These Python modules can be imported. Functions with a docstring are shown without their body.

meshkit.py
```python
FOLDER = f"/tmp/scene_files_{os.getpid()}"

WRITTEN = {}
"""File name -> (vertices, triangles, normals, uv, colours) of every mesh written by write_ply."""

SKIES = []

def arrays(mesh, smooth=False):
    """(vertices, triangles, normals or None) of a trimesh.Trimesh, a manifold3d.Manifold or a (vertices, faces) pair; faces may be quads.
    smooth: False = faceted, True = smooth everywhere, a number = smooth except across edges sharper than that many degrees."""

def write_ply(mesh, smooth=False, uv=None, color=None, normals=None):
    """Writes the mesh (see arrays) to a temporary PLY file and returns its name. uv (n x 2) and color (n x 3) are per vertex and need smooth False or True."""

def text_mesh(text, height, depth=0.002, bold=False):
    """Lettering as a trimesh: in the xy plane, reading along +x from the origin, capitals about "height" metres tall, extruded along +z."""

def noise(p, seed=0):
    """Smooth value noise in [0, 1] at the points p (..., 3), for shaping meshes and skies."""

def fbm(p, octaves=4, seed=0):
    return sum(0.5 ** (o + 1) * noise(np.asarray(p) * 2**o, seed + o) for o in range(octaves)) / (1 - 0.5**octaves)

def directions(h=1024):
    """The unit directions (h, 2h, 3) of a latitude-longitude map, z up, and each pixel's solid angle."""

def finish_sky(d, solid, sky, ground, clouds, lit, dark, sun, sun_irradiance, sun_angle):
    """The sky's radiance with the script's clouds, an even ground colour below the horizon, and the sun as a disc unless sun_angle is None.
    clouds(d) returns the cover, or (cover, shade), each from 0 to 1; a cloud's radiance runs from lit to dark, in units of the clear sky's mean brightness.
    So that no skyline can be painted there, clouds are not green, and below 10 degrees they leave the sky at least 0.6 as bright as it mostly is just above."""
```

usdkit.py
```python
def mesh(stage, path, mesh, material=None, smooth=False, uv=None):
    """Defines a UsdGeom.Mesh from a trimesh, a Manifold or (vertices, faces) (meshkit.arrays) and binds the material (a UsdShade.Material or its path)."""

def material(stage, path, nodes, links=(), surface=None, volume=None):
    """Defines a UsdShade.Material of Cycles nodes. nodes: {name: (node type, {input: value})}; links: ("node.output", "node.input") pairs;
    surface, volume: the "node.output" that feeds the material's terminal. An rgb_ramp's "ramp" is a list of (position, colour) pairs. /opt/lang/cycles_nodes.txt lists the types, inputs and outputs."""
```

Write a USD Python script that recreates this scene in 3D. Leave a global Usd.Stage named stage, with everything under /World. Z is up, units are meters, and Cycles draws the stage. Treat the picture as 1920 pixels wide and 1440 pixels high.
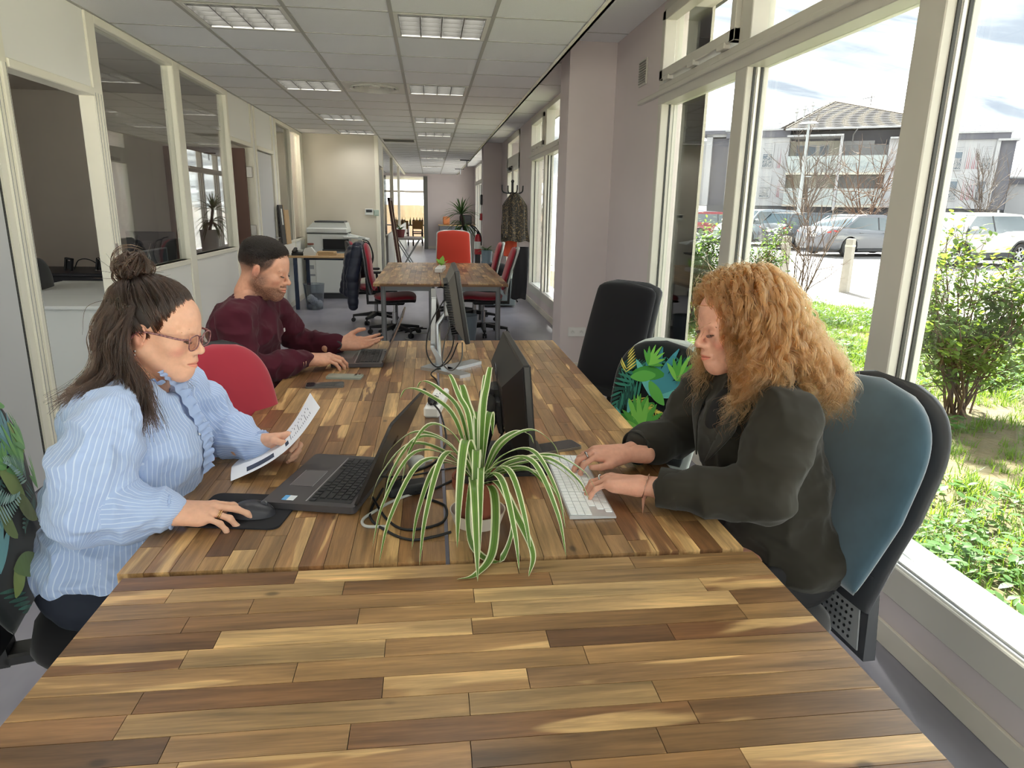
# An office with a long wooden work table beside a glazed wall: three people at work, car park outside.
import math, random
import numpy as np, trimesh, manifold3d as m3
import usdkit, meshkit
from pxr import Usd, UsdGeom, UsdLux, UsdShade, Gf, Sdf, Vt
from shapely.geometry import Polygon, box as sbox, Point, LineString

stage = Usd.Stage.CreateInMemory()
UsdGeom.SetStageUpAxis(stage, 'Z'); UsdGeom.SetStageMetersPerUnit(stage, 1.0)
UsdGeom.Xform.Define(stage, '/World'); UsdGeom.Scope.Define(stage, '/World/Looks')
PI = math.pi
V = lambda *a: np.array(a, float)
def unit(v): v = np.asarray(v, float); return v/(np.linalg.norm(v)+1e-12)

# ---------------------------------------------------------------- camera
FPX, PITCH, YAW, ROLL, CAMZ = 1270.0, .2545, .1222, .0192, 1.47
cF = V(math.sin(YAW)*math.cos(PITCH), math.cos(YAW)*math.cos(PITCH), -math.sin(PITCH))
cR = V(math.cos(YAW), -math.sin(YAW), 0); cU = np.cross(cR, cF)
cR, cU = math.cos(ROLL)*cR+math.sin(ROLL)*cU, -math.sin(ROLL)*cR+math.cos(ROLL)*cU
cam = UsdGeom.Camera.Define(stage, '/World/camera')
mm = np.eye(4); mm[0,:3], mm[1,:3], mm[2,:3], mm[3,:3] = cR, cU, -cF, (0, 0, CAMZ)
cam.AddTransformOp().Set(Gf.Matrix4d(*mm.ravel().tolist()))
cam.CreateHorizontalApertureAttr(36.0); cam.CreateFocalLengthAttr(36.0*FPX/1920)
cam.CreateClippingRangeAttr(Gf.Vec2f(.05, 2000)); cam.CreateExposureAttr(EXPOSURE := 1.5)

# ---------------------------------------------------------------- sky and sun
SUN_AZ, SUN_EL = math.radians(9), math.radians(45)      # azimuth from +y towards +x
sun_dir = V(math.sin(SUN_AZ)*math.cos(SUN_EL), math.cos(SUN_AZ)*math.cos(SUN_EL), math.sin(SUN_EL))
dome = UsdLux.DomeLight.Define(stage, '/World/sky')
dome.CreateIntensityAttr(1.0)
# veiled sky: streaks of grey-blue cloud over bright white, brighter towards the sun
SKY = 2.0
skym = usdkit.material(stage, '/World/Looks/sky', dict(
    tc=('texture_coordinate', {}), sx=('separate_xyz', {}), zz=('math', dict(math_type='add', value2=.22)), mx=('math', dict(math_type='maximum', value2=.05)),
    px=('math', dict(math_type='divide')), py=('math', dict(math_type='divide')), cv=('combine_xyz', {}), mp=('mapping', dict(rotation=(0, 0, -.6), scale=(.55, 2.1, 1))),
    n=('noise_texture', dict(scale=2.3, detail=5, roughness=.55, distortion=.5)), r=('rgb_ramp', dict(ramp=[(0, (.085, .095, .115)), (.38, (.11, .12, .14)), (.46, (.17, .178, .19)), (.53, (.45, .45, .45)), (.62, (.9, .9, .9)), (1, (1.0, .99, .97))])),
    sd=('vector_math', dict(math_type='dot_product', vector2=tuple(sun_dir))), sm=('map_range', dict(range_type='smoothstep', from_min=.2, from_max=1.0, to_min=1.0, to_max=1.55)),
    lo=('map_range', dict(range_type='smoothstep', from_min=0, from_max=.13, to_min=.6, to_max=0)), lm=('mix_color', dict(a=(1, 1, 1), b=(.42, .42, .41))),
    st=('math', dict(math_type='multiply', value2=SKY)), b=('background_shader', {})),
    [('tc.generated', 'sx.vector'), ('sx.z', 'zz.value1'), ('zz.value', 'mx.value1'), ('sx.x', 'px.value1'), ('mx.value', 'px.value2'), ('sx.y', 'py.value1'), ('mx.value', 'py.value2'), ('px.value', 'cv.x'), ('py.value', 'cv.y'),
     ('cv.vector', 'mp.vector'), ('mp.vector', 'n.vector'), ('n.fac', 'r.fac'), ('tc.generated', 'sd.vector1'), ('sd.value', 'sm.value'), ('sx.z', 'lo.value'), ('lo.result', 'lm.fac'), ('r.color', 'lm.a'),
     ('lm.result', 'b.color'), ('sm.result', 'st.value1'), ('st.value', 'b.strength')], surface='b.background')
UsdShade.MaterialBindingAPI.Apply(dome.GetPrim()).Bind(skym)
sun = UsdLux.DistantLight.Define(stage, '/World/sun')
z = sun_dir; x = unit(np.cross((0, 0, 1), z)); y = np.cross(z, x)
ms = np.eye(4); ms[0,:3], ms[1,:3], ms[2,:3] = x, y, z
sun.AddTransformOp().Set(Gf.Matrix4d(*ms.ravel().tolist()))
sun.CreateAngleAttr(4.0); sun.CreateIntensityAttr(4.2); sun.CreateNormalizeAttr(True); sun.CreateColorAttr(Gf.Vec3f(1, .94, .84))

# ---------------------------------------------------------------- helpers: things and parts
_used = {}
def numbered(parent, name):
    k = _used.setdefault(parent, {}); n = k.get(name, 0); k[name] = n+1
    return name if n == 0 else f'{name}_{n:03d}'
def say(p, label=None, cat=None, group=None, kind=None):
    for k, v in (('label', label), ('category', cat), ('group', group), ('kind', kind)):
        if v: p.SetCustomDataByKey(k, v)
    return p
def place(xf, loc=(0, 0, 0), rz=0, rx=0, ry=0, sc=None):
    xf.AddTranslateOp().Set(Gf.Vec3d(*map(float, loc)))
    if rz: xf.AddRotateZOp().Set(math.degrees(rz))
    if ry: xf.AddRotateYOp().Set(math.degrees(ry))
    if rx: xf.AddRotateXOp().Set(math.degrees(rx))
    if sc: xf.AddScaleOp().Set(Gf.Vec3f(*sc))
def thing(name, label=None, cat=None, loc=(0, 0, 0), rz=0, group=None, kind=None, **k):
    path = '/World/'+numbered('/World', name)
    xf = UsdGeom.Xform.Define(stage, path); place(xf, loc, rz, **k)
    return say(xf.GetPrim(), label, cat, group, kind)
def part(parent, name, mesh, mat, smooth=False, label=None, kind=None, uv=None):
    pp = str(parent.GetPath()) if parent else '/World'
    path = pp+'/'+numbered(pp, name)
    return say(usdkit.mesh(stage, path, mesh, mat, smooth=smooth, uv=uv).GetPrim(), label, kind=kind)
def single(name, mesh, mat, label, cat, smooth=False, group=None, kind=None):
    return say(part(None, name, mesh, mat, smooth), label, cat, group, kind)
def copy_of(src, label, loc, rz=0, cat=None, group=None, **k):
    was = src.GetCustomData()
    base = src.GetName(); base = base[:-4] if base[-4:-3] == '_' and base[-3:].isdigit() else base
    t = thing(base, label or was.get('label'), cat or was.get('category'), loc, rz, group or was.get('group'), **k)
    t.GetReferences().AddInternalReference(src.GetPath()); t.SetInstanceable(True)
    return t
def curves(parent, name, strands, widths, mat, label=None):
    """hair and wires as BasisCurves: strands = list of (n,3) arrays, widths = scalar or list of per-point arrays"""
    pp = str(parent.GetPath()) if parent else '/World'
    c = UsdGeom.BasisCurves.Define(stage, pp+'/'+numbered(pp, name))
    c.CreateTypeAttr('linear'); c.CreateCurveVertexCountsAttr([len(s) for s in strands])
    c.CreatePointsAttr(Vt.Vec3fArray.FromNumpy(np.vstack(strands).astype(np.float32)))
    w = np.concatenate([np.broadcast_to(q, len(s)) for s, q in zip(strands, widths)]) if isinstance(widths, list) else np.full(sum(map(len, strands)), widths)
    c.CreateWidthsAttr(Vt.FloatArray.FromNumpy(w.astype(np.float32))); c.SetWidthsInterpolation('vertex')
    UsdShade.MaterialBindingAPI.Apply(c.GetPrim()).Bind(mat)
    return say(c.GetPrim(), label)

# ---------------------------------------------------------------- helpers: meshes
TM = trimesh.Trimesh
def cat(*ms):
    ms = [m for m in (ms[0] if len(ms) == 1 and isinstance(ms[0], (list, tuple)) else ms) if m is not None]
    return trimesh.util.concatenate(ms)
def move(m, loc=(0, 0, 0), rz=0, rx=0, ry=0, sc=None):
    m = m.copy(); T = trimesh.transformations
    if sc is not None: m.apply_scale(sc)
    for a, ax in ((rx, (1, 0, 0)), (ry, (0, 1, 0)), (rz, (0, 0, 1))):
        if a: m.apply_transform(T.rotation_matrix(a, ax))
    m.apply_translation(loc); return m
def frame(m, o, x, y, z):
    """place a mesh: its own axes become x, y, z at o"""
    M = np.eye(4); M[:3, 0], M[:3, 1], M[:3, 2], M[:3, 3] = x, y, z, o
    m = m.copy(); m.apply_transform(M); return m
def box(x0, x1, y0, y1, z0, z1, b=0):
    x0, x1 = sorted((x0, x1)); y0, y1 = sorted((y0, y1)); z0, z1 = sorted((z0, z1))
    if b <= 0:
        m = trimesh.creation.box((x1-x0, y1-y0, z1-z0)); m.apply_translation(((x0+x1)/2, (y0+y1)/2, (z0+z1)/2)); return m
    b = min(b, (x1-x0)*.49, (y1-y0)*.49, (z1-z0)*.49); p = []
    for X, sx in ((x0, 1), (x1, -1)):
        for Y, sy in ((y0, 1), (y1, -1)):
            for Z, sz in ((z0, 1), (z1, -1)):
                p += [(X+sx*b, Y+sy*b, Z), (X+sx*b, Y, Z+sz*b), (X, Y+sy*b, Z+sz*b)]
    return hull(p)
def hull(p):
    m = m3.Manifold.hull_points(np.asarray(p, float)).to_mesh()
    return TM(m.vert_properties[:, :3], m.tri_verts, process=False)
def rbox(sx, sy, sz, r, n=12):
    """rounded box centred at the origin"""
    s = m3.Manifold.sphere(r, n); q = [s.translate((a*(sx/2-r), b*(sy/2-r), c*(sz/2-r))) for a in (-1, 1) for b in (-1, 1) for c in (-1, 1)]
    return tmm(m3.Manifold.batch_hull(q))
def tmm(m):
    m = m.to_mesh(); return TM(np.array(m.vert_properties[:, :3]), np.array(m.tri_verts), process=False)
def man(t):
    return m3.Manifold(m3.Mesh(np.asarray(t.vertices, np.float32), np.asarray(t.faces, np.uint32)))
def cyl(p, q, r, n=16, r2=None):
    p, q = V(*p), V(*q); return tube([p, q], [r, r if r2 is None else r2], n)
def tube(pts, r, n=8, caps=True, flat=None):
    """round (or flattened) tube along a polyline; r scalar or per point"""
    p = np.asarray(pts, float); r = np.broadcast_to(r, len(p)).astype(float)
    t = np.gradient(p, axis=0) if len(p) > 2 else np.repeat([p[1]-p[0]], 2, 0)
    t /= np.linalg.norm(t, axis=1, keepdims=True)+1e-12
    a = np.cross(t[0], (0, 0, 1) if abs(t[0][2]) < .9 else (1, 0, 0)); A = []
    for i in range(len(p)):
        a = a-t[i]*(a@t[i]); a = unit(a); A.append(a)
    A = np.array(A); B = np.cross(t, A); k = np.arange(n)*2*PI/n
    fb = 1 if flat is None else flat
    v = p[:, None]+r[:, None, None]*(np.cos(k)[None, :, None]*A[:, None]+fb*np.sin(k)[None, :, None]*B[:, None])
    i, j = np.meshgrid(np.arange(len(p)-1), np.arange(n), indexing='ij')
    q = np.stack([i*n+j, (i+1)*n+j, (i+1)*n+(j+1) % n, i*n+(j+1) % n], -1).reshape(-1, 4)
    f = np.vstack([q[:, [0, 2, 1]], q[:, [0, 3, 2]]]); v = v.reshape(-1, 3)
    if caps:
        N = len(v); v = np.vstack([v, p[0], p[-1]]); k = np.arange(n); L = (len(p)-1)*n
        f = np.vstack([f, np.stack([np.full(n, N), (k+1) % n, k], 1), np.stack([np.full(n, N+1), L+k, L+(k+1) % n], 1)])
    return TM(v, f[:, ::-1] if False else f, process=False)
def lathe(prof, n=24, loc=(0, 0, 0)):
    """closed surface of revolution about z; prof: (r, z) pairs bottom to top"""
    p = np.asarray(prof, float); k = np.arange(n)*2*PI/n
    v = np.stack([p[:, :1]*np.cos(k), p[:, :1]*np.sin(k), np.repeat(p[:, 1:], n, 1)], -1).reshape(-1, 3)
    i, j = np.meshgrid(np.arange(len(p)-1), np.arange(n), indexing='ij')
    q = np.stack([i*n+j, i*n+(j+1) % n, (i+1)*n+(j+1) % n, (i+1)*n+j], -1).reshape(-1, 4)
    m = TM(v+V(*loc), np.vstack([q[:, [0, 1, 2]], q[:, [0, 2, 3]]]), process=False)
    return m
def prism(poly, h, z=0):
    """extrude a polygon (shapely or points) along +z from z"""
    if not hasattr(poly, 'exterior'): poly = Polygon(poly)
    m = trimesh.creation.extrude_polygon(poly.buffer(0), h, engine='earcut'); m.apply_translation((0, 0, z)); return m
def rrect(w, h, r, n=6, cx=0, cy=0):
    return sbox(cx-w/2+r, cy-h/2+r, cx+w/2-r, cy+h/2-r).buffer(r, quad_segs=n)
def grid(f, nu, nv):
    """surface from f(u, v) -> (n,3), u, v in 0..1"""
    u, v = np.meshgrid(np.linspace(0, 1, nu), np.linspace(0, 1, nv), indexing='ij')
    p = np.asarray(f(u.ravel(), v.ravel())); i, j = np.meshgrid(np.arange(nu-1), np.arange(nv-1), indexing='ij')
    q = np.stack([i*nv+j, (i+1)*nv+j, (i+1)*nv+j+1, i*nv+j+1], -1).reshape(-1, 4)
    return TM(p, np.vstack([q[:, [0, 1, 2]], q[:, [0, 2, 3]]]), process=False)
def thick(m, t):
    """sheet -> solid of thickness t along the vertex normals"""
    n = np.zeros_like(m.vertices); fn = np.cross(m.vertices[m.faces[:, 1]]-m.vertices[m.faces[:, 0]], m.vertices[m.faces[:, 2]]-m.vertices[m.faces[:, 0]])
    for k in range(3): np.add.at(n, m.faces[:, k], fn)
    n /= np.linalg.norm(n, axis=1, keepdims=True)+1e-12; N = len(m.vertices)
    e = np.sort(m.faces[:, [0, 1, 1, 2, 2, 0]].reshape(-1, 2), 1); raw = m.faces[:, [0, 1, 1, 2, 2, 0]].reshape(-1, 2)
    _, inv, cnt = np.unique(e, axis=0, return_inverse=True, return_counts=True); bd = raw[cnt[inv.ravel()] == 1]
    side = np.vstack([np.stack([bd[:, 1], bd[:, 0], bd[:, 0]+N], 1), np.stack([bd[:, 1], bd[:, 0]+N, bd[:, 1]+N], 1)])
    return TM(np.vstack([m.vertices+n*t/2, m.vertices-n*t/2]), np.vstack([m.faces, m.faces[:, ::-1]+N, side]), process=False)
def spline(pts, n=24):
    """Catmull-Rom through the points"""
    p = np.asarray(pts, float)
    if len(p) == 2: return p[0]+(p[1]-p[0])*np.linspace(0, 1, n)[:, None]
    P = np.vstack([2*p[0]-p[1], p, 2*p[-1]-p[-2]]); s = np.linspace(0, len(p)-1-1e-9, n); i = s.astype(int); t = (s-i)[:, None]
    a, b, c, d = P[i], P[i+1], P[i+2], P[i+3]
    return .5*(2*b+(c-a)*t+(2*a-5*b+4*c-d)*t**2+(3*b-a-3*c+d)*t**3)
# pixel -> world, for laying things out on known planes while writing the scene
def ray(u, v): return cF+(u-960)/FPX*cR+(720-v)/FPX*cU

# ---------------------------------------------------------------- helpers: materials
_mats = {}
def srgb(c):
    if isinstance(c, str): c = [int(c[i:i+2], 16)/255 for i in (0, 2, 4)]
    return tuple(x/12.92 if x <= .04045 else ((x+.055)/1.055)**2.4 for x in c)
def mat(name, color, rough=.5, spec=.5, metal=0, vary=0, vscale=8, bump=0, bscale=60, bdist=.002, sheen=0, coat=0, trans=0, ior=1.5, stretch=None, emit=0, sss=0, color2=None, coords='position', rnd=0):
    """principled material; vary: noise variation of the colour, color2: second colour mixed by noise; bump: noise relief; rnd: brightness spread between objects"""
    if name in _mats: return _mats[name]
    c = srgb(color); c2 = srgb(color2) if color2 else tuple(x*(1-vary) for x in c)
    nodes = {'p': ('principled_bsdf', dict(base_color=c, roughness=rough, specular_ior_level=spec, metallic=metal, ior=ior, sheen_weight=sheen, coat_weight=coat, transmission_weight=trans))}
    links = []
    if sss: nodes['p'][1].update(subsurface_weight=sss, subsurface_radius=(1, .35, .2), subsurface_scale=.01)
    if emit: nodes['p'][1].update(emission_color=c, emission_strength=emit)
    if coords == 'position': nodes['g'] = ('geometry', {}); src = 'g.position'
    else: nodes['g'] = ('texture_coordinate', {}); src = 'g.object'
    if stretch is not None:
        nodes['mp'] = ('mapping', dict(scale=stretch)); links.append((src, 'mp.vector')); src = 'mp.vector'
    top = None
    if vary or color2:
        nodes['n'] = ('noise_texture', dict(scale=vscale, detail=4, roughness=.6)); links.append((src, 'n.vector'))
        nodes['r'] = ('rgb_ramp', dict(ramp=[(0, c2), (.32, c2), (.68, c), (1, c)])); links.append(('n.fac', 'r.fac')); top = 'r.color'
    if rnd:
        nodes['oi'] = ('object_info', {}); nodes['mr'] = ('map_range', dict(to_min=1-rnd, to_max=1+rnd)); links.append(('oi.random', 'mr.value'))
        nodes['mu'] = ('mix_color', dict(blend_type='multiply', fac=1.0, a=c, b=(1, 1, 1))); nodes['cc'] = ('combine_xyz', {})
        links += [('mr.result', 'cc.x'), ('mr.result', 'cc.y'), ('mr.result', 'cc.z'), ('cc.vector', 'mu.b')]
        if top: links.append((top, 'mu.a'))
        top = 'mu.result'
    if top: links.append((top, 'p.base_color'))
    if bump:
        nodes['bn'] = ('noise_texture', dict(scale=bscale, detail=3)); nodes['b'] = ('bump', dict(strength=bump, distance=bdist))
        links += [(src, 'bn.vector'), ('bn.fac', 'b.height'), ('b.normal', 'p.normal')]
    _mats[name] = usdkit.material(stage, '/World/Looks/'+name, nodes, links, surface='p.BSDF')
    return _mats[name]
def graph(name, nodes, links, surface):
    _mats[name] = usdkit.material(stage, '/World/Looks/'+name, nodes, links, surface=surface); return _mats[name]
# ---------------------------------------------------------------- the room
XL, XR, YB, ZC, ZP = -2.02, 1.58, -1.6, 2.556, 2.82
wall_white = mat('wall_white', 'ece9e1', .6, vary=.03, vscale=3)
wall_grey = mat('wall_grey', 'd8cccb', .65, vary=.03, vscale=3)
wall_office = mat('wall_office', 'cdc4ba', .7, vary=.05, vscale=2)
frame_cream = mat('frame_cream', 'f1ecda', .4)
panel_mat = mat('partition_panel', 'f0eee6', .5)
tile_mat = mat('ceiling_tile', 'ebebec', .85, vary=.05, vscale=160, bump=.15, bscale=400, bdist=.001, rnd=.02)
grid_mat = mat('ceiling_grid', 'aeaca6', .5)
floor_mat = mat('floor_lino', '9896a0', .34, spec=.45, color2='898793', vscale=5, stretch=(1, .35, 1), bump=.05, bscale=30)
pvc = mat('window_pvc', 'cfcac0', .35)
pvc_bright = mat('window_sill_white', 'f0efec', .4)
gasket = mat('window_gasket', '3a3a38', .5)
dark_hole = mat('dark_void', '2a2725', .8)
door_white = mat('door_leaf', 'cfcfce', .45)
concrete = mat('concrete_jamb', 'c9c2b2', .8, vary=.1, vscale=6, bump=.2, bscale=40)
skirt = mat('baseboard_paint', 'ded6c8', .5)
def pane_mat(name, tint, gl=(1, 1, 1), f0=.04):
    """see-through pane: plain transparency mixed with a mirror by Schlick's fresnel"""
    return graph(name, dict(t=('transparent_bsdf', dict(color=tint)), g=('glossy_bsdf', dict(color=gl, roughness=.0)), lw=('layer_weight', dict(blend=.5)), pw=('math', dict(math_type='power', value2=5.0)),
                 ma=('math', dict(math_type='multiply_add', value2=1-f0, value3=f0)), m=('mix_closure', {})),
                 [('lw.facing', 'pw.value1'), ('pw.value', 'ma.value1'), ('ma.value', 'm.fac'), ('t.BSDF', 'm.closure1'), ('g.BSDF', 'm.closure2')], 'm.closure')
glass_out = pane_mat('window_glass', (.93, .96, .95))
glass_in = pane_mat('partition_glass', (.86, .87, .86), f0=.06)

S = lambda name, label=None, kind='structure': say(thing(name, kind=kind), label)
fl = single('floor', box(-9, 1.6, YB, 32, -.06, 0), floor_mat, 'grey-blue vinyl floor', None, kind='structure')
# ceiling: 0.6 m tiles in a metal grid, one mesh per tile; a raised strip of tiles along the windows
ce = thing('ceiling', kind='structure')
CX = [-2.01, -1.411, -.811, -.211, .389, .985]; CY0 = 4.402
lights = {(1, j) for j in (-4, 0, 4, 8, 11)} | {(3, j) for j in (-4, 0, 4, 8, 11, 16, 20, 26)}
round_vent = (2, 4); slot_vent = (2, 13)
far_i = lambda j: CY0+.6*j > 11.75
for j in range(-10, 34):
    y0 = CY0+.6*j
    for i in range(5):
        if far_i(j) and i < 2: continue
        if (i, j) in lights or (i, j) == round_vent or (i, j) == slot_vent: continue
        x0, x1 = CX[i], CX[i+1]
        part(ce, 'ceiling_tile', box(x0+.007, x1-.007, y0+.007, y0+.593, ZC+.002, ZC+.016), tile_mat)
rails = []
for i, xx in enumerate(CX):
    y1 = 11.75 if i < 2 else 24.8
    rails.append(box(xx-.012, xx+.012, YB, y1, ZC-.002, ZC+.02))
for j in range(-10, 35):
    y0 = CY0+.6*j; rails.append(box(-2.02 if y0 < 11.75 else -.83, .985, y0-.008, y0+.008, ZC-.0005, ZC+.02))
part(ce, 'ceiling_grid', cat(rails), grid_mat)
part(ce, 'ceiling_edge', cat(box(.972, .99, YB, 24.8, ZC-.012, ZP), box(.955, .99, YB, 24.8, ZC-.012, ZC)), frame_cream)
part(ce, 'slab', cat(box(-2.1, .99, YB, 25, ZC+.12, ZC+.2), box(.985, 2.0, YB, 25, ZP+.02, ZP+.08)), dark_hole)
for j in range(-5, 17):
    y0 = CY0+.15+1.2*j; part(ce, 'ceiling_tile', box(.995, XR, y0+.005, y0+1.195, ZP, ZP+.02), tile_mat)
part(ce, 'ceiling_grid', cat([box(.99, XR, CY0+.15+1.2*j-.006, CY0+.15+1.2*j+.006, ZP-.002, ZP+.01) for j in range(-5, 18)]), grid_mat)

# left partition: frames, panels, glazing, doors
wl = thing('wall_left', kind='structure')
X0, X1 = XL-.07, XL
def pl(name, y0, y1, z0, z1, m, b=0, d=0, label=None):
    return part(wl, name, box(X0-d, X1+d, y0, y1, z0, z1, b), m, label=label)
for y0, y1 in ((3.68, 3.80), (4.68, 4.80), (6.10, 6.25), (7.56, 7.62), (8.50, 8.56), (8.66, 8.72), (9.56, 9.62), (9.76, 9.85), (10.745, 10.785), (11.55, 11.75)):
    pl('post', y0, y1, 0, ZC, frame_cream, .006, .012)
pl('panel', YB, 3.68, 2.12, ZC, panel_mat); pl('panel', 3.80, 4.68, 2.12, ZC, panel_mat)
pl('panel', 4.80, 6.10, 0, 1.0, panel_mat); pl('panel', 6.25, 7.56, 0, 1.02, panel_mat)
pl('panel', 7.62, 8.50, 2.12, ZC, panel_mat); pl('panel', 8.56, 8.66, 0, ZC, panel_mat); pl('panel', 8.72, 9.56, 2.12, ZC, panel_mat)
pl('panel', 9.62, 9.76, 0, ZC, panel_mat); pl('panel', 9.85, 11.55, 0, .95, panel_mat)
pl('panel', YB, 2.60, 0, 2.12, panel_mat); pl('post', 2.60, 2.70, 0, 2.12, frame_cream, .006, .012)
for y0, y1, z in ((3.80, 4.68, 2.08), (7.62, 8.50, 2.08), (8.72, 9.56, 2.08), (2.70, 3.68, 2.08)): pl('lintel', y0, y1, z, z+.045, frame_cream, .005, .02)
for y0, y1, z0 in ((4.80, 6.10, 1.0), (6.25, 7.56, 1.02), (9.85, 10.745, .95), (10.785, 11.55, .95)):
    part(wl, 'glass_pane', box(XL-.035, XL-.027, y0, y1, z0, ZC-.05), glass_in)
    pl('sill_rail', y0, y1, z0-.04, z0, frame_cream, .004, .012); pl('head_rail', y0, y1, ZC-.05, ZC, frame_cream, .004, .012)
for y in (3.69, 3.72, 3.75, 3.785, 4.695, 4.73, 4.77): pl('profile_groove', y, y+.004, 0, 2.1, grid_mat, 0, .0135)
pl('profile_rib', 3.735, 3.77, 0, 2.1, frame_cream, .004, .022)
d1 = say(thing('door_1', kind='structure'))
part(d1, 'door_leaf', box(X0+.02, X1-.01, 2.72, 3.62, .01, 2.08, .003), door_white); part(d1, 'door_stop', box(X0, X1+.004, 3.632, 3.68, 0, 2.08), frame_cream); part(d1, 'door_gap', box(X0, X1-.008, 3.62, 3.632, 0, 2.08), gasket)
d2 = thing('door_2', kind='structure')                                            # open into the dark office
part(d2, 'door_leaf', box(XL-.95, XL-.07, 8.44, 8.48, .01, 2.07, .003), mat('door_edge', '6d4d41', .5))
for z in (.5, 1.1, 1.75): part(d2, 'hinge', box(XL-.06, XL+.005, 8.425, 8.445, z, z+.12, .004), mat('steel', 'b9b6b0', .3, metal=.9))
d3 = thing('door_3', kind='structure')
part(d3, 'door_leaf', box(X0+.02, X1-.012, 8.74, 9.54, .01, 2.07, .003), door_white)
part(d3, 'door_handle', cat(cyl((XL, 9.47, 1.03), (XL+.05, 9.47, 1.03), .01), cyl((XL+.05, 9.475, 1.03), (XL+.05, 9.36, 1.03), .009)), _mats['steel'])
# open office doorway: strike plate on its far post
part(wl, 'strike_plate', box(XL-.012, XL+.0145, 4.70, 4.745, .98, 1.2, .002), _mats['steel'])

# offices behind the partition
wo = thing('wall_office', kind='structure')
part(wo, 'wall_panel', box(-5.1, -5.0, 5.2, 11.8, 0, 2.7), wall_office); part(wo, 'wall_panel', box(-5.1, -5.0, YB, 5.2, 0, .9), wall_office); part(wo, 'window_pane', box(-5.06, -5.05, YB, 5.2, .9, 2.62), glass_out)  # window band added to let daylight brighten the office
for yy in (-.4, .8, 2.0, 3.2, 4.4): part(wo, 'mullion', box(-5.09, -5.0, yy, yy+.06, .9, 2.62), pvc)  # posts of the added office window
part(wo, 'wall_panel', box(-5.1, X0, 11.0, 11.1, 0, 2.7), wall_office)
part(wo, 'wall_panel', box(-5.1, X0, YB-.1, YB, 0, 2.7), wall_office)
part(wo, 'wall_panel', box(-5.1, X0-.01, 8.52, 8.6, 0, 2.7), wall_office)
part(wo, 'ceiling_panel', box(-5.1, X0, YB, 11.1, 2.62, 2.7), wall_office)

# back wall with the copier, corridor glazing, far wall
wb = single('wall_back', box(-2.1, -.83, 11.75, 11.85, 0, ZC+.1), mat('wall_back_paint', 'd6cfbf', .6, vary=.03, vscale=3), 'cream back wall', None, kind='structure')
wc = thing('wall_corridor', kind='structure')
part(wc, 'post', box(-.88, -.815, 11.74, 11.88, 0, ZC, .005), frame_cream)
part(wc, 'post', box(-.88, -.815, 12.86, 12.94, 0, ZC, .005), frame_cream)
part(wc, 'door_frame', box(-.87, -.82, 12.0, 12.06, 0, 2.1), gasket)
part(wc, 'door_leaf', box(-.86, -.835, 12.06, 12.86, 0, 2.08), mat('corridor_door', '8f8c85', .5))
part(wc, 'panel', box(-.87, -.82, 11.88, 12.94, 2.12, ZC), panel_mat)
for y0, y1 in ((12.94, 16.2), (16.3, 19.7), (19.85, 24.8)):
    part(wc, 'glass_pane', box(-.85, -.842, y0, y1, .9, ZC-.05), glass_in); part(wc, 'panel', box(-.87, -.82, y0, y1, 0, .9), panel_mat)
for y in (16.2, 19.7): part(wc, 'post', box(-.88, -.81, y, y+.13, 0, ZC, .005), frame_cream)
part(wc, 'head_rail', box(-.87, -.82, 12.94, 24.8, ZC-.05, ZC), frame_cream)
wf = thing('wall_far', kind='structure')
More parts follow.
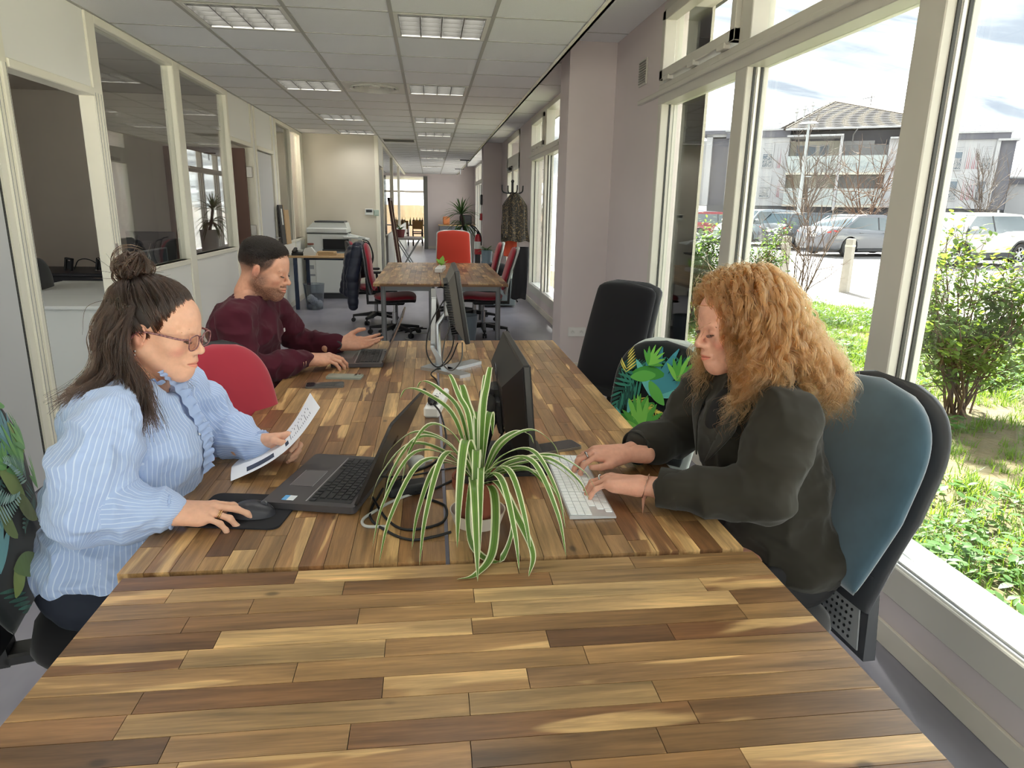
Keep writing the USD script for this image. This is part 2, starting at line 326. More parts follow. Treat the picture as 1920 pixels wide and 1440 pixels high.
part(wf, 'wall_panel', box(-.18, 1.95, 24.8, 24.95, 0, ZC+.3), wall_grey); part(wf, 'wall_panel', box(-.9, -.18, 24.8, 24.95, 2.47, ZC+.3), wall_grey)
part(wf, 'door_frame', box(-.2, -.06, 24.7, 24.82, 0, 2.47), mat('door_frame_grey', '6e6c66', .5)); part(wf, 'door_frame', box(-.98, -.86, 24.72, 24.82, 0, 2.47), _mats['door_frame_grey'])
part(wf, 'baseboard', box(-.06, 1.58, 24.78, 24.8, 0, .1), skirt)
part(wf, 'side_wall', box(-9, -.9, 32, 32.1, 0, .75), wall_office)
part(wf, 'ceiling_panel', box(-9, 1.6, 24.95, 32, 2.6, 2.7), mat('far_ceiling', 'b7aca0', .8)); part(wf, 'ceiling_panel', box(-9, -.9, 11.85, 24.95, 2.66, 2.76), _mats['far_ceiling'])
part(wf, 'side_wall', box(-9.1, -9, 11.8, 32, 0, 2.7), wall_office); part(wf, 'side_wall', box(-9, -2.1, 11.85, 11.95, 0, 2.7), wall_office)
part(wf, 'side_wall', box(1.5, 1.6, 24.95, 32, 0, 2.7), wall_office)
for k, xx in enumerate(np.arange(-9, 1.5, 1.5)):
    part(wf, 'mullion', box(xx, xx+.08, 32, 32.08, .75, 2.62), pvc)
part(wf, 'transom', box(-9, 1.6, 32, 32.08, 2.05, 2.13), pvc); part(wf, 'window_pane', box(-9, 1.6, 32.03, 32.04, .75, 2.62), glass_out)

# right wall: piers, pilasters, sill wall, bays of windows
wr = thing('wall_right', kind='structure'); XO = 1.91
def pr_(name, y0, y1, z0=0, z1=ZP+.1, x0=XR, x1=XO, m=wall_grey): return part(wr, name, box(x0, x1, y0, y1, z0, z1), m)
pr_('pier', 4.86, 8.55); pr_('pier', 10.95, 12.35); pr_('pier', 14.3, 17.4); pr_('pier', 24.2, 25); pr_('pier', YB-.1, -1.3)
pr_('sill_wall', -1.3, 4.86, 0, .19, x1=1.80); pr_('sill_wall', 8.55, 10.95, 0, .26); pr_('sill_wall', 17.4, 24.2, 0, .3)
for y0, y1 in ((-1.3, 4.86), (8.55, 10.95), (12.35, 14.3), (17.4, 24.2)): pr_('lintel', y0, y1, 2.80, 3.2)
pr_('pilaster', 6.05, 6.45, x0=1.18, x1=XR); pr_('pilaster', 15.4, 15.85, x0=1.17, x1=XR)
part(wr, 'outer_jamb', box(1.75, 1.93, 4.86, 5.3, -.2, 3.2), concrete)
bb = thing('baseboard_right', kind='structure')
for y0, y1 in ((-1.3, 6.05), (6.45, 12.35), (14.3, 15.4), (15.85, 24.8)): part(bb, 'baseboard', box(XR-.014, XR, y0, y1, 0, .085, .003), skirt)
for y, x in ((6.05, 1.18), (15.4, 1.17)):
    part(bb, 'baseboard', box(x-.014, XR, y-.014, y, 0, .085, .003), skirt); part(bb, 'baseboard', box(x-.014, x, y, y+.42, 0, .085, .003), skirt)
bl = thing('baseboard_left', kind='structure')
for y0, y1 in ((4.80, 7.56), (9.85, 11.55)): part(bl, 'baseboard', box(XL, XL+.012, y0, y1, 0, .08, .003), skirt)
part(bl, 'baseboard', box(-2.0, -.84, 11.736, 11.75, 0, .08, .003), skirt)

def window_bay(n, y0, y1, z0, z1, mull, zt=None, x=XR, sash=None, sill_w=.20):
    w = thing(f'window_{n}', kind='structure')
    def B(name, a, b, c, d, m=pvc, xa=x-.004, xb=x+.115, bev=.004): return part(w, name, box(xa, xb, a, b, c, d, bev), m)
    B('bottom_rail', y0, y1, z0-.12, z0, xa=x-.007, xb=x+.02); B('sill', y0, y1, z0-.02, z0, pvc_bright, xa=x+.012, xb=x+sill_w)
    for k in range(3): B('sill_groove', y0, y1, z0, z0+.003+.003*(k != 1), gasket if k == 1 else pvc_bright, xa=x+.006+.011*k, xb=x+.013+.011*k, bev=0)
    for a, b in [(y0, y0+.07), (y1-.07, y1)]: B('jamb', a, b, z0, z1)
    for a in mull:
        B('mullion', a-.065, a+.065, z0-.01, z1)
        for d0, m in ((.030, gasket), (.050, pvc_bright), (.070, gasket)): B('glazing_bead', a-.071, a+.071, z0, zt or z1-.05, m, xa=x+d0, xb=x+d0+.012, bev=0)
    for a, m in ((y0+.07, gasket), (y1-.07, gasket)): B('glazing_bead', a-.006, a+.006, z0, zt or z1-.05, m, xa=x+.05, xb=x+.062, bev=0)
    B('head_rail', y0, y1, z1-.05, z1, xa=x-.006)
    if zt:
        B('transom', y0, y1, zt, zt+.13, xa=x-.008, xb=x+.118); B('transom_ledge', y0-.02, y1+(.42 if n == 1 else .1), zt+.055, zt+.085, xa=x-.03, xb=x+.01)
        B('transom_gasket', y0, y1, zt+.10, zt+.108, gasket, xa=x-.006, xb=x+.01, bev=0)
    ed = [y0+.07]+[q for a in mull for q in (a-.065, a+.065)]+[y1-.07]
    for a, b in zip(ed[::2], ed[1::2]):
        part(w, 'window_pane', box(x+.082, x+.090, min(a, b), max(a, b), z0, zt or z1-.05), glass_out)
        if zt: part(w, 'window_pane', box(x+.082, x+.090, min(a, b), max(a, b), zt+.13, z1-.05), glass_out)
    for a, b, c, d in sash or ():
        for q in ((a, b, c, c+.06), (a, b, d-.06, d), (a, a+.06, c, d), (b-.06, b, c, d)): B('sash_frame', *q, xa=x-.03, xb=x+.05)
        for q in (a+.15, (a+b)/2, b-.15): B('sash_hinge', q-.05, q+.05, c-.02, c+.012, xa=x-.038, xb=x, bev=.003)
    return w
w1 = window_bay(1, -1.3, 4.86, .30, 2.80, [-.6, .78, 2.19, 3.56], 2.17, sash=[(3.63, 4.80, 2.32, 2.74), (2.26, 3.42, 2.32, 2.74)][:1])
w2 = window_bay(2, 8.55, 10.95, .31, 2.80, [9.65], 2.17, sash=[(9.72, 10.85, 2.32, 2.74)])
w4 = window_bay(3, 17.4, 24.2, .30, 2.80, [18.7, 20.0, 21.4, 22.8], 2.17)  # far end lengthened to bring daylight onto the far wall
d4 = thing('door_4', kind='structure')                                                  # glazed outside door by the coat stand
for a, b, c, d in ((12.35, 12.47, 0, 2.8), (14.18, 14.3, 0, 2.8), (13.2, 13.45, 0, 2.14), (12.35, 14.3, 2.14, 2.42), (12.47, 14.18, 0, .22), (12.35, 14.3, 2.70, 2.8)):
    part(d4, 'door_frame', box(XR-.01, XR+.08, a, b, c, d, .004), pvc)
for a, b, c, d in ((12.47, 13.2, .22, 2.14), (13.45, 14.18, .22, 2.14), (12.47, 14.18, 2.42, 2.70)): part(d4, 'door_pane', box(XR+.03, XR+.04, a, b, c, d), glass_out)
part(d4, 'door_closer', cat(box(XR-.07, XR-.01, 13.5, 13.8, 2.16, 2.22, .01), box(XR-.05, XR-.03, 13.2, 13.6, 2.21, 2.23)), gasket)
vg = thing('ventilation_grille', 'small grey slatted air grille high on the wall left of the big window', 'vent', (XR, 5.25, 2.45))
part(vg, 'grille_frame', box(-.012, 0, -.09, .09, -.09, .09, .003), pvc)
for k in range(9): part(vg, 'grille_slat', box(-.02, -.01, -.075, .075, -.075+k*.0175, -.067+k*.0175), mat('grille_grey', '9a968e', .5))
# out of view behind the camera: glazed front placed to light the room
wq = thing('wall_front', kind='structure')
part(wq, 'sill_rail', box(-2.1, XO, YB-.1, YB, 0, .08), pvc); part(wq, 'lintel', box(-2.1, XO, YB-.2, YB, 2.62, 3.0), wall_grey)
for xx in (-2.1, -.9, .35, 1.5): part(wq, 'mullion', box(xx, xx+.07, YB-.1, YB, .08, 2.62), pvc)
part(wq, 'window_pane', box(-2.1, XO, YB-.06, YB-.05, .08, 2.62), glass_out)

# ---------------------------------------------------------------- ceiling lights (louvred, 0.6 m square) and vents
louvre = mat('louvre_aluminium', '565550', .5)  # kept dark so the cells look grey with the added fill on
lum_white = mat('luminaire_white', 'dedcd5', .5); lum_in = mat('luminaire_inside', '63625e', .6)
LAMP = 6.5  # strength of the added fill light
def luminaire():
    t = thing('ceiling_light', 'x', 'ceiling light', (0, 0, 0), group='louvred ceiling lights')
    part(t, 'housing', cat(box(-.29, .29, -.29, .29, .085, .095), box(-.29, -.285, -.29, .29, 0, .09), box(.285, .29, -.29, .29, 0, .09), box(-.29, .29, -.29, -.285, 0, .09), box(-.29, .29, .285, .29, 0, .09)), lum_in)
    part(t, 'frame', cat(box(-.29, -.262, -.29, .29, -.004, .004), box(.262, .29, -.29, .29, -.004, .004), box(-.262, .262, -.29, -.262, -.004, .004), box(-.262, .262, .262, .29, -.004, .004)), lum_white)
    for k in range(5):
        xx = -.262+.131*k; part(t, 'louvre_rail', hull([(xx+s*a, y, z) for s in (-1, 1) for y in (-.262, .262) for a, z in ((.003, -.002), (.014, .05))]), louvre)
    for k in range(4):
        for j in range(5):
            xx, yy = -.262+.131*k+.0655, -.21+.105*j
            part(t, 'louvre_blade', hull([(xx+s*.06, yy+q*a, z) for s in (-1, 1) for q in (-1, 1) for a, z in ((.0015, -.001), (.011, .045))]), louvre)
    for k in range(4): part(t, 'tube', cyl((-.262+.131*k+.0655, -.27, .068), (-.262+.131*k+.0655, .27, .068), .008, 10), lum_in)
    return t
L0 = None
_say = {0: 'nearest', 4: 'second nearest', 8: 'third', 11: 'fourth'}
for i, j in sorted(lights, key=lambda q: (q[1], q[0])):
    if j < -4: continue
    side = 'over the left wall side' if i == 1 else 'in the middle row'
    lb = f'square louvred ceiling light {side}, {_say.get(j, "far along the corridor" if j > 11 else "overhead")} from the camera' if j <= 11 else f'square louvred ceiling light far down the corridor ceiling, {["first","second","third"][[16,20,26].index(j)]} past the back wall'
    loc = ((CX[i]+CX[i+1])/2, CY0+.6*j+.3, ZC+.002)
    if L0 is None: L0 = luminaire(); L0.GetAttribute('xformOp:translate').Set(Gf.Vec3d(*loc)); L0.SetCustomDataByKey('label', lb)
    else: copy_of(L0, lb, loc)
v = thing('ceiling_diffuser', 'round white ceiling air diffuser with concentric rings in a square tile', 'vent', ((CX[2]+CX[3])/2, CY0+.6*4+.3, ZC))
part(v, 'plate', prism(sbox(-.292, -.292, .292, .292).difference(Point(0, 0).buffer(.2)), .012, 0), lum_white)
for k, r in enumerate((.235, .19, .145, .10)):
    part(v, 'ring', lathe([(r-.045, .045), (r-.042, .048), (r, -.012+.006*k), (r-.004, -.016+.006*k), (r-.045, .045)], 40), mat('diffuser_grey', 'c9c7c0', .4))
part(v, 'hub', lathe([(0, .0), (.05, .0), (.055, .01), (0, .03)], 30), lum_white)
v = thing('return_air_grille', 'grey rectangular air grille in the corridor ceiling beside the back wall', 'vent', ((CX[2]+CX[3])/2, CY0+.6*13+.3, ZC))
part(v, 'frame', cat(box(-.29, .29, -.29, -.26, -.006, .004), box(-.29, .29, .26, .29, -.006, .004), box(-.29, -.26, -.26, .26, -.006, .004), box(.26, .29, -.26, .26, -.006, .004)), lum_white)
for k in range(12): part(v, 'slat', move(box(-.26, .26, -.02, .02, -.001, .001), (0, -.24+.0436*k, .008), rx=.6), mat('grille_slat_grey', '8b8983', .5))
part(v, 'backing', box(-.28, .28, -.28, .28, .03, .035), dark_hole)

# added fill, the lamps themselves being off: one light panel above each one's louvres
def lamp_light(loc, sx=.5, sy=.5):
    l = UsdLux.RectLight.Define(stage, '/World/'+numbered('/World', 'lamp_light')); l.AddTranslateOp().Set(Gf.Vec3d(*loc))
    l.CreateWidthAttr(sx); l.CreateHeightAttr(sy); l.CreateIntensityAttr(LAMP); l.CreateColorAttr(Gf.Vec3f(1, .98, .95)); return l
for i, j in sorted(lights): lamp_light(((CX[i]+CX[i+1])/2, CY0+.6*j+.3, ZC+.058))
# ---------------------------------------------------------------- outside
rng = np.random.default_rng(7)
asphalt = mat('asphalt', '7d7b7b', .85, color2='727071', vscale=3, bump=.2, bscale=120)
soil = mat('soil', '6b5d40', .95, color2='4c482c', vscale=5, bump=.5, bscale=25, bdist=.02)
paving = mat('paving', '918c86', .85, color2='868078', vscale=4)
road_white = mat('road_marking', 'a8a6a2', .7)
def leaf_mat(name, c, tr, rnd=.25, rough=.45, c2=None):
    nodes = dict(p=('principled_bsdf', dict(base_color=srgb(c), roughness=rough, specular_ior_level=.35)), t=('translucent_bsdf', dict(color=srgb(tr))), m=('mix_closure', dict(fac=.46)),
                 g=('geometry', {}), r=('rgb_ramp', dict(ramp=[(0, srgb(c2 or c)), (1, srgb(c))])))
    return graph(name, nodes, [('g.random_per_island', 'r.fac'), ('r.color', 'p.base_color'), ('p.BSDF', 'm.closure1'), ('t.BSDF', 'm.closure2')], 'm.closure')
grass_m = leaf_mat('grass_blades', '70863a', '76932a', c2='546e2a')
weed_m = leaf_mat('weed_leaves', '5f7f3a', '66882c', c2='476a32')
bush_m = leaf_mat('bush_leaves', '6d823a', '86a038', c2='4a622a')
hedge_m = leaf_mat('hedge_leaves', '56703a', '6d8c36', c2='38522e', rough=.3)
twig_m = mat('twigs', '5f4838', .8); twig_grey = mat('twigs_grey', '584d45', .8); stem_m = mat('shrub_stems', '624b36', .8)

gs = thing('ground', kind='structure')
part(gs, 'asphalt', box(2, 160, -1.7, 200, -.3, -.02), asphalt)
gp = Polygon([(1.93, -1.7), (13, -1.7), (7.3, 9.45), (6.95, 10.1), (3, 16), (1.9, 24)])
part(gs, 'forecourt', box(-60, 60, -60, YB-.1, -.15, -.03), mat('forecourt_paving', 'c2bcb2', .85, vary=.08, vscale=2))  # out of view, added to bounce sunlight onto the ceiling
part(gs, 'lawn_soil', prism(gp, .25, -.25), soil)
part(gs, 'path', prism(Polygon([(7.3, 9.45), (9.6, 5.5), (12.2, 7.4), (8.9, 13.2), (4.5, 20), (2.5, 20), (6.95, 10.1)]), .2, -.21), paving)
for a, b in (((9.0, 18.6), (10.3, 15.6)), ((11.5, 14.0), (12.7, 11.0)), ((6.6, 24), (7.9, 21))):
    d = unit(V(*b)-V(*a))*.06; n = V(-d[1], d[0]); part(gs, 'road_marking', prism(Polygon([V(*a)+n, V(*b)+n, V(*b)-n, V(*a)-n]), .004, -.02), road_white)

# lawn: grass tufts and broad-leaved weeds, scattered
def blade(h, w, bend, az, x=0, y=0):
    t = np.linspace(0, 1, 4); ww = w*(1-t**1.5); c, s = math.cos(az), math.sin(az)
    px, pz = bend*h*t**2, h*t*(1-.25*bend*t); P = np.stack([x+c*px, y+s*px, pz], 1); q = V(-s, c, 0)
    v = np.vstack([P+q*ww[:, None], P-q*ww[:, None]]); n = 4
    f = [(i, i+1, i+1+n) for i in range(3)]+[(i, i+1+n, i+n) for i in range(3)]
    return TM(v, np.array(f), process=False)
def tuft(k, h, seed):
    r = np.random.default_rng(seed)
    return cat([blade(h*r.uniform(.5, 1.1), r.uniform(.0022, .0045), r.uniform(.2, 1.1), r.uniform(0, 6.28), r.normal(0, .035), r.normal(0, .035)) for _ in range(k)])
def leaf(L, W, az, tilt, o=(0, 0, 0), curl=.3):
    t = np.array([0, .3, .65, 1]); w = W*np.array([.15, .9, .8, 0]); X = L*t; Zz = -curl*L*t*t
    v = np.vstack([np.stack([X, w, Zz+.12*W*(w > 0)], 1), np.stack([X, 0*w, Zz], 1), np.stack([X, -w, Zz+.12*W*(w > 0)], 1)])
    f = []
    for a, b in ((0, 4), (4, 8)):
        for i in range(3): f += [(a+i, b+i, b+i+1), (a+i, b+i+1, a+i+1)]
    return move(TM(v, np.array(f), process=False), o, ry=-tilt, rz=az)
def leaves(L, W, az, tilt, o, curl=.3):
    """many leaves at once"""
    L, W, az, tilt, o = (np.asarray(q, float) for q in (L, W, az, tilt, o)); base = leaf(1, 1, 0, 0, curl=0); b = np.array(base.vertices); N = len(L)
    x = b[None, :, 0]*L[:, None]; y = b[None, :, 1]*W[:, None]; z_ = -curl*L[:, None]*b[None, :, 0]**2+.12*W[:, None]*(np.abs(b[None, :, 1]) > 0)
    c, s_ = np.cos(tilt)[:, None], np.sin(tilt)[:, None]; x, z_ = x*c-z_*s_, x*s_+z_*c
    c, s_ = np.cos(az)[:, None], np.sin(az)[:, None]; x, y = x*c-y*s_, x*s_+y*c
    v = np.stack([x, y, z_], -1)+o[:, None]
    f = (np.array(base.faces)[None]+np.arange(N)[:, None, None]*len(b)).reshape(-1, 3)
    return TM(v.reshape(-1, 3), f, process=False)
def weed(seed):
    r = np.random.default_rng(seed); ms = []
    for _ in range(10):
        az = r.uniform(0, 6.28); d = r.uniform(.01, .08); ms.append(leaf(r.uniform(.025, .06), r.uniform(.010, .022), az, r.uniform(-.1, .7), (d*math.cos(az), d*math.sin(az), r.uniform(.02, .11))))
    return cat(ms)
def scatter(name, label, category, protos, material, pos, scales, rot):
    path = '/World/'+numbered('/World', name); pi = UsdGeom.PointInstancer.Define(stage, path); ps = []
    for k, m in enumerate(protos):
        pp = f'{path}/clump_{k:03d}'; usdkit.mesh(stage, pp, m, material, smooth=True); ps.append(pp)
    pi.CreatePrototypesRel().SetTargets(ps); n = len(pos)
    pi.CreateProtoIndicesAttr(Vt.IntArray((np.arange(n) % len(protos)).tolist()))
    pi.CreatePositionsAttr(Vt.Vec3fArray.FromNumpy(np.asarray(pos, np.float32)))
    pi.CreateScalesAttr(Vt.Vec3fArray.FromNumpy(np.repeat(np.asarray(scales, np.float32)[:, None], 3, 1)))
    pi.CreateOrientationsAttr(Vt.QuathArray([Gf.Quath(math.cos(a/2), 0, 0, math.sin(a/2)) for a in rot]))
    return say(pi.GetPrim(), label, category, kind='stuff')
from shapely import contains_xy
def lawn_points(n, seed, dens=None):
    r = np.random.default_rng(seed); p = np.stack([r.uniform(1.95, 9.5, n), r.uniform(-1, 12.5, n)], 1)
    ok = contains_xy(gp.buffer(-.03), p[:, 0], p[:, 1]) & (p[:, 0] > p[:, 1]*.24-.2)
    bare = np.exp(-((p[:, 0]-3.95)**2+(p[:, 1]-4.6)**2)/.20)           # worn earth round the shrub
    patch = meshkit.fbm(np.c_[p*.9, p[:, :1]*0], 3, 4)
    ok &= r.uniform(size=n) > bare*1.1
    if dens: ok &= r.uniform(size=n) < dens(patch)
    return p[ok], patch[ok], r
p, pt, r = lawn_points(15000, 3)
scatter('lawn_grass', 'bright sunlit grass and clover of the lawn outside the big window', 'grass', [tuft(16, .10, k) for k in range(6)], grass_m, np.c_[p, np.full(len(p), -.005)], r.uniform(.5, 1.25, len(p))*(.6+.9*pt), r.uniform(0, 6.28, len(p)))
p, pt, r = lawn_points(9000, 5, lambda q: np.clip((q-.35)*3, 0, 1))
scatter('lawn_weeds', 'low broad-leaved weeds growing through the lawn outside the window', 'weeds', [weed(k) for k in range(6)], weed_m, np.c_[p, np.full(len(p), -.01)], r.uniform(.6, 1.3, len(p)), r.uniform(0, 6.28, len(p)))

# shrubs: stems that fork, leaves on the twigs
def grow(base, n, h, spread, seed, kids=3, r0=.012, lean=(0, 0), wob=.06, gens=2):
    r = np.random.default_rng(seed); out = []; tips = []
    def stem(p, d, L, rad, g):
        k = 7; pts = [p]; dd = d
        for i in range(k):
            dd = unit(dd+r.normal(0, wob, 3)+V(0, 0, .03)); pts.append(pts[-1]+dd*L/k)
        pts = np.array(pts); out.append((pts, np.linspace(rad, rad*.35, k+1))); tips.append((pts, g))
        if g < gens:
            for _ in range(kids):
                i = r.integers(2, k); a = unit(dd+r.normal(0, .55, 3)); stem(pts[i], a, L*r.uniform(.35, .6), rad*.55, g+1)
    for _ in range(n):
        az = r.uniform(0, 6.28); s = spread*r.uniform(.15, 1)
        stem(V(*base)+V(*(r.normal(0, .04, 2)), 0), unit(V(math.cos(az)*s+lean[0], math.sin(az)*s+lean[1], 1)), h*r.uniform(.65, 1.05), r0*r.uniform(.6, 1.1), 0)
    return out, tips
def shrub(name, label, category, base, n, h, spread, seed, tm, lm=None, leaves_n=0, ls=.04, group=None, lo=.3, **k):
    br, tips = grow((0, 0, 0), n, h, spread, seed, **k)
    t = thing(name, label, category, base, group=group)
    part(t, 'stems', cat([tube(p, q, 4, caps=False) for p, q in br]), tm, smooth=True, kind='stuff' if n > 6 else None)
    if lm:
        r = np.random.default_rng(seed+1); T = np.vstack([q[0][1:] for q in tips if q[1] > 0])
        o = T[r.integers(len(T), size=leaves_n)]+r.normal(0, .035, (leaves_n, 3)); o = o[o[:, 2] > lo*h*r.uniform(.5, 1.2, leaves_n)]; k_ = len(o); u = r.uniform
        part(t, 'leaves', leaves(ls*u(.6, 1.25, k_), ls*.3*u(.8, 1.3, k_), u(0, 6.28, k_), u(-.6, .9, k_), o), lm, smooth=True, kind='stuff')
    return t
shrub('leafy_shrub', 'tall leafy shrub with many thin stems just outside the window on the right', 'shrub', (4.0, 4.55, -.02), 26, 1.08, .66, 11, stem_m, bush_m, 4600, .060, kids=4, r0=.011, lo=.36)
shrub('leafy_shrub', 'glossy green bush outside behind the window frame left of the curly haired woman', 'shrub', (3.6, 8.9, -.02), 22, 1.05, .6, 12, stem_m, hedge_m, 8000, .055, kids=4, lo=.05)
shrub('leafy_shrub', 'green bush outside just above and behind the curly hair', 'shrub', (4.75, 9.75, -.02), 20, .95, .6, 13, stem_m, hedge_m, 6000, .055, kids=4, lo=.1)
shrub('bare_shrub', 'leafless brown shrub with long whippy twigs rising behind the curly haired woman', 'shrub', (5.45, 9.6, -.02), 15, 1.75, .55, 21, twig_m, kids=4, r0=.010, wob=.09, lean=(.12, 0), gens=2)
shrub('bare_tree', 'bare spreading tree in front of the left balconies of the apartment block', 'tree', (26.6, 47.6, 0), 9, 6.2, .62, 31, twig_grey, kids=5, r0=.07, wob=.06, gens=2)
shrub('bare_tree', 'bare tree in front of the striped right wing of the apartment block', 'tree', (37.5, 43.5, 0), 7, 5.6, .5, 33, twig_grey, kids=5, r0=.06, wob=.06, gens=2)
shrub('bare_tree', 'small bare tree at the far right end of the apartment block', 'tree', (52, 45.5, 0), 7, 5, .45, 34, twig_grey, kids=5, r0=.06, gens=2)
shrub('bare_tree', 'reddish bare tree in front of the white right hand balconies', 'tree', (26.8, 40.2, 0), 10, 5.4, .6, 35, twig_m, kids=5, r0=.05, gens=2)
for k, (x, y, h, lb) in enumerate(((78, 68, 10.5, 'dark green fir tree beyond the right end of the apartment block'), (83, 72, 9, 'lower dark green fir tree beside the taller one past the apartment block'))):
    t = thing('fir_tree', lb, 'tree', (x, y, 0)); part(t, 'trunk', cyl((0, 0, 0), (0, 0, h*.5), .25), twig_grey)
    r = np.random.default_rng(50+k); q = r.uniform(.15, 1, 900); rr = (1-q)*2.6*r.uniform(.3, 1, 900)+.1; a = r.uniform(0, 6.28, 900)
    ms = leaves(np.full(900, .9), np.full(900, .16), a, np.full(900, -.3), np.stack([rr*np.cos(a), rr*np.sin(a), q*h], 1))
    part(t, 'foliage', cat(ms), mat('fir_green', '4f6356', .8), kind='stuff')

# bollards along the car park
boll_m = mat('bollard_concrete', 'a5a097', .75, vary=.12, vscale=14)
def bollard():
    t = thing('bollard', 'x', 'bollard', group=None)
    part(t, 'post', hull([(a*w, b*w, z) for a in (-1, 1) for b in (-1, 1) for w, z in ((.075, -.02), (.066, 1.0), (.05, 1.02))]), boll_m)
    part(t, 'band', box(-.073, .073, -.073, .073, .86, .90, .004), mat('bollard_band', 'c4beb2', .8)); return t
b0 = bollard()
for k, (x, y, rz, lb) in enumerate(((7.15, 13.2, .6, 'square white bollard seen over the curly hair, behind the bare twigs'), (8.05, 12.45, .6, 'square white bollard just left of the thick window mullion'), (8.5, 11.0, .6, 'square white bollard in front of the white car\'s front wheel'), (6.3, 14.0, .6, 'square white bollard left of the bare twigs near the dark estate car'), (5.35, 14.9, .6, 'square white bollard by the red car, leftmost of the row'))):
    if k == 0: b0.GetAttribute('xformOp:translate').Set(Gf.Vec3d(x, y, 0)); b0.SetCustomDataByKey('label', lb)
    else: copy_of(b0, lb, (x, y, 0), rz)

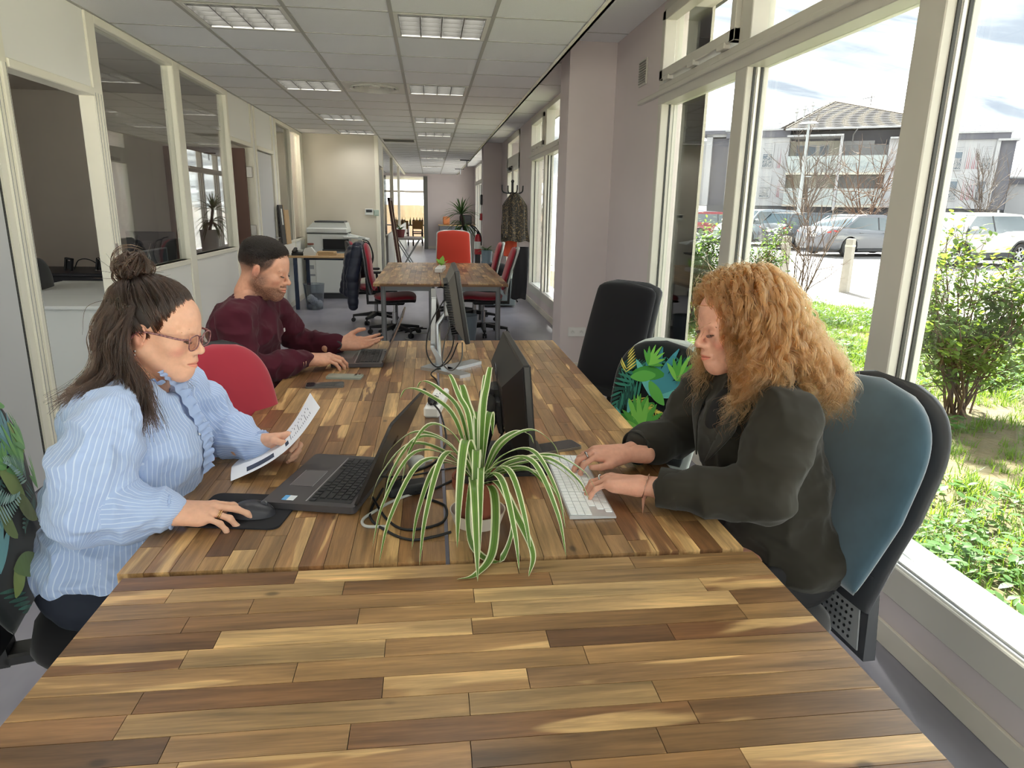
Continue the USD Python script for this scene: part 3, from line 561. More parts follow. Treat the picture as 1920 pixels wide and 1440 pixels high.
# ---------------------------------------------------------------- cars
tyre = mat('tyre', '2a2a2c', .8); rim_m = mat('alloy_rim', 'a9abad', .35, metal=.7); clad = mat('car_cladding', '35363a', .6)
car_glass = mat('car_glass', '2c3a40', .06, spec=1.0, coat=.6); tail_red = mat('tail_light_red', 'c92a2a', .25, coat=.5); lamp_clear = mat('head_light', 'c9d2d8', .15, coat=.6); plate_w = mat('number_plate', 'd9d9d2', .5)
def paint(n, c, metal=0): return mat('paint_'+n, c, .32, metal=metal, coat=.8)
def car(label, color_mat, L, W, H, roof, hood, loc, rz, suv=False, wr=.33):
    """side view runs along x (front at -x). roof: glass-house outline (x, z) pairs as fractions; hood: body shoulder line fractions"""
    t = thing('car', label, 'car', loc, rz)
    X = lambda f: (f-.5)*L
    hx, hz = np.array(hood).T; xs = np.linspace(0, 1, 33); gz = .19+.03*suv
    wx = (.185, .80); arches = [(X(w), wr+.045) for w in wx]
    secs = []
    for f in xs:
        zt = np.interp(f, hx, hz)*H; taper = 1-.30*max(0, (.09-f)/.09)**2-.16*max(0, (f-.93)/.07)**2; w = W/2*taper
        zb = gz+.10*max(0, (.05-f)/.05)+.12*max(0, (f-.95)/.05)
        ys = [0, w*.75, w*.90, w*.97, w, w*.985, w*.93, w*.80, 0]; zs = [zb, zb, zb+.03, zb+.10, zb+(zt-zb)*.5, zb+(zt-zb)*.80, zt-.04, zt, zt+.02]
        secs.append(np.vstack([np.stack([np.full(9, X(f)), -np.array(ys), zs], 1), np.stack([np.full(7, X(f)), np.array(ys)[-2:0:-1], np.array(zs)[-2:0:-1]], 1)]))
    P = np.array(secs); n, k = P.shape[:2]; i, j = np.meshgrid(np.arange(n-1), np.arange(k), indexing='ij')
    q = np.stack([i*k+j, i*k+(j+1) % k, (i+1)*k+(j+1) % k, (i+1)*k+j], -1).reshape(-1, 4); v = P.reshape(-1, 3); N = len(v)
    v = np.vstack([v, P[0].mean(0), P[-1].mean(0)]); kk = np.arange(k)
    f = np.vstack([q[:, [0, 2, 1]], q[:, [0, 3, 2]], np.stack([np.full(k, N), kk, (kk+1) % k], 1), np.stack([np.full(k, N+1), (n-1)*k+(kk+1) % k, (n-1)*k+kk], 1)])
    body = TM(v, f, process=False)
    try:
        mb = man(body)
        if mb.volume() < 0: mb = man(TM(v, f[:, ::-1], process=False))
        for ax, ar in arches: mb = mb-man(trimesh.creation.cylinder(ar, W+1, sections=28)).rotate((90, 0, 0)).translate((ax, 0, wr))
        if mb.volume() > .5: body = tmm(mb)
    except Exception: pass
    part(t, 'body', body, color_mat, smooth=35)
    # glass house: dark glass solid with body-coloured roof and pillars
    rx, rz_ = np.array(roof).T; zb = np.interp((rx[0]+rx[-1])/2, hx, hz)*H-.03
    def house(off, lo, hi):
        ms = []
        for s in (1, -1):
            ms += [(X(a), s*(W/2*(.93-.20*(b*H-zb)/(H-zb))+off), b*H+off) for a, b in zip(rx, rz_)]
        return hull(ms)
    part(t, 'windows', house(0, 0, 1), car_glass, smooth=30)
    def strip(p, q, wdt, off=.006):                                      # a bar over the glass on both sides
        ms = []
        for s in (1, -1):
            pts = []
            for (a, b), ww in ((p, wdt), (q, wdt)):
                y = s*(W/2*(.93-.20*(b*H-zb)/(H-zb)))
                pts += [(X(a)+d, y+s*o, b*H) for d in (-ww, ww) for o in (-.02, off)]
            ms.append(hull(pts))
        return cat(ms)
    top = [(a, b) for a, b in zip(rx, rz_) if b > .93]
    part(t, 'roof', hull([(X(a), s*(W/2*(.93-.20*(b*H-zb)/(H-zb))+.012), b*H+d) for a, b in top for s in (1, -1) for d in (-.05, .012)]), color_mat, smooth=30)
    ml = (rx[0], rz_[0]); part(t, 'pillar', strip(ml, top[0], .035), color_mat); part(t, 'pillar', strip((.52, zb/H), (.51, .97), .03, .004), clad)
    part(t, 'pillar', strip((rx[-1], rz_[-1]), top[-1], .06), color_mat)
    for w in wx:
        for s in (1, -1):
            c = V(X(w), s*(W/2-.11), wr); wl_ = thing_sub(t, 'wheel', tyre, lathe([(wr*.62, -.10), (wr*.95, -.10), (wr, -.06), (wr, .06), (wr*.95, .10), (wr*.62, .10), (wr*.6, 0), (wr*.62, -.10)], 28), c)
            rim = [lathe([(wr*.58, -.08), (wr*.66, -.09), (wr*.66, .105), (wr*.58, .09), (wr*.58, -.08)], 28)]+[hull([(0, -.03, z) for z in (.06, .09)]+[(0, .03, z) for z in (.06, .09)]+[(wr*.62, -.018, z) for z in (.07, .095)]+[(wr*.62, .018, z) for z in (.07, .095)]).apply_transform(trimesh.transformations.rotation_matrix(k*2*PI/7, (0, 0, 1))) for k in range(7)]
            sub(wl_, 'rim', move(frame(cat(rim), (0, 0, 0), (1, 0, 0), (0, 0, 1), (0, s, 0)), c), rim_m)
    zm = .72*H if not suv else .66*H
    for s in (1, -1): part(t, 'mirror', move(rbox(.12, .2, .13, .05, 8), (X(rx[0]+.07), s*(W/2+.05), zb+.08)), color_mat, smooth=40)
    for s in (1, -1):
        part(t, 'head_light', hull([(X(.03)+a, s*(W*.5*b), z*H) for a, b, z in ((0, .62, .45), (.04, .82, .46), (.3, .95, .52), (.3, .97, .47), (.02, .66, .41), (.05, .84, .42))]), lamp_clear)
        part(t, 'tail_light', hull([(X(.985)+a, s*(W*.5*b), z*H) for a, b, z in ((0, .70, .56), (-.2, .96, .63), (-.3, 1.0, .60), (0, .74, .49), (-.1, .95, .50), (0.01, .86, .6))]), tail_red)
        part(t, 'door_handle', cat([box(X(f)-.08, X(f)+.08, s*W*.492, s*(W*.5+.015), H*.56, H*.575, .005) for f in (.47, .70)]), color_mat)
        if suv or True: part(t, 'sill_trim', hull([(X(a), s*(W/2+o), z) for a in (.27, .72) for o in (-.1, .012) for z in (gz, gz+(.16 if suv else .07))]), clad)
        for ax, ar in arches:
            if suv: part(t, 'arch_trim', move(frame(cat(prism(Point(0, 0).buffer(ar+.045, 20).difference(Point(0, 0).buffer(ar-.005, 20)).intersection(sbox(-1, -.12, 1, 1)), .05)), (0, 0, 0), (1, 0, 0), (0, 0, 1), (0, 1, 0)), (ax, s*(W/2-.02)-.025, wr)), clad)
    part(t, 'number_plate', box(X(.996)-.02, X(1.0)+.01, -.26, .26, .46*H, .54*H), plate_w); part(t, 'underbody', box(X(.05), X(.95), -W*.4, W*.4, .14, .30), clad)
    return t
def thing_sub(parent, name, m, mesh, at):
    return part(parent, name, frame(mesh, at, (1, 0, 0), (0, 0, 1), (0, 1, 0)), m, smooth=40)
def sub(parent, name, mesh, m, label=None): return part(parent, name, mesh, m, smooth=35, label=label)
SUVR = [(.20, .62), (.345, .95), (.42, .99), (.60, 1.0), (.82, .97), (.90, .90), (.955, .66), (.22, .60), (.95, .63)]
SUVH = [(0, .40), (.03, .47), (.10, .58), (.22, .64), (.5, .66), (.8, .69), (.95, .69), (1, .52)]
SEDR = [(.23, .62), (.39, .95), (.46, 1.0), (.60, 1.0), (.70, .96), (.86, .70), (.24, .60), (.85, .66)]
SEDH = [(0, .36), (.03, .46), (.12, .56), (.25, .64), (.6, .67), (.86, .70), (.97, .68), (1, .50)]
ESTR = [(.22, .62), (.37, .95), (.45, 1.0), (.70, 1.0), (.88, .96), (.965, .68), (.23, .60), (.96, .64)]
white_p, grey_p, red_p = paint('cream_white', 'c4c2b8'), paint('grey', '6c6e74', .5), paint('red', '861f2a')
silver_p, dark_p, blue_p = paint('silver', '8e979f', .4), paint('dark', '3b4148', .3), paint('pale_blue', '8b9ba6', .2)
car('cream white compact SUV with dark cladding parked side-on at the right of the window view', white_p, 4.12, 1.78, 1.56, SUVR, SUVH, (16.85, 20.05, .03), .22, suv=True)
car('grey saloon car parked behind the bare twigs with its tail light to the left', grey_p, 4.75, 1.82, 1.46, SEDR, SEDH, (16.06, 24.24, 0), PI+.22)
car('dark estate car seen from its rear corner between the silver car and the grey saloon', dark_p, 4.5, 1.8, 1.50, ESTR, SEDH, (16.5, 28.4, 0), PI+.22)
car('silver people carrier facing left, left of the dark estate car', silver_p, 4.4, 1.8, 1.62, SUVR, SUVH, (15.6, 31.4, 0), .22)
car('red hatchback partly behind the left window frame', red_p, 3.9, 1.7, 1.45, ESTR, SEDH, (14.0, 33.6, 0), PI+.22)
car('pale blue car behind the red hatchback, leftmost of the parked cars', blue_p, 4.3, 1.75, 1.50, SUVR, SEDH, (14.6, 38.0, 0), .22)
car('silver estate car at the right edge of the view, behind the white SUV', paint('silver_far', '828b94', .4), 4.4, 1.8, 1.46, ESTR, SEDH, (24.0, 25.2, 0), PI+.22)

# ---------------------------------------------------------------- apartment block across the car park
facade = mat('facade_white', 'aaaaac', .8, vary=.04, vscale=.6); facade_grey = mat('facade_grey', '5f5f67', .8); plinth = mat('plinth_grey', '58585b', .85)
soffit = mat('balcony_cream', 'bdb8ab', .8); railing = mat('railing_glass_white', 'a3aaa9', .4); rail_print = mat('railing_pattern', '8f9a9e', .5); win_dark = mat('far_window_glass', '55626f', .12, spec=.8)
rt = graph('roof_tiles', dict(g=('texture_coordinate', {}), b=('brick_texture', dict(color1=srgb('51463c'), color2=srgb('443a32'), mortar=srgb('2c251f'), scale=1.0, mortar_size=.03, brick_width=.42, row_height=.36)), p=('principled_bsdf', dict(roughness=.85))), [('g.object', 'b.vector'), ('b.color', 'p.base_color')], 'p.BSDF')
RZ = math.atan2(-.54, .84)
ab = thing('apartment_block', 'white and grey apartment block with a brown hipped tile roof across the car park', 'building', (40.8, 63.4, 0), RZ)
def A(name, x0, x1, y0, y1, z0, z1, m, parent=None, label=None): return part(parent or ab, name, box(x0, x1, y0, y1, z0, z1), m, label=label)
A('plinth', -14, 11.6, .1, 14, -.5, 2.15, plinth)
A('wall', -12.3, -6.5, 0, 14, 2.15, 8.7, facade); A('parapet', -12.6, -6.5, -.15, 14, 8.7, 9.35, facade_grey); A('coping', -12.7, -6.4, -.25, .1, 9.35, 9.5, facade)
A('side_bay', -14.0, -12.3, .6, 9, 2.15, 8.8, facade_grey); A('bay_frame', -14.6, -14.0, .2, 9, 2.1, 9.1, facade); A('bay_frame', -14.6, -12.3, .2, 9, 8.9, 9.15, facade); A('parapet', -15.4, -12.5, -.1, 9, 9.15, 9.5, facade_grey)
A('wall', -20, -14.6, 4, 14, 2.15, 8.9, facade)
A('wall', -6.5, 5.2, 1.6, 14, 2.15, 9.3, facade_grey); A('recess_wall', -1.7, 2.2, 1.5, 1.6, 2.15, 7.95, facade); A('wall', -6.5, -1.9, 1.4, 1.6, 2.15, 8.4, soffit)
A('party_wall', -1.95, -1.7, -.9, 1.6, 1.8, 8.75, facade)
A('balcony_roof', -6.7, -1.7, -1.0, 1.6, 8.62, 8.8, facade)
for x0, x1, z in ((-6.5, -1.95, 5.3), (-1.7, 2.2, 5.3), (-6.5, -1.95, 2.3), (-1.7, 2.2, 2.3)):
    A('balcony_floor', x0, x1, -.95, 1.6, z-.18, z, soffit)
    ra = A('balcony_railing', x0+.05, x1-.05, -.95, -.9, z, z+1.55, railing)
    r = np.random.default_rng(int(abs(z*10+x0*7+99))); ms = []
    for _ in range(110 if z > 4 else 40):
        a = r.uniform(0, 6.28); cx, cz, L = r.uniform(x0+.6, x1-.6), z+.15+1.1*r.beta(1.6, 2), r.uniform(.08, .2); ms.append(hull([(cx-L*math.cos(a), -.962, cz-L*math.sin(a)), (cx+L*math.cos(a), -.962, cz+L*math.sin(a)), (cx-.05*math.sin(a), -.958, cz+.05*math.cos(a)), (cx, -.952, cz)]))
    part(ra, 'leaf_pattern', cat(ms), rail_print)
def W(x0, x1, z0, z1, y=0, kind='shut', blind=.3):
    w = A('window', x0, x1, y-.03, y+.1, z0, z1, win_dark)
    part(w, 'window_frame', cat(box(x0-.06, x0+.05, y-.07, y, z0, z1), box(x1-.05, x1+.06, y-.07, y, z0, z1), box(x0, x1, y-.07, y, z1-.05, z1+.05), box(x0, x1, y-.1, y, z0-.06, z0+.03)), facade)
    if blind: part(w, 'roller_shutter', cat([box(x0+.04, x1-.04, y-.06, y-.02, z1-.06-k*.13, z1-.07-k*.13+.12) for k in range(int((z1-z0)*blind/.13))]), facade)
    if kind == 'rail':
        r = np.random.default_rng(int(abs(x0*31+z0*7))); ms = [box(x0, x1, y-.12, y-.10, z0+(z1-z0)*.48, z0+(z1-z0)*.5)]
        for _ in range(46):
            cx, cz = r.uniform(x0+.1, x1-.1), z0+.08+r.uniform(0, .45)*(z1-z0); rr = r.uniform(.05, .11); ms.append(move(frame(lathe([(rr-.03, 0), (rr, 0), (rr, .02), (rr-.03, .02), (rr-.03, 0)], 8), (0, 0, 0), (1, 0, 0), (0, 0, 1), (0, -1, 0)), (cx, y-.1, cz)))
        part(w, 'window_railing', cat(ms), facade)
W(-8.9, -7.95, 5.9, 8.25, kind='rail', blind=.5); W(-8.9, -7.9, 3.0, 5.05, kind='rail', blind=1.0)
W(-5.9, -5.0, 5.6, 8.0, 1.4, blind=0); W(-4.85, -4.1, 5.6, 8.0, 1.4, blind=0); W(-3.8, -3.0, 5.6, 8.0, 1.4, blind=0); W(-1.6, -.65, 5.4, 7.9, 1.6, blind=0); W(-.55, .35, 5.4, 7.9, 1.6, blind=0); W(-1.2, 1.4, 2.4, 4.5, 1.6, blind=.2); W(2.9, 3.7, 6.2, 8.0, 1.6, blind=.3)
A('door_surround', -1.7, 1.0, 1.4, 1.62, 7.95, 8.35, facade)
A('wall', 5.2, 10.8, -.2, 12, 2.15, 8.1, facade); A('parapet', 5.0, 11.5, -.35, 12, 8.1, 8.65, facade_grey); A('coping', 4.9, 11.6, -.45, 0, 8.62, 8.78, facade); A('canopy', 2.2, 6.2, -1.2, 1.6, 8.25, 8.4, facade); A('party_wall', 2.2, 5.2, -.6, 1.6, 2.15, 8.25, facade)
A('corner_column', 10.8, 12.0, -.1, 8, 2.1, 8.0, facade_grey); A('corner_frame', 10.55, 10.85, -.35, 0, 2.1, 8.1, facade); A('corner_frame', 10.6, 12.2, -.5, 8, 7.95, 8.12, facade)
for x, z in ((7.45, 5.55), (9.65, 5.55), (7.45, 2.9), (9.6, 2.9)): W(x, x+.72, z, z+1.95, -.2, 'rail', .25 if z < 4 else (.3 if x < 8 else .75))
st = mat('facade_stripe', '97626a', .8); st2 = mat('facade_stripe_grey', '8c878b', .8)
r = np.random.default_rng(5)
for x0, z0, n in ((8.45, 5.6, 8), (8.45, 2.9, 8), (-9.9, 5.6, 4), (-10.3, 2.6, 4), (6.3, 5.6, 4), (-7.5, 5.8, 3), (-7.3, 3.0, 3)):
    for k in range(n):
        x, h = x0+k*.14, r.uniform(1.1, 2.3); yy = -.205 if x0 > 5 else -.005
        part(ab, 'stripe', hull([(x-.03, yy, z0), (x+.04, yy, z0), (x+.01, yy, z0+h), (x-.03, yy-.006, z0), (x+.04, yy-.006, z0), (x+.01, yy-.006, z0+h)]), st if k % 3 else st2)
apex = V(-3.2, 7.5, 12.75); ev = [V(-6.9, -1.0, 9.35), V(7.0, -1.0, 9.35), V(9.0, 16, 9.35), V(-12.6, 16, 9.35)]
for k in range(4):
    a, b = ev[k], ev[(k+1) % 4]; n = unit(np.cross(b-a, apex-a)); e1 = unit(b-a); e2 = np.cross(n, e1); o = (a+b)/2
    q = [((p-o)@e1, (p-o)@e2) for p in (a, b, apex)]; rows = []
    tp = say(UsdGeom.Xform.Define(stage, str(ab.GetPath())+'/'+numbered(str(ab.GetPath()), 'roof_slope')).GetPrim())
    M = np.eye(4); M[0, :3], M[1, :3], M[2, :3], M[3, :3] = e1, e2, n, o; UsdGeom.Xformable(tp).AddTransformOp().Set(Gf.Matrix4d(*M.ravel().tolist()))
    part(tp, 'roof_tiles', prism(Polygon(q), .12, -.06), rt); 
    hgt = q[2][1]; rowsm = []
    for j in range(int(hgt/.36)):
        y0 = j*.36; seg = Polygon(q).intersection(LineString([(-40, y0+.02), (40, y0+.02)]))
        if seg.length > .3: x0, _, x1, _ = seg.bounds; rowsm.append(hull([(xx, y0+d, z) for xx in (x0, x1) for d, z in ((0, .06), (0, .115), (.34, .065))]))
    part(tp, 'tile_course', cat(rowsm), rt, kind='stuff')
    part(ab, 'ridge_tiles', tube([a, apex], .16, 8), mat('ridge_tile', '4e433a', .85))
part(ab, 'gutter', cat(tube([ev[0]+V(0, -.08, -.05), ev[1]+V(0, -.08, -.05)], .1, 8), cyl((-.6, -1.0, 9.25), (-.95, 1.3, 8.9), .06, 8), cyl((-.95, 1.35, 8.9), (-.95, 1.35, 8.3), .06, 8)), facade)
for x, y, z in ((-6.6, 5.2, 10.6), (-5.9, 5.6, 10.9), (-5.2, 6.0, 11.3)): part(ab, 'roof_vent', lathe([(0, 0), (.10, 0), (.10, .95), (.24, 1.0), (.24, 1.12), (.12, 1.15), (.12, 1.3), (.2, 1.34), (.05, 1.6), (0, 1.6)], 10, (x, y, z)), mat('vent_metal', 'c4c6c6', .4, metal=.4))
part(ab, 'roof_aerial', cat(cyl((.2, 8.5, 11.4), (.2, 8.5, 13.6), .03, 6), cyl((-.6, 8.5, 13.1), (.7, 8.5, 13.3), .02, 6), *[cyl((x, 8.2, 13.2), (x, 8.8, 13.2), .015, 5) for x in (-.5, -.2, .1, .4)]), twig_grey)
rl = []
for x0, x1, z in ((5.8, 10.8, 8.75), (-12.5, -7.6, 9.5)):
    for x in np.linspace(x0, x1, 7): rl += [cyl((x, 1.5, z), (x-.25, 2.2, z+.75), .025, 5)]
    rl += [cyl((x0, 2.2, z+.75), (x1, 2.2, z+.75), .025, 5), cyl((x0, 1.85, z+.4), (x1, 1.85, z+.4), .02, 5)]
part(ab, 'roof_guard_rail', cat(rl), facade)
an = thing('annex_building', 'low white flat roofed building at the far right beyond the apartment block', 'building', (54.2, 60.5, 0), RZ)
part(an, 'wall', box(0, 22, 0, 10, 0, 4.5), facade); part(an, 'parapet', box(-.3, 22, -.3, 10, 4.5, 5.0), facade_grey); part(an, 'coping', box(-.4, 22, -.4, .2, 5.0, 5.15), facade)
def street_lamp(label, loc, h):
    t = thing('street_lamp', label, 'street lamp', loc, RZ); part(t, 'pole', lathe([(0, 0), (.13, 0), (.07, h), (0, h)], 10), mat('lamp_post_grey', '9fa4a6', .5)); part(t, 'arm', box(-.06, .06, -.06, .06, h, h+.15), _mats['lamp_post_grey'])
    part(t, 'lamp_head', hull([(-.55, -.2, h+.15), (.55, -.2, h+.15), (-.55, .2, h+.15), (.55, .2, h+.15), (-.35, -.12, h+.27), (.35, -.12, h+.27), (-.35, .12, h+.27), (.35, .12, h+.27)]), mat('lamp_head', 'd4d8da', .4)); part(t, 'bracket', box(.0, .5, -.05, .05, h*.55, h*.55+.06), _mats['lamp_post_grey'])
street_lamp('slim grey street lamp before the left balconies of the apartment block', (23.4, 42.2, 0), 6.7)
street_lamp('grey street lamp beside the thick window mullion, right of the other lamp', (30.5, 38.5, 0), 6.5)
# ---------------------------------------------------------------- wooden tables: oiled acacia worktops glued up from staves
def wood(name, along, tones, k=1.0):
    sc = (2.2*k, 34*k, 20) if along == 'x' else (34*k, 2.2*k, 20); sc2 = (1.2, 9, 5) if along == 'x' else (9, 1.2, 5)
    nodes = dict(g=('geometry', {}), oi=('object_info', {}), w=('math', dict(math_type='multiply', value2=71.0)), m1=('mapping', dict(scale=sc)), m2=('mapping', dict(scale=sc2)),
        n1=('noise_texture', dict(dimensions='4D', scale=1.0, detail=6, roughness=.65, distortion=.9)), n2=('noise_texture', dict(dimensions='4D', scale=1.0, detail=3, roughness=.5, distortion=1.2)),
        tone=('rgb_ramp', dict(ramp=[(i/(len(tones)-1), srgb(c)) for i, c in enumerate(tones)], interpolate=True)),
        n3=('noise_texture', dict(dimensions='4D', scale=1.0, detail=3, roughness=.6)), m3=('mapping', dict(scale=tuple(5*q for q in sc))), g3=('map_range', dict(from_min=.35, from_max=.65, to_min=.80, to_max=1.06)), gf=('math', dict(math_type='multiply')), g1=('map_range', dict(from_min=.32, from_max=.68, to_min=.52, to_max=1.16)), g2=('map_range', dict(from_min=.32, from_max=.68, to_min=.62, to_max=1.18)), gm=('math', dict(math_type='multiply')),
        v1=('voronoi_texture', dict(dimensions='3D', scale=5.2, randomness=1)), mk=('mapping', dict(scale=(1.0, 1.9, 1) if along == 'x' else (1.9, 1.0, 1))), kn=('map_range', dict(range_type='smoothstep', from_min=.03, from_max=.10, to_min=.42, to_max=1.0)), gk=('math', dict(math_type='multiply')),
        cc=('combine_xyz', {}), mu=('mix_color', dict(blend_type='multiply', fac=1.0, use_clamp=False)), sap=('map_range', dict(range_type='smoothstep', from_min=.585, from_max=.63, to_min=0, to_max=.8)), mx=('mix_color', dict(b=srgb('dcb57c'))),
        p=('principled_bsdf', dict(roughness=.34, specular_ior_level=.42, coat_weight=.12, coat_roughness=.22)), b=('bump', dict(strength=.12, distance=.0008)))
    L = [('oi.random', 'w.value1'), ('w.value', 'n1.w'), ('w.value', 'n2.w'), ('g.position', 'm1.vector'), ('g.position', 'm2.vector'), ('m1.vector', 'n1.vector'), ('m2.vector', 'n2.vector'), ('g.position', 'mk.vector'), ('mk.vector', 'v1.vector'), ('oi.random', 'tone.fac'),
         ('n1.fac', 'g1.value'), ('n2.fac', 'g2.value'), ('g1.result', 'gm.value1'), ('g2.result', 'gm.value2'), ('v1.distance', 'kn.value'), ('g.position', 'm3.vector'), ('m3.vector', 'n3.vector'), ('w.value', 'n3.w'), ('n3.fac', 'g3.value'), ('gm.value', 'gf.value1'), ('g3.result', 'gf.value2'), ('gf.value', 'gk.value1'), ('kn.result', 'gk.value2'), ('gk.value', 'cc.x'), ('gk.value', 'cc.y'), ('gk.value', 'cc.z'),
         ('n2.fac', 'sap.value'), ('tone.color', 'mx.a'), ('sap.result', 'mx.fac'), ('mx.result', 'mu.a'), ('cc.vector', 'mu.b'), ('mu.result', 'p.base_color'), ('n1.fac', 'b.height'), ('b.normal', 'p.normal')]
    return graph(name, nodes, L, 'p.BSDF')
TONES = ['7c5538', 'a57c50', 'bb9262', '8e6544', 'c8a472', 'ae8556', '6c4b32', 'b48d5c', '9a6c48', 'cfac79', 'a67d50', '82593a', 'c09865']
wood_x, wood_y = wood('acacia_staves_across', 'x', TONES), wood('acacia_staves_along', 'y', TONES)
wood_core = mat('worktop_core', '6b4a2e', .6); steel_leg = mat('table_leg_steel', '6f7072', .4, metal=.6)
TZ = .746
def worktop(label, x0, x1, y0, y1, along, sw, l0, l1, seed, t=.027, mt=None, group=None):
    th_ = thing('wooden_table', label, 'table', (0, 0, 0), group=group); r = np.random.default_rng(seed); g = .0006
    part(th_, 'worktop_core', box(x0+.001, x1-.001, y0+.001, y1-.001, TZ-t, TZ-.006), wood_core)
    a0, a1, b0, b1 = (x0, x1, y0, y1) if along == 'x' else (y0, y1, x0, x1); n = max(1, round((b1-b0)/sw)); w = (b1-b0)/n
    for k in range(n):
        c = a0; first = True
        while c < a1-1e-6:
            L = r.uniform(l0, l1)*(r.uniform(.3, 1) if first else 1); first = False; d = min(a1, c+L)
            if a1-d < .07: d = a1
            q = (c+g, d-g, b0+k*w+g, b0+(k+1)*w-g); q = q if along == 'x' else (q[2], q[3], q[0], q[1])
            part(th_, 'stave', box(*q, TZ-t+.0005 if k in (0, n-1) else TZ-.010, TZ+r.uniform(-.00012, 0), 0), mt); c = d
    for xx in (x0+.09, x1-.09):
        for yy in (y0+.09, y1-.09): part(th_, 'leg', cyl((xx, yy, 0), (xx, yy, TZ-t), .025, 16), steel_leg)
    part(th_, 'under_rail', cat(box(x0+.08, x1-.08, y0+.07, y0+.1, TZ-t-.05, TZ-t), box(x0+.08, x1-.08, y1-.1, y1-.07, TZ-t-.05, TZ-t)), steel_leg)
    return th_
worktop('wooden table of crosswise staves in the immediate foreground', -.612, .700, .50, 1.281, 'x', .050, .22, .55, 1, mt=wood_x)
worktop('left half of the long wooden work table, under the two laptops', -.630, .026, 1.297, 3.735, 'y', .050, .16, .38, 2, mt=wood_y)
worktop('right half of the long wooden work table, under the white keyboard', .034, .687, 1.297, 3.735, 'y', .050, .16, .38, 3, mt=wood_y)
worktop('left half of the far wooden table beyond the work table', -.545, .098, 6.6, 9.15, 'y', .064, .2, .42, 4, mt=wood_y)
worktop('right half of the far wooden table, beside the two red chairs', .106, .755, 6.6, 9.15, 'y', .064, .2, .42, 5, mt=wood_y)

# ---------------------------------------------------------------- office chairs
black_pl = mat('black_plastic', '1b1b1d', .45); dark_shell = mat('dark_grey_plastic', '3f4044', .42); light_shell = mat('light_grey_plastic', 'c3cbc6', .4); grey_shell = mat('grey_plastic', '5b5f62', .45)
chrome = mat('chrome', 'c9c9c9', .15, metal=1.0)
def fabric(n, c, b=.25, sh=.4, **k): return mat('fabric_'+n, c, .9, spec=.2, sheen=sh, bump=b, bscale=900, bdist=.0006, **k)
red_f, dred_f, orange_f, black_f = fabric('red', 'a32a3a'), fabric('dark_red', '8a1f2c'), fabric('orange_red', 'c4402e'), fabric('black', '17161a', sh=.15)
blue_f = mat('velvet_blue', '3f5c6c', .75, spec=.25, sheen=.9, vary=.25, vscale=9, bump=.15, bscale=500, bdist=.0006)
seat_grey = fabric('seat_grey', '4a494b')
def loft(path, wf, tf, n=28, px=2.6, ends=True, m=None):
    """solid around a path (in the xz plane), half width wf(s) along y, half thickness tf(s) along the path's normal, superellipse sections"""
    m = m or len(path); p = spline(path, m); t = np.gradient(p, axis=0); t /= np.linalg.norm(t, axis=1, keepdims=True)
    nrm = np.stack([t[:, 2], 0*t[:, 0], -t[:, 0]], 1); a = np.arange(n)*2*PI/n; s = np.linspace(0, 1, m)
    ca, sa = np.sign(np.cos(a))*np.abs(np.cos(a))**(2/px), np.sign(np.sin(a))*np.abs(np.sin(a))**(2/px)
    W_, T_ = np.array([wf(q) for q in s]), np.array([tf(q) for q in s])
    v = p[:, None]+W_[:, None, None]*ca[None, :, None]*V(0, 1, 0)+T_[:, None, None]*sa[None, :, None]*nrm[:, None]
    i, j = np.meshgrid(np.arange(m-1), np.arange(n), indexing='ij'); q = np.stack([i*n+j, i*n+(j+1) % n, (i+1)*n+(j+1) % n, (i+1)*n+j], -1).reshape(-1, 4)
    v = v.reshape(-1, 3); N = len(v); k = np.arange(n); L = (m-1)*n
    f = np.vstack([q[:, [0, 1, 2]], q[:, [0, 2, 3]], np.stack([np.full(n, N), (k+1) % n, k], 1), np.stack([np.full(n, N+1), L+k, L+(k+1) % n], 1)])
    mesh = TM(np.vstack([v, p[0], p[-1]]), f, process=False)
    if mesh.volume < 0: mesh.invert()
    return mesh
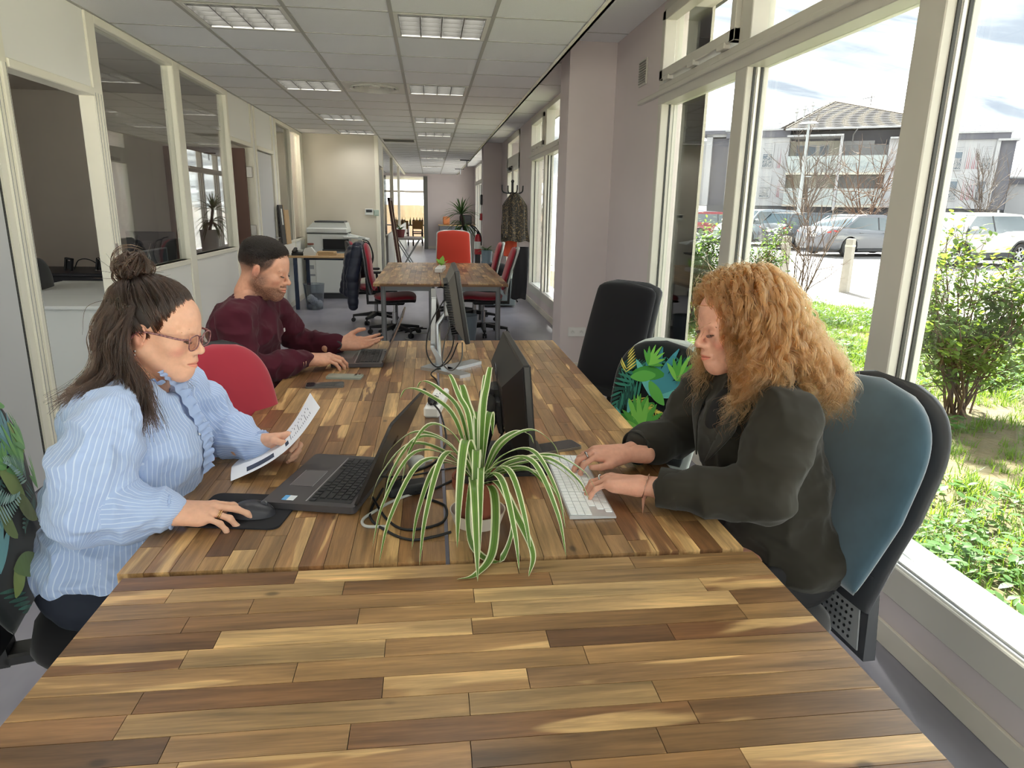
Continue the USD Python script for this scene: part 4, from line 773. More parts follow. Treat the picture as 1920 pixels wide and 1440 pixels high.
def office_chair(label, loc, rz, back='round', W=.22, zt=1.0, cushion=None, seat=None, shell=None, base=black_pl, arms=False, tilt=.10, cat_='chair', group=None, sz=.47, zb=None, base_r=.30, skirt=False):
    t = thing('office_chair', label, cat_, loc, rz, group=group); shell = shell or dark_shell
    zb = zb or sz+.07
    # five-star base with castors, gas lift, mechanism
    for k in range(5):
        a = .35+k*2*PI/5; d = V(math.cos(a), math.sin(a), 0); s = V(-d[1], d[0], 0)
        part(t, 'base_arm', hull([tuple(d*r+s*o+V(0, 0, z)) for r, w, z0, z1 in ((.03, .030, .085, .135), (base_r, .018, .07, .095)) for o in (-w, w) for z in (z0, z1)]), base)
        c = d*(base_r-.005); cs = part(t, 'castor', cat(*[frame(trimesh.creation.cylinder(.027, .018, sections=16), c+s*o+V(0, 0, .027), d, (0, 0, 1), s) for o in (-.014, .014)]), black_pl)
        part(cs, 'castor_fork', cyl(tuple(c+V(0, 0, .03)), tuple(c+V(0, 0, .075)), .010, 8), black_pl)
    part(t, 'gas_lift', cat(cyl((0, 0, .10), (0, 0, .27), .026, 14), cyl((0, 0, .26), (0, 0, sz-.09), .015, 14)), chrome)
    part(t, 'mechanism', box(-.13, .12, -.09, .09, sz-.11, sz-.055, .015), black_pl); part(t, 'lever', cyl((.03, -.08, sz-.08), (.05, -.24, sz-.085), .006, 8), black_pl)
    sx = lambda s: .235*(1-abs(2*s-1)**3.2)**(1/2.6)+.004
    part(t, 'seat_pan', loft([(-.22, 0, sz-.045), (0, 0, sz-.055), (.2, 0, sz-.05), (.25, 0, sz-.065)], lambda s: .97*sx(s), lambda s: .020, 28, 3, m=22), black_pl, smooth=40)
    part(t, 'seat', loft([(-.23, 0, sz-.012), (-.05, 0, sz-.022), (.17, 0, sz-.008), (.255, 0, sz-.04)], sx, lambda s: .034*(1-abs(2*s-1)**6)**.5+.002, 30, 2.8, m=26), seat, smooth=40)
    # back: cushion in front of a plastic shell
    H = zt-zb; path = [(-.215, 0, zb), (-.225-.03, 0, zb+.3*H), (-.24-tilt*.55, 0, zb+.65*H), (-.245-tilt, 0, zt)]
    if back == 'round': wf = lambda s: W*(.80+.20*min(1, s/.45))*(1-max(0, (s-.60)/.40)**2.6)**(1/2.3)+.003
    elif back == 'egg': wf = lambda s: W*(.70+.30*math.sin(PI*min(1, s/.62)*.5))*max(0, 1-max(0, (s-.58)/.42)**2.4)**.5+.003
    else: wf = lambda s: W*(1.0-.10*s-.0*s)*(1-max(0, (s-.90)/.10)**3)**(1/2.2)*(1-max(0, (.05-s)/.05)**3)**.5+.003
    th = (lambda s: .030*(1-abs(2*s-1)**8)**.5+.003) if back != 'high' else (lambda s: .040*(1-abs(2*s-1)**10)**.5+.004)
    part(t, 'back_cushion', loft(path, wf, th, 32, 2.5, m=34), cushion, smooth=45)
    off = .042; part(t, 'back_shell', loft([(x-off, 0, z-(.0 if i else .05)) for i, (x, _, z) in enumerate(path)], lambda s: wf(max(0, s-.01))*1.035+.004, lambda s: .016, 32, 3.2, m=34), shell, smooth=45)
    part(t, 'back_bracket', cat(box(-.30, -.08, -.035, .035, sz-.105, sz-.075, .006), hull([(x, y, z) for y in (-.035, .035) for x, z in ((-.31, sz-.105), (-.285, sz-.105), (-.300, zb+.12), (-.318, zb+.12))])), black_pl)
    if skirt:
        part(t, 'lower_shell', hull([(x, y, z) for x, z, w in ((-.262, zb+.05, .20), (-.285, zb+.05, .20), (-.27, .34, .205), (-.305, .34, .205)) for y in (-w, w)]), shell); pf = part(t, 'perforated_plate', hull([(x, y, z) for x, z, w in ((-.258, zb-.005, .17), (-.262, zb-.005, .17), (-.262, .36, .185), (-.266, .36, .185)) for y in (-w, w)]), mat('plate_grey', 'a9abac', .5))
        part(pf, 'perforations', cat([move(frame(lathe([(0, 0), (.004, 0), (.004, .002), (0, .002)], 8), (0, 0, 0), (0, 1, 0), (0, 0, 1), (1, 0, 0)), (-.2595-.0*k, -.15+.02*j, .38+.02*k)) for j in range(16) for k in range(7)]), black_pl, kind='stuff')
    if arms:
        for s in (-1, 1):
            part(t, 'arm_rest', move(rbox(.25, .075, .028, .013), (-.02, s*.265, sz+.19)), black_pl, smooth=40); part(t, 'arm_post', tube([(0, s*.20, sz-.07), (-.01, s*.27, sz-.03), (-.03, s*.268, sz+.18)], .014, 10), black_pl, smooth=40)
    return t
# a jungle print: leaf shapes laid on the front of a black back cushion
from scipy.interpolate import LinearNDInterpolator
def jungle_print(t, seed, sets):
    r = np.random.default_rng(seed); cu = stage.GetPrimAtPath(str(t.GetPath())+'/back_cushion'); P = np.array(cu.GetAttribute('points').Get(), float); n_ = P[:, 0]
    zc = np.linspace(P[:, 2].min(), P[:, 2].max(), 20); front = P[P[:, 0] > np.interp(P[:, 2], *(lambda o: (P[o, 2], P[o, 0]))(np.argsort(P[:, 2])))*0+np.interp(P[:, 2], zc, [P[np.abs(P[:, 2]-z) < .03][:, 0].mean() for z in zc])]
    fx = LinearNDInterpolator(front[:, 1:], front[:, 0]); lift = [0.0]
    def lay(poly2):
        q = np.asarray(poly2); x = fx(q[:, 0], q[:, 1]); lift[0] += .000012; return np.column_stack([x+.0007+lift[0], q]) if not np.isnan(x).any() else None
    def blade_(c, a, L, w, n=7, bend=0):
        s = np.linspace(0, 1, n); aa = a+bend*s; d = np.stack([np.cos(aa), np.sin(aa)], 1); ctr = c+np.cumsum(np.vstack([[0, 0], d[:-1]*L/(n-1)]), 0); nn = np.stack([-d[:, 1], d[:, 0]], 1); ww = w*np.sin(PI*np.clip(s*.93+.05, 0, 1))**.8
        ms = [];
        for lo, hi in ((0, 1), (-1, 0)):
            A, B = lay(ctr+nn*(ww*lo)[:, None]), lay(ctr+nn*(ww*hi)[:, None])
            if A is None or B is None: return None
            f = [g_ for i in range(n-1) for g_ in ((i, i+1, n+i+1), (i, n+i+1, n+i))]; ms.append(TM(np.vstack([A, B]), np.array(f), process=False))
        return cat(ms)
    y0, y1, z0_, z1 = P[:, 1].min(), P[:, 1].max(), P[:, 2].min(), P[:, 2].max()
    for kind, cols, num, size in sets:
        bins = {c: [] for c in cols}
        for _ in range(num):
            c = V(r.uniform(y0, y1), r.uniform(z0_, z1)); a = r.uniform(0, 2*PI) if kind != 'tuft' else r.uniform(1.1, 2.0); S_ = size*r.uniform(.7, 1.3)
            if kind == 'frond':
                for u in np.linspace(.05, 1, 13):
                    o = c+S_*u*V(math.cos(a+.3*u), math.sin(a+.3*u))
                    for sg in (-1, 1):
                        m_ = blade_(o, a+.3*u+sg*(.85-.35*u), S_*(.42-.30*u), S_*.022)
                        if m_: bins[cols[r.integers(len(cols))]].append(m_)
            elif kind == 'leaf':
                m_ = blade_(c, a, S_, S_*.20, 9, r.uniform(-.4, .4))
                if m_: bins[cols[r.integers(len(cols))]].append(m_)
            else:
                for q in np.linspace(-.9, .9, 7):
                    m_ = blade_(c, a+q, S_*(1-.25*abs(q)), S_*.085, 8, q*.3)
                    if m_: bins[cols[r.integers(len(cols))]].append(m_)
        for c, ms in bins.items():
            if ms: part(t, 'leaf_print', cat(ms), mat('print_'+c, c, .88, spec=.2, sheen=.3), kind='stuff')
cloth_night = mat('fabric_night', '12181a', .9, spec=.2, sheen=.3, vary=.3, vscale=20)
jc1 = office_chair('jungle print office chair with a black seat under the woman in the pale blue blouse', (-.76, 1.66, 0), .26, 'round', .235, 1.03, cloth_night, black_f, black_pl, tilt=.06)
office_chair('empty bright red office chair between the two people on the left', (-.50, 2.20, 0), -.75, 'round', .185, .985, red_f, red_f, black_pl, tilt=.12)
office_chair('dark red office chair under the man in the maroon sweater', (-.72, 3.02, 0), .05, 'round', .22, .96, dred_f, dred_f, black_pl, tilt=.12)
office_chair('tall black office chair with a squared backrest by the pilaster', (.74, 3.30, 0), PI+.62, 'high', .205, 1.10, black_f, black_f, dark_shell, arms=False, tilt=.13)
jc2 = office_chair('jungle print office chair with yellow fronds, beside the tall black chair', (.66, 2.24, 0), PI+.78, 'round', .185, .985, cloth_night, black_f, light_shell, tilt=.10)
office_chair('slate blue velvet office chair under the curly haired woman', (.83, 1.60, 0), PI+.05, 'round', .245, 1.05, blue_f, seat_grey, dark_shell, tilt=.12, sz=.44, zb=.535, skirt=True)
office_chair('red office chair at the far table with a navy jacket over its back', (-.42, 7.95, 0), .05, 'round', .215, 1.06, red_f, dred_f, grey_shell, tilt=.06)
office_chair('red office chair left of the far table, behind the chair with the jacket', (-.70, 8.90, 0), .25, 'round', .21, 1.03, red_f, dred_f, black_pl, arms=True, tilt=.06)
office_chair('nearer of the two pale-shelled red chairs right of the far table', (.62, 8.0, 0), PI-.05, 'round', .215, 1.03, red_f, red_f, light_shell, tilt=.12)
office_chair('farther of the two pale-shelled red chairs right of the far table', (.58, 9.05, 0), PI-.05, 'round', .21, 1.03, red_f, red_f, light_shell, tilt=.10)
office_chair('orange red high backed office chair at the head of the far table', (.33, 9.45, 0), -PI/2, 'high', .245, 1.15, orange_f, orange_f, light_shell, tilt=.08)
jungle_print(jc1, 3, [('frond', ('1f5a4c', '2c7566'), 7, .20), ('tuft', ('4f8f96', '6fb0b0'), 5, .13), ('leaf', ('7d8f3c', '93a648', '5e7a30'), 16, .12), ('tuft', ('4f9a3c', '6fb54c'), 7, .11), ('frond', ('7fae9a', 'a9cdbb'), 3, .14)])
jungle_print(jc2, 5, [('frond', ('1d4f46', '2f7a68'), 6, .20), ('tuft', ('3f8a96', '5fb0ac'), 5, .16), ('leaf', ('3c8a38', '5aa848'), 10, .12), ('frond', ('c2b84e', 'd6cc62'), 6, .19), ('tuft', ('4f9a3c', '74b84c'), 6, .11)])
# ---------------------------------------------------------------- things on the tables
dk_metal = mat('laptop_grey', '4b484a', .38, metal=.35); lid_dark = mat('laptop_lid', '2c2a2a', .33, metal=.3); key_black = mat('key_black', '19191b', .5); screen_off = mat('screen_black', '0a0a0c', .08, spec=.6); silver = mat('silver_metal', 'bfc3c6', .3, metal=.8)
logo_m = mat('logo_dark', '141414', .2, metal=.6); stick_w = mat('sticker_white', 'd8dde0', .5); stick_b = mat('sticker_blue', '5aa0d8', .5); led_m = mat('trim_silver', 'c9c9cb', .25, metal=.7)
def key_rows(t, name, x0, y0, pitch, rows, kz, km, hx=.0075, hy=.0075, gap=.0035, back=None):
    """rows run along y (the keyboard's width), listed by key widths in units; x grows towards the hinge"""
    for i, row in enumerate(rows):
        y = y0; hh = .55 if i == len(rows)-1 and back else 1
        for w in row:
            if w > 0: part(t, name, box(x0+i*pitch, x0+i*pitch+(pitch-gap)*hh, y-w*pitch+gap/2, y-gap/2, kz, kz+.0022, .0007), km)
            y -= w*pitch
ROWS = [[1.2, 1, 1, 1.2, 5, 1.2, 1, 1, 1, 1, 1], [2.2]+[1]*10+[2.4], [1.7]+[1]*11+[1.9], [1.4]+[1]*12+[1.2], [1]*13+[1.6], [1.04]*14]
def laptop(label, loc, rz, lid, L=.338, D=.235, lid_m=lid_dark, base_m=dk_metal, sticker=True, lid_len=None, logo=True):
    """front edge at -x, hinge at the origin side x=0; width along y from 0 to L"""
    t = thing('laptop', label, 'laptop', loc, rz)
    b = move(prism(rrect(D, L, .012), .017), (-D/2, L/2, .003)); part(t, 'base', b, base_m, smooth=30)
    for xx, yy in ((-.02, .03), (-.02, L-.03), (-D+.02, .03), (-D+.02, L-.03)): part(t, 'foot', cyl((xx, yy, 0), (xx, yy, .004), .008, 10), key_black)
    part(t, 'keyboard_tray', box(-.125, -.017, .022, L-.022, .0195, .0203), key_black)
    key_rows(t, 'key', -.123, L-.026, .0187, ROWS, .0203, key_black, back=True)
    tp = part(t, 'touchpad', move(prism(rrect(.06, .105, .003), .0006), (-D+.055, L*.47, .0199)), mat('touchpad_grey', '5a5759', .3)); part(tp, 'touchpad_edge', cat(box(-D+.0245, -D+.0255, L*.47-.0525, L*.47+.0525, .0200, .0208), box(-D+.085, -D+.086, L*.47-.0525, L*.47+.0525, .0200, .0208)), led_m)
    part(t, 'trim_strip', box(-.131, -.1285, .02, L-.02, .0197, .0206), led_m)
    if sticker: part(t, 'sticker', box(-D+.055, -D+.073, .018, .046, .0199, .0203), stick_w); part(t, 'sticker', box(-D+.042, -D+.055, .018, .046, .0199, .0203), stick_b)
    for yy in (.06, L-.06): part(t, 'hinge', cyl((-.002, yy-.02, .02), (-.002, yy+.02, .02), .006, 10), base_m)
    ll = lid_len or D; c, s = math.cos(lid), math.sin(lid)
    lidm = move(prism(rrect(ll, L, .014), .007), (ll/2, L/2, -.0035)); M = lambda m: frame(m, (0, 0, .021), (c, 0, s), (0, 1, 0), (-s, 0, c))
    ld = part(t, 'lid', M(lidm), lid_m, smooth=30)
    part(ld, 'screen', M(move(prism(rrect(ll-.03, L-.022, .004), .0006), (ll/2+.003, L/2, .0035))), screen_off)
    if logo:                                                                  # round maker's emblem on the lid's outside
        lg = [lathe([(.0150, 0), (.0195, 0), (.0195, .0006), (.0150, .0006), (.0150, 0)], 30)]
        tx = meshkit.text_mesh('hp', .014, .0006); tx.apply_translation((-tx.bounds[:, 0].mean(), -tx.bounds[:, 1].mean(), 0)); lg.append(move(tx, sc=1))
        part(ld, 'logo', M(frame(cat(lg), (ll*.52, L/2, -.0035), (0, 1, 0), (1, 0, 0), (0, 0, -1))), logo_m)
    return t
laptop('dark grey laptop open in front of the woman in the pale blue blouse', (-.187, 1.53, TZ), -.235, math.radians(66))
laptop('slim dark laptop that the man in the maroon sweater is typing on', (-.222, 3.085, TZ), .0, math.radians(66), sticker=False, lid_m=mat('laptop_lid_edge', '6a5a50', .35, metal=.4), D=.235, logo=False)
# white keyboard
t = thing('keyboard', 'slim white full-size keyboard under the curly haired woman\'s hands', 'keyboard', (.326, 1.467, TZ), -.02)
alu = mat('keyboard_aluminium', 'cfd2d4', .3, metal=.5); kw = mat('key_white', 'eef0f1', .4)
part(t, 'case', hull([(x, y, z) for y in (0, .418) for x, z in ((0, .004), (.115, .001), (.115, .0055), (0, .0105), (.0, .001))]), alu)
for i in range(6):
    wlist = [[1.3, 1, 1, 1.3, 5.1, 1.3, 1, 1, 1.3, 0, 1, 1, 1, 0, 2.05, 1], [2.3]+[1]*10+[2.0]+[0, 0, 1, 0, 0]+[1]*3+[1], [1.9]+[1]*11+[1.4]+[0, 0, 0, 0, 0]+[1]*4, [1.6]+[1]*12+[.7]+[0, 1, 1, 1, 0]+[1]*4, [1]*13+[1.3]+[0, 1, 1, 1, 0]+[1]*4, [1.02]*14+[0, 1, 1, 1, 0]+[1]*4][i]
    y = .413
    for w in wlist:
        w_ = w if w else .12
        if w: zx = .0062+(i+.5)*.0; xx = .1115-.0182*i; part(t, 'key', hull([(xx-.0165+a, y-w_*.0189+b, z+(.115-xx)*.043) for a in (0, .0158) for b in (.0013, w_*.0189-.0013) for z in (.0055, .0072)]), kw)
        y -= w_*.0189
        if y < .012: break
# mouse mat and mouse
def softpad(sx, sy, r, h): return prism(rrect(sx, sy, r), h)
t = single('mouse_mat', move(softpad(.225, .185, .022, .0045), (-.452, 1.575, TZ), rz=-.15), mat('mouse_mat_black', '17171d', .85, bump=.2, bscale=800, bdist=.0003), 'black fabric mouse mat under the hand of the woman in the blouse', 'mouse mat')
t = thing('computer_mouse', 'small dark computer mouse under the right hand of the woman in the blouse', 'mouse', (-.425, 1.545, TZ+.0046), -.05)
def dome(L, W, H, n=24):
    return loft([(-L/2, 0, 0), (0, 0, 0), (L/2, 0, 0)], lambda s: W/2*(1-abs(2*s-1)**3)**.5+.001, lambda s: .001, n, 2.4, m=20)
g = grid(lambda u, v: np.stack([(u-.5)*.102*np.sqrt(1-.35*(2*v-1)**2), (v-.5)*.062*np.sqrt(np.maximum(0, 1-.55*(2*u-1)**2)), .001+.034*np.maximum(0, (1-(2*u-1)**2))**.42*np.maximum(0, (1-(2*v-1)**2))**.38*(1-.12*(2*u-1))], 1), 26, 20)
part(t, 'shell', cat(g, TM(g.vertices*V(1, 1, 0)+V(0, 0, .0005), g.faces[:, ::-1], process=False)), mat('mouse_dark', '303036', .45), smooth=True)
part(t, 'scroll_wheel', cyl((.026, -.004, .0285), (.026, .004, .0285), .0075, 14), mat('mouse_wheel', '4b4b50', .3)); part(t, 'button_seam', tube([(.049, 0, .0125), (.04, 0, .0245), (.03, 0, .0305), (.012, 0, .0345)], .0006, 5), key_black)
# phones
def phone(label, c, rz, body, glass_m, up='screen'):
    t = thing('mobile_phone', label, 'mobile phone', (c[0], c[1], TZ), rz); part(t, 'body', prism(rrect(.152, .073, .012), .0078, 0), body, smooth=30)
    part(t, 'screen' if up == 'screen' else 'back_glass', prism(rrect(.147, .068, .010), .0007, .0077), glass_m)
    if up != 'screen':
        cb = part(t, 'camera_bump', prism(rrect(.030, .030, .007, cx=.052, cy=.015), .0016, .0084), body)
        for dx, dy in ((-.007, -.007), (.007, .007), (-.007, .007)): part(cb, 'camera_lens', move(lathe([(0, 0), (.0055, 0), (.0055, .0012), (0, .0012)], 14), (.052+dx, .015+dy, .010)), screen_off)
    return t
phone('dark mobile phone lying face up beside the pale one near the man\'s laptop', (-.435, 2.765), .08, mat('phone_frame', '6f6c69', .35, metal=.5), mat('phone_glass', '2a2a2b', .08, spec=.6))
phone('pale grey-green mobile phone with a camera bump near the man\'s laptop', (-.372, 2.908), -.12, mat('phone_green', '8d948a', .35), mat('phone_back', '8b9286', .22), 'back')
phone('black mobile phone lying beside the white keyboard', (.383, 1.965), .33, mat('phone_frame_light', '8f8b86', .3, metal=.5), mat('phone_glass', '2a2a2b', .08))
# power strip by the seam
white_pl = mat('white_plastic', 'e3e2de', .4); red_sw = mat('switch_red', 'c81f26', .25, coat=.5)
def power_strip(label, loc, rz, n=4, L=.27, plug=True):
    t = thing('power_strip', label, 'power strip', loc, rz)
    part(t, 'case', box(-.028, .028, 0, L, 0, .040, .007), white_pl)
    sw = part(t, 'switch_frame', box(-.014, .014, L-.040, L-.012, .039, .0415), white_pl); part(sw, 'switch', hull([(x, y, z) for x in (-.010, .010) for y, z in ((L-.036, .041), (L-.016, .041), (L-.036, .045), (L-.016, .0425))]), red_sw)
    for k in range(n):
        y = .035+k*.047; so = part(t, 'socket', move(lathe([(.0195, .0), (.0215, .0), (.0215, .0022), (.0185, .0022), (.0150, -.0), (0, -.0005), (0, -.002), (.0195, 0)], 24), (0, y, .0402)), white_pl, smooth=30)
        part(so, 'socket_holes', cat(cyl((-.007, y+.004, .0398), (-.007, y+.004, .0403), .0026, 8), cyl((.007, y-.004, .0398), (.007, y-.004, .0403), .0026, 8), cyl((.004, y+.008, .0398), (.004, y+.008, .0425), .002, 8)), key_black)
    return t
power_strip('white power strip with a red switch standing on the seam of the work table', (-.002, 2.30, TZ), -.16)
cable_black = mat('cable_black', '121214', .45); cable_grey = mat('cable_grey', 'b9b9b4', .45)
t = thing('plug', 'black plug in the near end of the white power strip', 'plug', (.004, 2.335, TZ+.0415), -.16)
part(t, 'plug_body', move(rbox(.034, .04, .030, .010), (0, 0, .015)), key_black, smooth=40); part(t, 'plug_neck', cyl((0, -.018, .015), (0, -.045, .012), .008, 10, .005), key_black)
def cable(label, pts, r=.0032, m=None, n=60):
    return single('cable', tube(spline([V(*p) for p in pts], n), r, 8), m or cable_black, label, 'cable', smooth=True)
z0 = TZ+.0035
cable('black mains cable running from the power strip plug down to the plant', [(.01, 2.285, TZ+.052), (.03, 2.20, TZ+.045), (.045, 2.08, z0), (.03, 1.95, z0), (.00, 1.85, z0), (-.06, 1.78, z0), (-.10, 1.70, z0), (-.03, 1.62, z0+.01)])
cable('black cable looping from the laptop round the plant pot to the monitor foot', [(-.15, 1.60, z0+.012), (-.11, 1.50, z0), (-.06, 1.44, z0), (.02, 1.47, z0), (.03, 1.56, z0), (-.02, 1.63, z0), (.05, 1.72, z0), (.12, 1.80, z0+.01)])
cable('black cable curving along the table in front of the plant pot', [(-.13, 1.68, z0), (-.15, 1.52, z0), (-.10, 1.43, z0), (-.05, 1.39, z0), (.0, 1.40, z0), (.04, 1.42, z0)])
cable('thin black cable crossing between the laptop lid and the monitor stand', [(-.17, 1.72, z0+.02), (-.08, 1.76, z0), (.02, 1.80, z0), (.10, 1.83, z0), (.15, 1.86, z0+.01)], .0025)
cable('white cable looped on the table left of the plant', [(-.03, 1.66, z0), (-.10, 1.60, z0), (-.14, 1.545, z0), (-.165, 1.50, z0), (-.155, 1.465, z0), (-.11, 1.46, z0)], .0038, cable_grey)
cable('black cable standing up behind the monitor stand', [(.10, 1.88, z0), (.13, 1.93, z0+.05), (.15, 1.98, z0+.03), (.20, 2.02, z0), (.24, 2.00, z0+.09), (.235, 1.97, .90)], .0028)
t = thing('plug', 'grey travel plug lying on the table behind the spider plant', 'plug', (-.045, 1.83, TZ), .5); part(t, 'plug_body', move(rbox(.05, .038, .036, .014), (0, 0, .018)), cable_grey, smooth=40); part(t, 'plug_neck', cyl((.02, 0, .018), (.05, 0, .014), .008, 10, .004), cable_grey)
t = thing('power_adapter', 'black laptop power adapter among the cables behind the spider plant', 'power adapter', (-.065, 1.655, TZ), .3); part(t, 'adapter_body', move(rbox(.11, .05, .03, .009), (0, 0, .015)), key_black, smooth=40); part(t, 'adapter_neck', cyl((.05, 0, .015), (.075, 0, .012), .007, 10, .004), key_black)

# monitors
mon_b = mat('monitor_black', '1c1b1b', .38, spec=.5); mon_g = mat('monitor_grey', '6b6a66', .45)
def panel(t, y0, y1, z0, h, x_bot, lean, back=mon_b, bulge=.055, slots=0, edge=.022, screen_side=1):
    """flat panel: screen faces +x (leaning back), back bulges to -x"""
    c, s = math.cos(lean), math.sin(lean); up = V(-s*screen_side, 0, c); nx = V(c*screen_side, 0, s); W_ = y1-y0
    M = lambda m: frame(m, (x_bot, y0, z0), (0, 1, 0) if screen_side > 0 else (0, 1, 0), tuple(up), tuple(nx)) if False else TM(np.asarray(m.vertices)[:, [0]]*V(0, 1, 0)+np.asarray(m.vertices)[:, [1]]*up+np.asarray(m.vertices)[:, [2]]*nx+V(x_bot, y0, z0), m.faces if screen_side > 0 else m.faces[:, ::-1], process=False)
    p = part(t, 'bezel', M(box(0, W_, 0, h, -edge, 0, .004)), mon_b); part(p, 'screen', M(box(.018, W_-.018, .02, h-.018, -.001, .0006)), screen_off)
    bk = part(t, 'back_cover', M(hull([(a, b, -edge) for a in (.006, W_-.006) for b in (.006, h-.006)]+[(a, b, -edge-bulge) for a in (.09, W_-.09) for b in (.10, h-.075)])), back)
    for k in range(slots): part(bk, 'vent_slot', M(box(W_*.12, W_*.58, h*.12+k*h*.034, h*.12+k*h*.034+.004, -edge-bulge-.001, -edge-bulge*.3)), key_black)
    return M
t = thing('computer_monitor', 'black computer monitor seen from behind, next to the spider plant', 'monitor')
M = panel(t, 1.69, 2.20, .772, .305, .283, .09, bulge=.05)
part(t, 'port_cover', M(box(.16, .36, .07, .17, -.085, -.07, .004)), key_black); tx = meshkit.text_mesh('hp', .022, .0012); lg = cat(move(tx, (-.012, -.011, 0)), lathe([(.024, 0), (.028, 0), (.028, .0012), (.024, .0012), (.024, 0)], 30))
part(t, 'logo', M(frame(lg, (.255, .235, -.0725), (-1, 0, 0), (0, 1, 0), (0, 0, -1))), mat('logo_grey', '45444a', .3, metal=.5))
part(t, 'stand_column', hull([(x, y, z) for y in (1.90, 1.97) for x, z in ((.13, TZ+.01), (.16, TZ+.01), (.155, .925), (.185, .945), (.168, .93))]+[(.21, y, z) for y in (1.915, 1.955) for z in (.915, .945)]), mon_b)
part(t, 'hinge_block', cat(cyl((.165, 1.885, .92), (.165, 1.985, .92), .022, 18), box(.17, .225, 1.90, 1.97, .87, .965, .01)), mon_b, smooth=30)
f = part(t, 'foot', move(prism(rrect(.23, .27, .02), .012), (.215, 1.88, TZ)), mon_b); part(f, 'foot_rib', cat([box(.13+.05*k, .14+.05*k, 1.78, 1.96, TZ+.012, TZ+.016) for k in range(4)]), key_black)
t = thing('computer_monitor', 'large monitor with a slotted grey back on the silver forked stand', 'monitor')
M = panel(t, 2.86, 3.33, .90, .315, .168, .15, back=mon_g, bulge=.05, slots=22)
part(t, 'arm', cat(tube([(.035, 3.04, .80), (.03, 3.05, .95), (.08, 3.08, 1.02)], .012, 10), box(.06, .10, 3.04, 3.12, .99, 1.05, .006)), silver, smooth=40)
ar = part(t, 'stand_neck', hull([(x, y, z) for y in (2.985, 3.03) for x, z in ((.045, TZ+.012), (.075, TZ+.012), (-.004, .86), (.012, .86))]), silver)
for (x1, y1), (x2, y2) in (((.05, 3.01), (.145, 2.885)), ((.05, 3.01), (.215, 3.165)), ((.05, 3.01), (-.03, 3.06))):
    d = unit(V(x2-x1, y2-y1)); n = V(-d[1], d[0])*.035; part(t, 'foot', prism(Polygon([V(x1, y1)+n, V(x2, y2)+n*.8, V(x2, y2)-n*.8, V(x1, y1)-n]).buffer(.004), .014, TZ), silver)
t = thing('computer_monitor', 'narrow silver edged monitor seen edge-on, left of the slotted monitor', 'monitor')
M = panel(t, 3.06, 3.40, .845, .225, .0, .03, back=mat('monitor_brown', '2b201c', .4), bulge=.022, edge=.018, screen_side=-1)
part(t, 'silver_frame', M(cat(box(-.004, .006, -.003, .228, -.02, .004, .002), box(-.004, .344, .222, .230, -.02, .004, .002))), silver); part(t, 'bracket', cat(cyl((.028, 3.10, .90), (.028, 3.10, TZ+.006), .010, 10), lathe([(0, TZ), (.05, TZ), (.05, TZ+.006), (0, TZ+.008)], 20, (.028, 3.10, 0))), silver)
for k, (lb, pts) in enumerate((('dark cable loop hanging behind the slotted monitor', [(.06, 2.95, 1.08), (.0, 2.93, .98), (-.02, 2.92, .86), (.02, 2.91, .79), (.08, 2.90, .82), (.115, 2.89, .90)]), ('grey cable bundle looped under the slotted monitor', [(.10, 2.95, 1.0), (.06, 2.93, .9), (.05, 2.90, .81), (.09, 2.88, .78), (.13, 2.88, .83), (.135, 2.90, .90)]), ('thin black cable falling from the slotted monitor to the table seam', [(.07, 3.0, 1.05), (.10, 2.97, .9), (.06, 2.96, .80), (.0, 2.93, TZ+.01), (.02, 2.84, TZ+.003), (.03, 2.70, TZ+.002)]))):
    cable(lb, pts, .0030, cable_black if k != 1 else mat('cable_dark_grey', '4a4844', .45))
# spider plant in a terracotta pot
t = thing('spider_plant', 'spider plant with long striped leaves in a terracotta pot near the table seam', 'potted plant', (.105, 1.475, TZ))
terra = mat('terracotta', '8a4a33', .8, vary=.15, vscale=30); clearp = mat('saucer_plastic', 'cfc4b6', .3, vary=.05)
part(t, 'saucer', lathe([(0, 0), (.055, 0), (.066, .034), (.063, .034), (.052, .004), (0, .004)], 36), clearp, smooth=30)
po = part(t, 'pot', lathe([(0, .005), (.042, .005), (.056, .095), (.060, .095), (.061, .118), (.055, .118), (.050, .098), (.0, .098)], 36), terra, smooth=30); part(po, 'soil', lathe([(0, .103), (.051, .100), (.051, .098), (0, .098)], 20), mat('potting_soil', '2a211b', .95, bump=.6, bscale=90))
lnodes = dict(u=('uvmap', dict(attribute='st')), s=('separate_xyz', {}), a=('math', dict(math_type='subtract', value2=.5)), ab=('math', dict(math_type='absolute')), r=('rgb_ramp', dict(ramp=[(0, srgb('5c7f38')), (.22, srgb('6f9440')), (.30, srgb('557a36')), (.36, srgb('e4e8c2')), (.5, srgb('eef0d2'))])), p=('principled_bsdf', dict(roughness=.38, specular_ior_level=.4)), t=('translucent_bsdf', {}), m=('mix_closure', dict(fac=.3)))
spider_m = graph('spider_leaf', lnodes, [('u.UV', 's.vector'), ('s.x', 'a.value1'), ('a.value', 'ab.value1'), ('ab.value', 'r.fac'), ('r.color', 'p.base_color'), ('r.color', 't.color'), ('p.BSDF', 'm.closure1'), ('t.BSDF', 'm.closure2')], 'm.closure')
